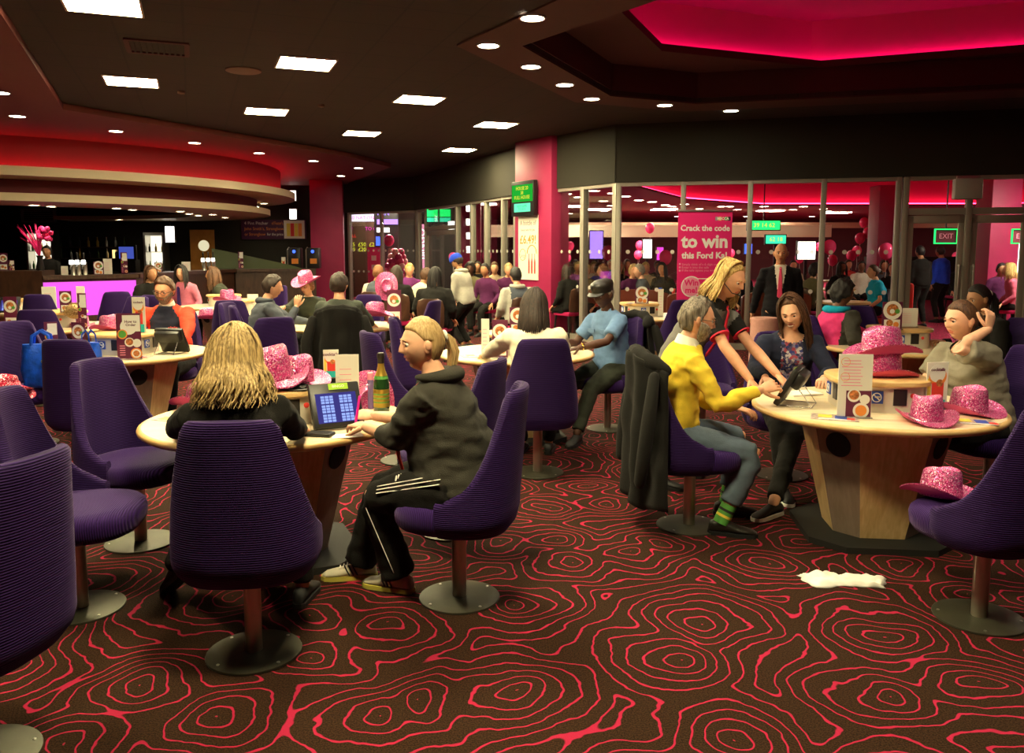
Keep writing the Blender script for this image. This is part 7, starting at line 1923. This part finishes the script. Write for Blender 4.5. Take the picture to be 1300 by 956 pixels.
# green framed exit signs beyond the doors
for px, w, lb in ((1201, 0.42, 'green neon framed sign seen through the left door leaf'), (1299, 0.42, 'green neon framed sign seen through the right door leaf')):
    p = ray(px, 300, 15.6); t = thing('exit_sign', lb, 'sign', tuple(p)); obj('sign_panel', MB().box((0, 0.02, 0), (w, 0.03, 0.27)), 'maroon_wall', t, 0); mb = MB()
    for s_ in (-1, 1): mb.box((s_ * w / 2, 0, 0), (0.022, 0.03, 0.28)); mb.box((0, 0, s_ * 0.13), (w, 0.03, 0.022))
    obj('neon_frame', mb, 'green_glow', t, 0); lettering('EXIT', 0.13, 'pale_pink', t, facing((0, -0.002, 0))); obj('hanger', MB().box((0, 0.02, 0.13 + (HC - p.z - 0.13) / 2), (0.02, 0.02, HC - p.z - 0.13)), 'black_plastic', t, 0)
p = ray(1228, 240, 12.4); t = thing('heater_box', 'pale grey box fixed over the glass doors', 'box', tuple(p), a5); obj('box_body', MB().box((0, 0, 0), (0.37, 0.2, 0.30), 0, 0, 0.015), mat('grey_metal', (0.4, 0.38, 0.34), 0.5), t); obj('bracket', MB().box((0, 0.0, 0.17), (0.3, 0.05, 0.05)), 'steel', t, 0)
st = thing('serving_table', 'small table under a pale pink cloth between the blonde attendant and the bald man', 'table', (2.85, 9.3, 0)); obj('cloth', MB().lathe([(0.001, 0.98), (0.34, 0.98), (0.36, 0.96), (0.385, 0.5), (0.40, 0.05)], seg=36), cloth('cloth_pink', (0.62, 0.32, 0.26)).name, st); st.scale = (0.42, 0.42, 0.9)

# booths and tables in the hall
def booth(x, y, rz, label, m='red_wood', w=1.2):
    t = thing('booth_seat', label, 'booth', (x, y, 0), rz, 'dark red booth seats behind the glass')
    obj('seat', MB().box((0, 0.25, 0.24), (w, 0.5, 0.48), 0, 0, 0.03), m, t); n = 18; poly = [(-w / 2, 0.3), (w / 2, 0.3)] + [(w / 2 * math.cos(PI * k / n), 1.0 + 0.16 * math.sin(PI * k / n)) for k in range(n + 1)]
    mb = MB(); mb.X = Matrix.Rotation(PI / 2, 4, 'X'); mb.prism(poly, -0.05, 0.05); obj('backrest', mb, m, t); return t
for x, y, a, lb in ((1.15, 15.6, 0, 'dark red wooden booth back behind the glass left of the leather cap'), (2.25, 14.9, 0, 'dark red wooden booth back behind the table at the glass'), (3.3, 14.4, 0, 'dark red wooden booth back left of the pink banner'), (4.6, 14.4, 0, 'dark red wooden booth back behind the standing attendant'), (1.5, 17.5, 180, 'dark red booth facing the camera beyond the first row'), (3.4, 17.3, 180, 'dark red booth facing the camera beyond the banner')):
    booth(x, y, r(a), lb).scale = (1, 1, 0.80)
def small_table(x, y, label, rr=0.45, m='maple_edge'):
    t = thing('pedestal_table', label, 'table', (x, y, 0), 0, 'small round tables behind the glass'); obj('tabletop', MB().lathe([(0.001, 0.71), (rr, 0.71), (rr, 0.745), (0.001, 0.75)], seg=32), m, t, 40); obj('stem', MB().lathe([(0.03, 0.02), (0.03, 0.71)], seg=12), 'steel', t); obj('foot', MB().lathe([(0.25, 0), (0.25, 0.015), (0.03, 0.03)], seg=24), 'steel_dark', t); return t
small_table(5.75, 14.35, 'small round table in front of the woman in turquoise')
for k in range(9):
    x, y = ((1.7, 16.4), (3.2, 16.2), (4.7, 16.6), (2.6, 19.5), (4.9, 19.8), (7.3, 19.0), (-0.2, 20.5), (6.2, 23.5), (9.0, 24.0))[k]; small_table(x, y, 'small round table among the seated players in the hall behind the glass', 0.55)
for k, (x, y) in enumerate(((1.7, 16.4), (3.2, 16.2), (4.7, 16.6), (2.6, 19.5), (4.9, 19.8))):
    for j, m_ in enumerate(('teal_print', 'blue_bag', 'red_print', 'white_card')):
        a = j * 1.7 + k; o = obj('drinking_glass', MB().lathe([(0.03, 0), (0.036, 0.14), (0.032, 0.14), (0.027, 0.01)], seg=12), m_, None, 40, (x + 0.3 * math.cos(a), y + 0.3 * math.sin(a), 0.75)); tag(o, 'coloured drinking glass on a table in the hall behind the glass', 'glass', 'drinking glasses in the hall')

# ================================================================ PEOPLE FARTHER BACK
for n_, c_ in dict(bright_blue=(0.02, 0.06, 0.55), coral=(0.75, 0.10, 0.08), lilac=(0.35, 0.18, 0.45), teal=(0.02, 0.28, 0.30), beige=(0.45, 0.34, 0.22), offwhite=(0.62, 0.56, 0.46), plum=(0.10, 0.02, 0.08), khaki=(0.16, 0.14, 0.07), rose=(0.6, 0.12, 0.2)).items(): cloth(n_, c_)
def make_dining(label):
    t = thing('dining_chair', label, 'chair', group='dark chairs with magenta seats'); n = 12
    obj('seat', MB().box((0, 0.02, 0.46), (0.44, 0.42, 0.07), 0, 0, 0.025), cloth('magenta_seat', (0.42, 0.015, 0.09)).name, t)
    rg = []
    for z, w in ((0.50, 0.19), (0.62, 0.21), (0.80, 0.215), (0.90, 0.19), (0.93, 0.12)): rg.append([Vector((w * math.sin(a), -0.16 - 0.06 * math.cos(a) - (z - .5) * 0.12, z)) for a in [-1.3 + 2.6 * k / n for k in range(n + 1)]] + [Vector((w * 0.93 * math.sin(a), -0.135 - 0.06 * math.cos(a) - (z - .5) * 0.12, z)) for a in [1.3 - 2.6 * k / n for k in range(n + 1)]])
    obj('backrest', MB().loft(rg), 'dark_wood', t)
    for sx in (-1, 1):
        for sy in (-1, 1): obj('leg', MB().tube([(sx * 0.18, 0.02 + sy * 0.17, 0.43), (sx * 0.20, 0.02 + sy * 0.20, 0.0)], [0.02, 0.014], 8, rnd=False), 'black_plastic', t)
    return t
DN0 = None
def dining(x, y, a, label):
    global DN0
    if DN0 is None: DN0 = make_dining(label); c = DN0
    else: c = copy_tree(DN0, label)
    c.location = (x, y, 0); c.rotation_euler = (0, 0, a)
def bg(label, px, Y, top, hair_, skin='fair', face=0, sit=True, group=None, **kw):
    x = (px - 650) / FOC * Y * 0.998
    if sit and not (Y < 14.1 and px < 300): dining(x, Y, r(face), 'dark chair with a magenta seat under the ' + ' '.join(label.replace('small seated figure', 'player').replace('person ', 'one ').split()[:8]).rstrip(',') if Y < 15.2 and px < 700 else 'dark wooden chair under a seated player beyond the glass')
    return person(label, (x, Y), r(face), sit=sit, skin=skin, top=top, trousers=kw.pop('trousers', 'black'), lod=2, hair=hair_, group=group, **kw)
LH = lambda c: ('long', c, {'long': dict(L=0.24, opening=50)})
# in the room, before the back glazing
B1 = bg('person with long dark hair in black, a pink hat hanging on their back', 503, 13.4, 'black', LH('hair_dark'), face=10, girth=1.15)
h_ = hat((B1['pos'][0] - 0.12, 13.4 - 0.26, 1.06), (r(82), 0, r(8)), 'pink glitter cowboy hat hanging on the back of the dark-haired person', 1.25)
bg('person in a dark waistcoat over white sleeves, left of the hanging hat', 478, 14.2, 'offwhite', ('short', 'hair_red'), 'olive', face=-20, topcfg=dict(mats=['slate'], fn=lambda x, y, h: 1 if abs(x) < 0.15 else 0), girth=1.15)
bg('person with fair hair in a purple top behind the hanging hat', 519, 16.2, 'purple', ('short', 'hair_gold'), 'fair', face=200)
bg('person in a cream top bending forward beside the hanging hat', 526, 14.0, 'cream', ('short', 'hair_brown'), 'olive', face=-60, lean=22, girth=1.1)
bg('person with long black hair in a black coat, seen from behind before the glass door', 551, 12.2, 'black', LH('hair_black'), face=-10, girth=1.3)
def beanie(i):
    mb = MB(); mb.X = i['MH']; mb.lathe([(0.086, 0.022), (0.092, 0.05), (0.082, 0.095), (0.05, 0.128), (0.001, 0.138)], seg=24, sy=1.22, cap=True); obj('beanie', mb, 'bright_blue', i['t'], 60)
bg('person standing in a blue beanie and pale grey hooded top, looking down', 592, 13.6, 'palegrey', ('short', 'hair_dark'), 'olive', face=60, sit=False, lean=14, hipz=0.80, pitch=28, extra=lambda i: (beanie(i), P_hood(i, 'palegrey')), trousers='black')
bg('person with dark curly hair right of the blue beanie', 598, 16.8, 'khaki', ('curly', 'hair_black'), 'dark', face=170)
bg('person with short black hair in plum, between the beanie and the pink pillar', 618, 16.0, 'plum', ('short', 'hair_black'), 'olive', face=150)
bg('person in a dark padded vest over pale sleeves before the pink centre pillar', 657, 12.6, 'palegrey', ('short', 'hair_black'), 'fair', face=25, girth=1.3, topcfg=dict(mats=['slate'], fn=lambda x, y, h: 1 if abs(x) < 0.155 else 0), extra=lambda i: P_hood(i, 'palegrey'))
bg('person in a dark jacket with long hair behind the glass, left of the leather cap', 724, 14.4 + .9, 'black', LH('hair_dark'), face=40, girth=1.3)
bg('person with ginger hair left of the dark-jacketed one behind the glass', 712, 16.2, 'khaki', ('short', 'hair_red'), face=80)
bg('person behind the bar in black between the feathers and the taps', 64, 17.6, 'black', ('short', 'hair_black'), 'olive', face=190, sit=False)
bg('person with dark brown hair in black just left of the bearded man', 187, 13.9, 'black', LH('hair_brown'), 'olive', face=-120, girth=1.25, lean=10)
bg('person with long black hair smiling over the bearded man\'s shoulder', 234, 14.0, 'pink', LH('hair_black'), 'fair', face=170)
bg('person with brown hair in a dark green coat leaning on one hand', 284, 13.6, 'green', LH('hair_brown'), 'olive', face=110, lean=16, girth=1.2)
fz_ = thing('fur_hat', 'brown fur bundle lying on a chair back behind the bearded man', 'hat', (-4.93, 9.3, 0.95)); mb = MB(); mb.ball((0, 0, 0), (0.10, 0.09, 0.085), 20, 14)
for k in range(220):
    a = rd.uniform(0, 6.28); t_ = math.acos(rd.uniform(-0.5, 1)); n_ = Vector((math.sin(t_) * math.cos(a), math.sin(t_) * math.sin(a), math.cos(t_))); c = Vector((n_.x * 0.10, n_.y * 0.09, n_.z * 0.085)); mb.tube([c, c + n_ * 0.022], [0.006, 0.001], 4, rnd=False)
obj('fur', mb, 'hair_sandy', fz_, 180)
# turquoise woman at her own table
bg('person in a turquoise top sitting at a small table behind the glass', 1113, 14.9, 'turquoise', ('pony', 'hair_brown', {'len': 0.05}), 'fair', face=80, girth=1.35, bust=0.04, sleeve='short', hands=None)
bs = thing('red_armchair', 'red armchair behind the woman in turquoise', 'chair', (6.85, 14.95, 0), r(75)); obj('seat', MB().box((0, 0.02, 0.38), (0.55, 0.5, 0.14), 0, 0, 0.04), 'red_print', bs); obj('backrest', MB().box((0, -0.27, 0.72), (0.55, 0.12, 0.66), 0, 0, 0.05), 'red_print', bs)
for s_ in (-1, 1):
    for q in (-1, 1): obj('leg', MB().box((s_ * 0.23, q * 0.2, 0.155), (0.04, 0.04, 0.31)), 'dark_wood', bs, 0)
bg('person with curly black hair behind the glass, right of the bald man', 1031, 15.6, 'khaki', ('curly', 'hair_black'), 'olive', face=-70)
bg('person standing in black trousers beyond the left door leaf, seen from behind', 1170, 17.4, 'black', ('short', 'hair_black'), 'olive', face=10, sit=False)
bg('person standing in a blue jacket beyond the left door leaf', 1196, 18.6, 'bright_blue', ('short', 'hair_dark'), 'olive', face=20, sit=False)
bg('person standing in a grey jacket beside the door post beyond the glass', 1240, 20.5, 'slate', ('short', 'hair_brown'), 'fair', face=160, sit=False)
bg('person with curly brown hair in red at the right edge behind the doors', 1285, 15.8, 'rose', ('long', 'hair_gold', {'long': dict(L=0.18, opening=50, flare=0.3)}), 'fair', face=70)
bg('person with short dark hair beyond the right door leaf', 1268, 16.6, 'plum', ('short', 'hair_black'), 'olive', face=180)
CR = [(744, 18.2, 'khaki', 'short', 'hair_gold', 'fair', 170), (757, 19.6, 'bright_blue', 'short', 'hair_brown', 'fair', -60), (770, 17.6, 'coral', 'short', 'hair_red', 'fair', 80), (752, 22.0, 'offwhite', 'short', 'hair_blonde', 'pale', 200), (735, 21.0, 'lilac', 'long', 'hair_dark', 'olive', 160), (785, 21.4, 'black', 'long', 'hair_blonde', 'fair', 190),
      (802, 18.0, 'plum', 'short', 'hair_sandy', 'fair', 200), (816, 17.2, 'slate', 'short', 'hair_grey', 'pale', 90), (820, 20.6, 'beige', 'short', 'hair_gold', 'fair', 160), (834, 23.0, 'black', 'short', 'hair_dark', 'brown', 180), (796, 25.0, 'rose', 'long', 'hair_brown', 'fair', 180), (775, 26.0, 'teal', 'short', 'hair_grey', 'fair', 170),
      (842, 19.4, 'black', 'long', 'hair_black', 'tan', 150), (730, 25.5, 'white', 'short', 'hair_dark', 'brown', 180), (930, 22.0, 'lilac', 'short', 'hair_grey', 'fair', 160), (941, 18.6, 'black', 'short', 'hair_brown', 'fair', 200), (1006, 24.0, 'beige', 'short', 'hair_dark', 'fair', 170), (1066, 21.0, 'black', 'long', 'hair_black', 'brown', 190), (1075, 25.0, 'coral', 'short', 'hair_brown', 'fair', 180),
      (1092, 22.5, 'offwhite', 'short', 'hair_black', 'brown', 170), (1120, 23.5, 'slate', 'long', 'hair_brown', 'fair', 180), (1133, 20.0, 'black', 'short', 'hair_dark', 'fair', 150), (925, 27.0, 'coral', 'short', 'hair_gold', 'fair', 180), (628, 20.5, 'beige', 'short', 'hair_brown', 'fair', 180), (645, 19.0, 'plum', 'short', 'hair_sandy', 'fair', 190), (607, 21.5, 'black', 'long', 'hair_dark', 'olive', 170), (1256, 21.0, 'offwhite', 'short', 'hair_brown', 'fair', 180), (1216, 24.0, 'black', 'short', 'hair_dark', 'fair', 180)]
HN = dict(hair_gold='golden', hair_brown='brown', hair_red='ginger', hair_blonde='blonde', hair_dark='very dark', hair_sandy='sandy', hair_grey='grey', hair_black='black'); WH = {}
for px, Y, tp, st_, hr, sk, fc in CR:
    where = 'left of the banner' if px < 850 and px > 700 else ('beyond the back glazing' if px < 700 else ('right of the banner' if px < 1050 else ('under the balloon cluster' if px < 1145 else 'beyond the glass doors')))
    Y = max(15.3, Y * 0.86)
    bg('small seated figure with %s %s hair in %s, %s' % ('long' if st_ == 'long' else 'short', HN[hr], tp.replace('_', ' ').replace('offwhite', 'off-white'), where), px, Y, tp, LH(hr) if st_ == 'long' else ('short', hr), sk, face=fc, group='seated players in the hall behind the glass')
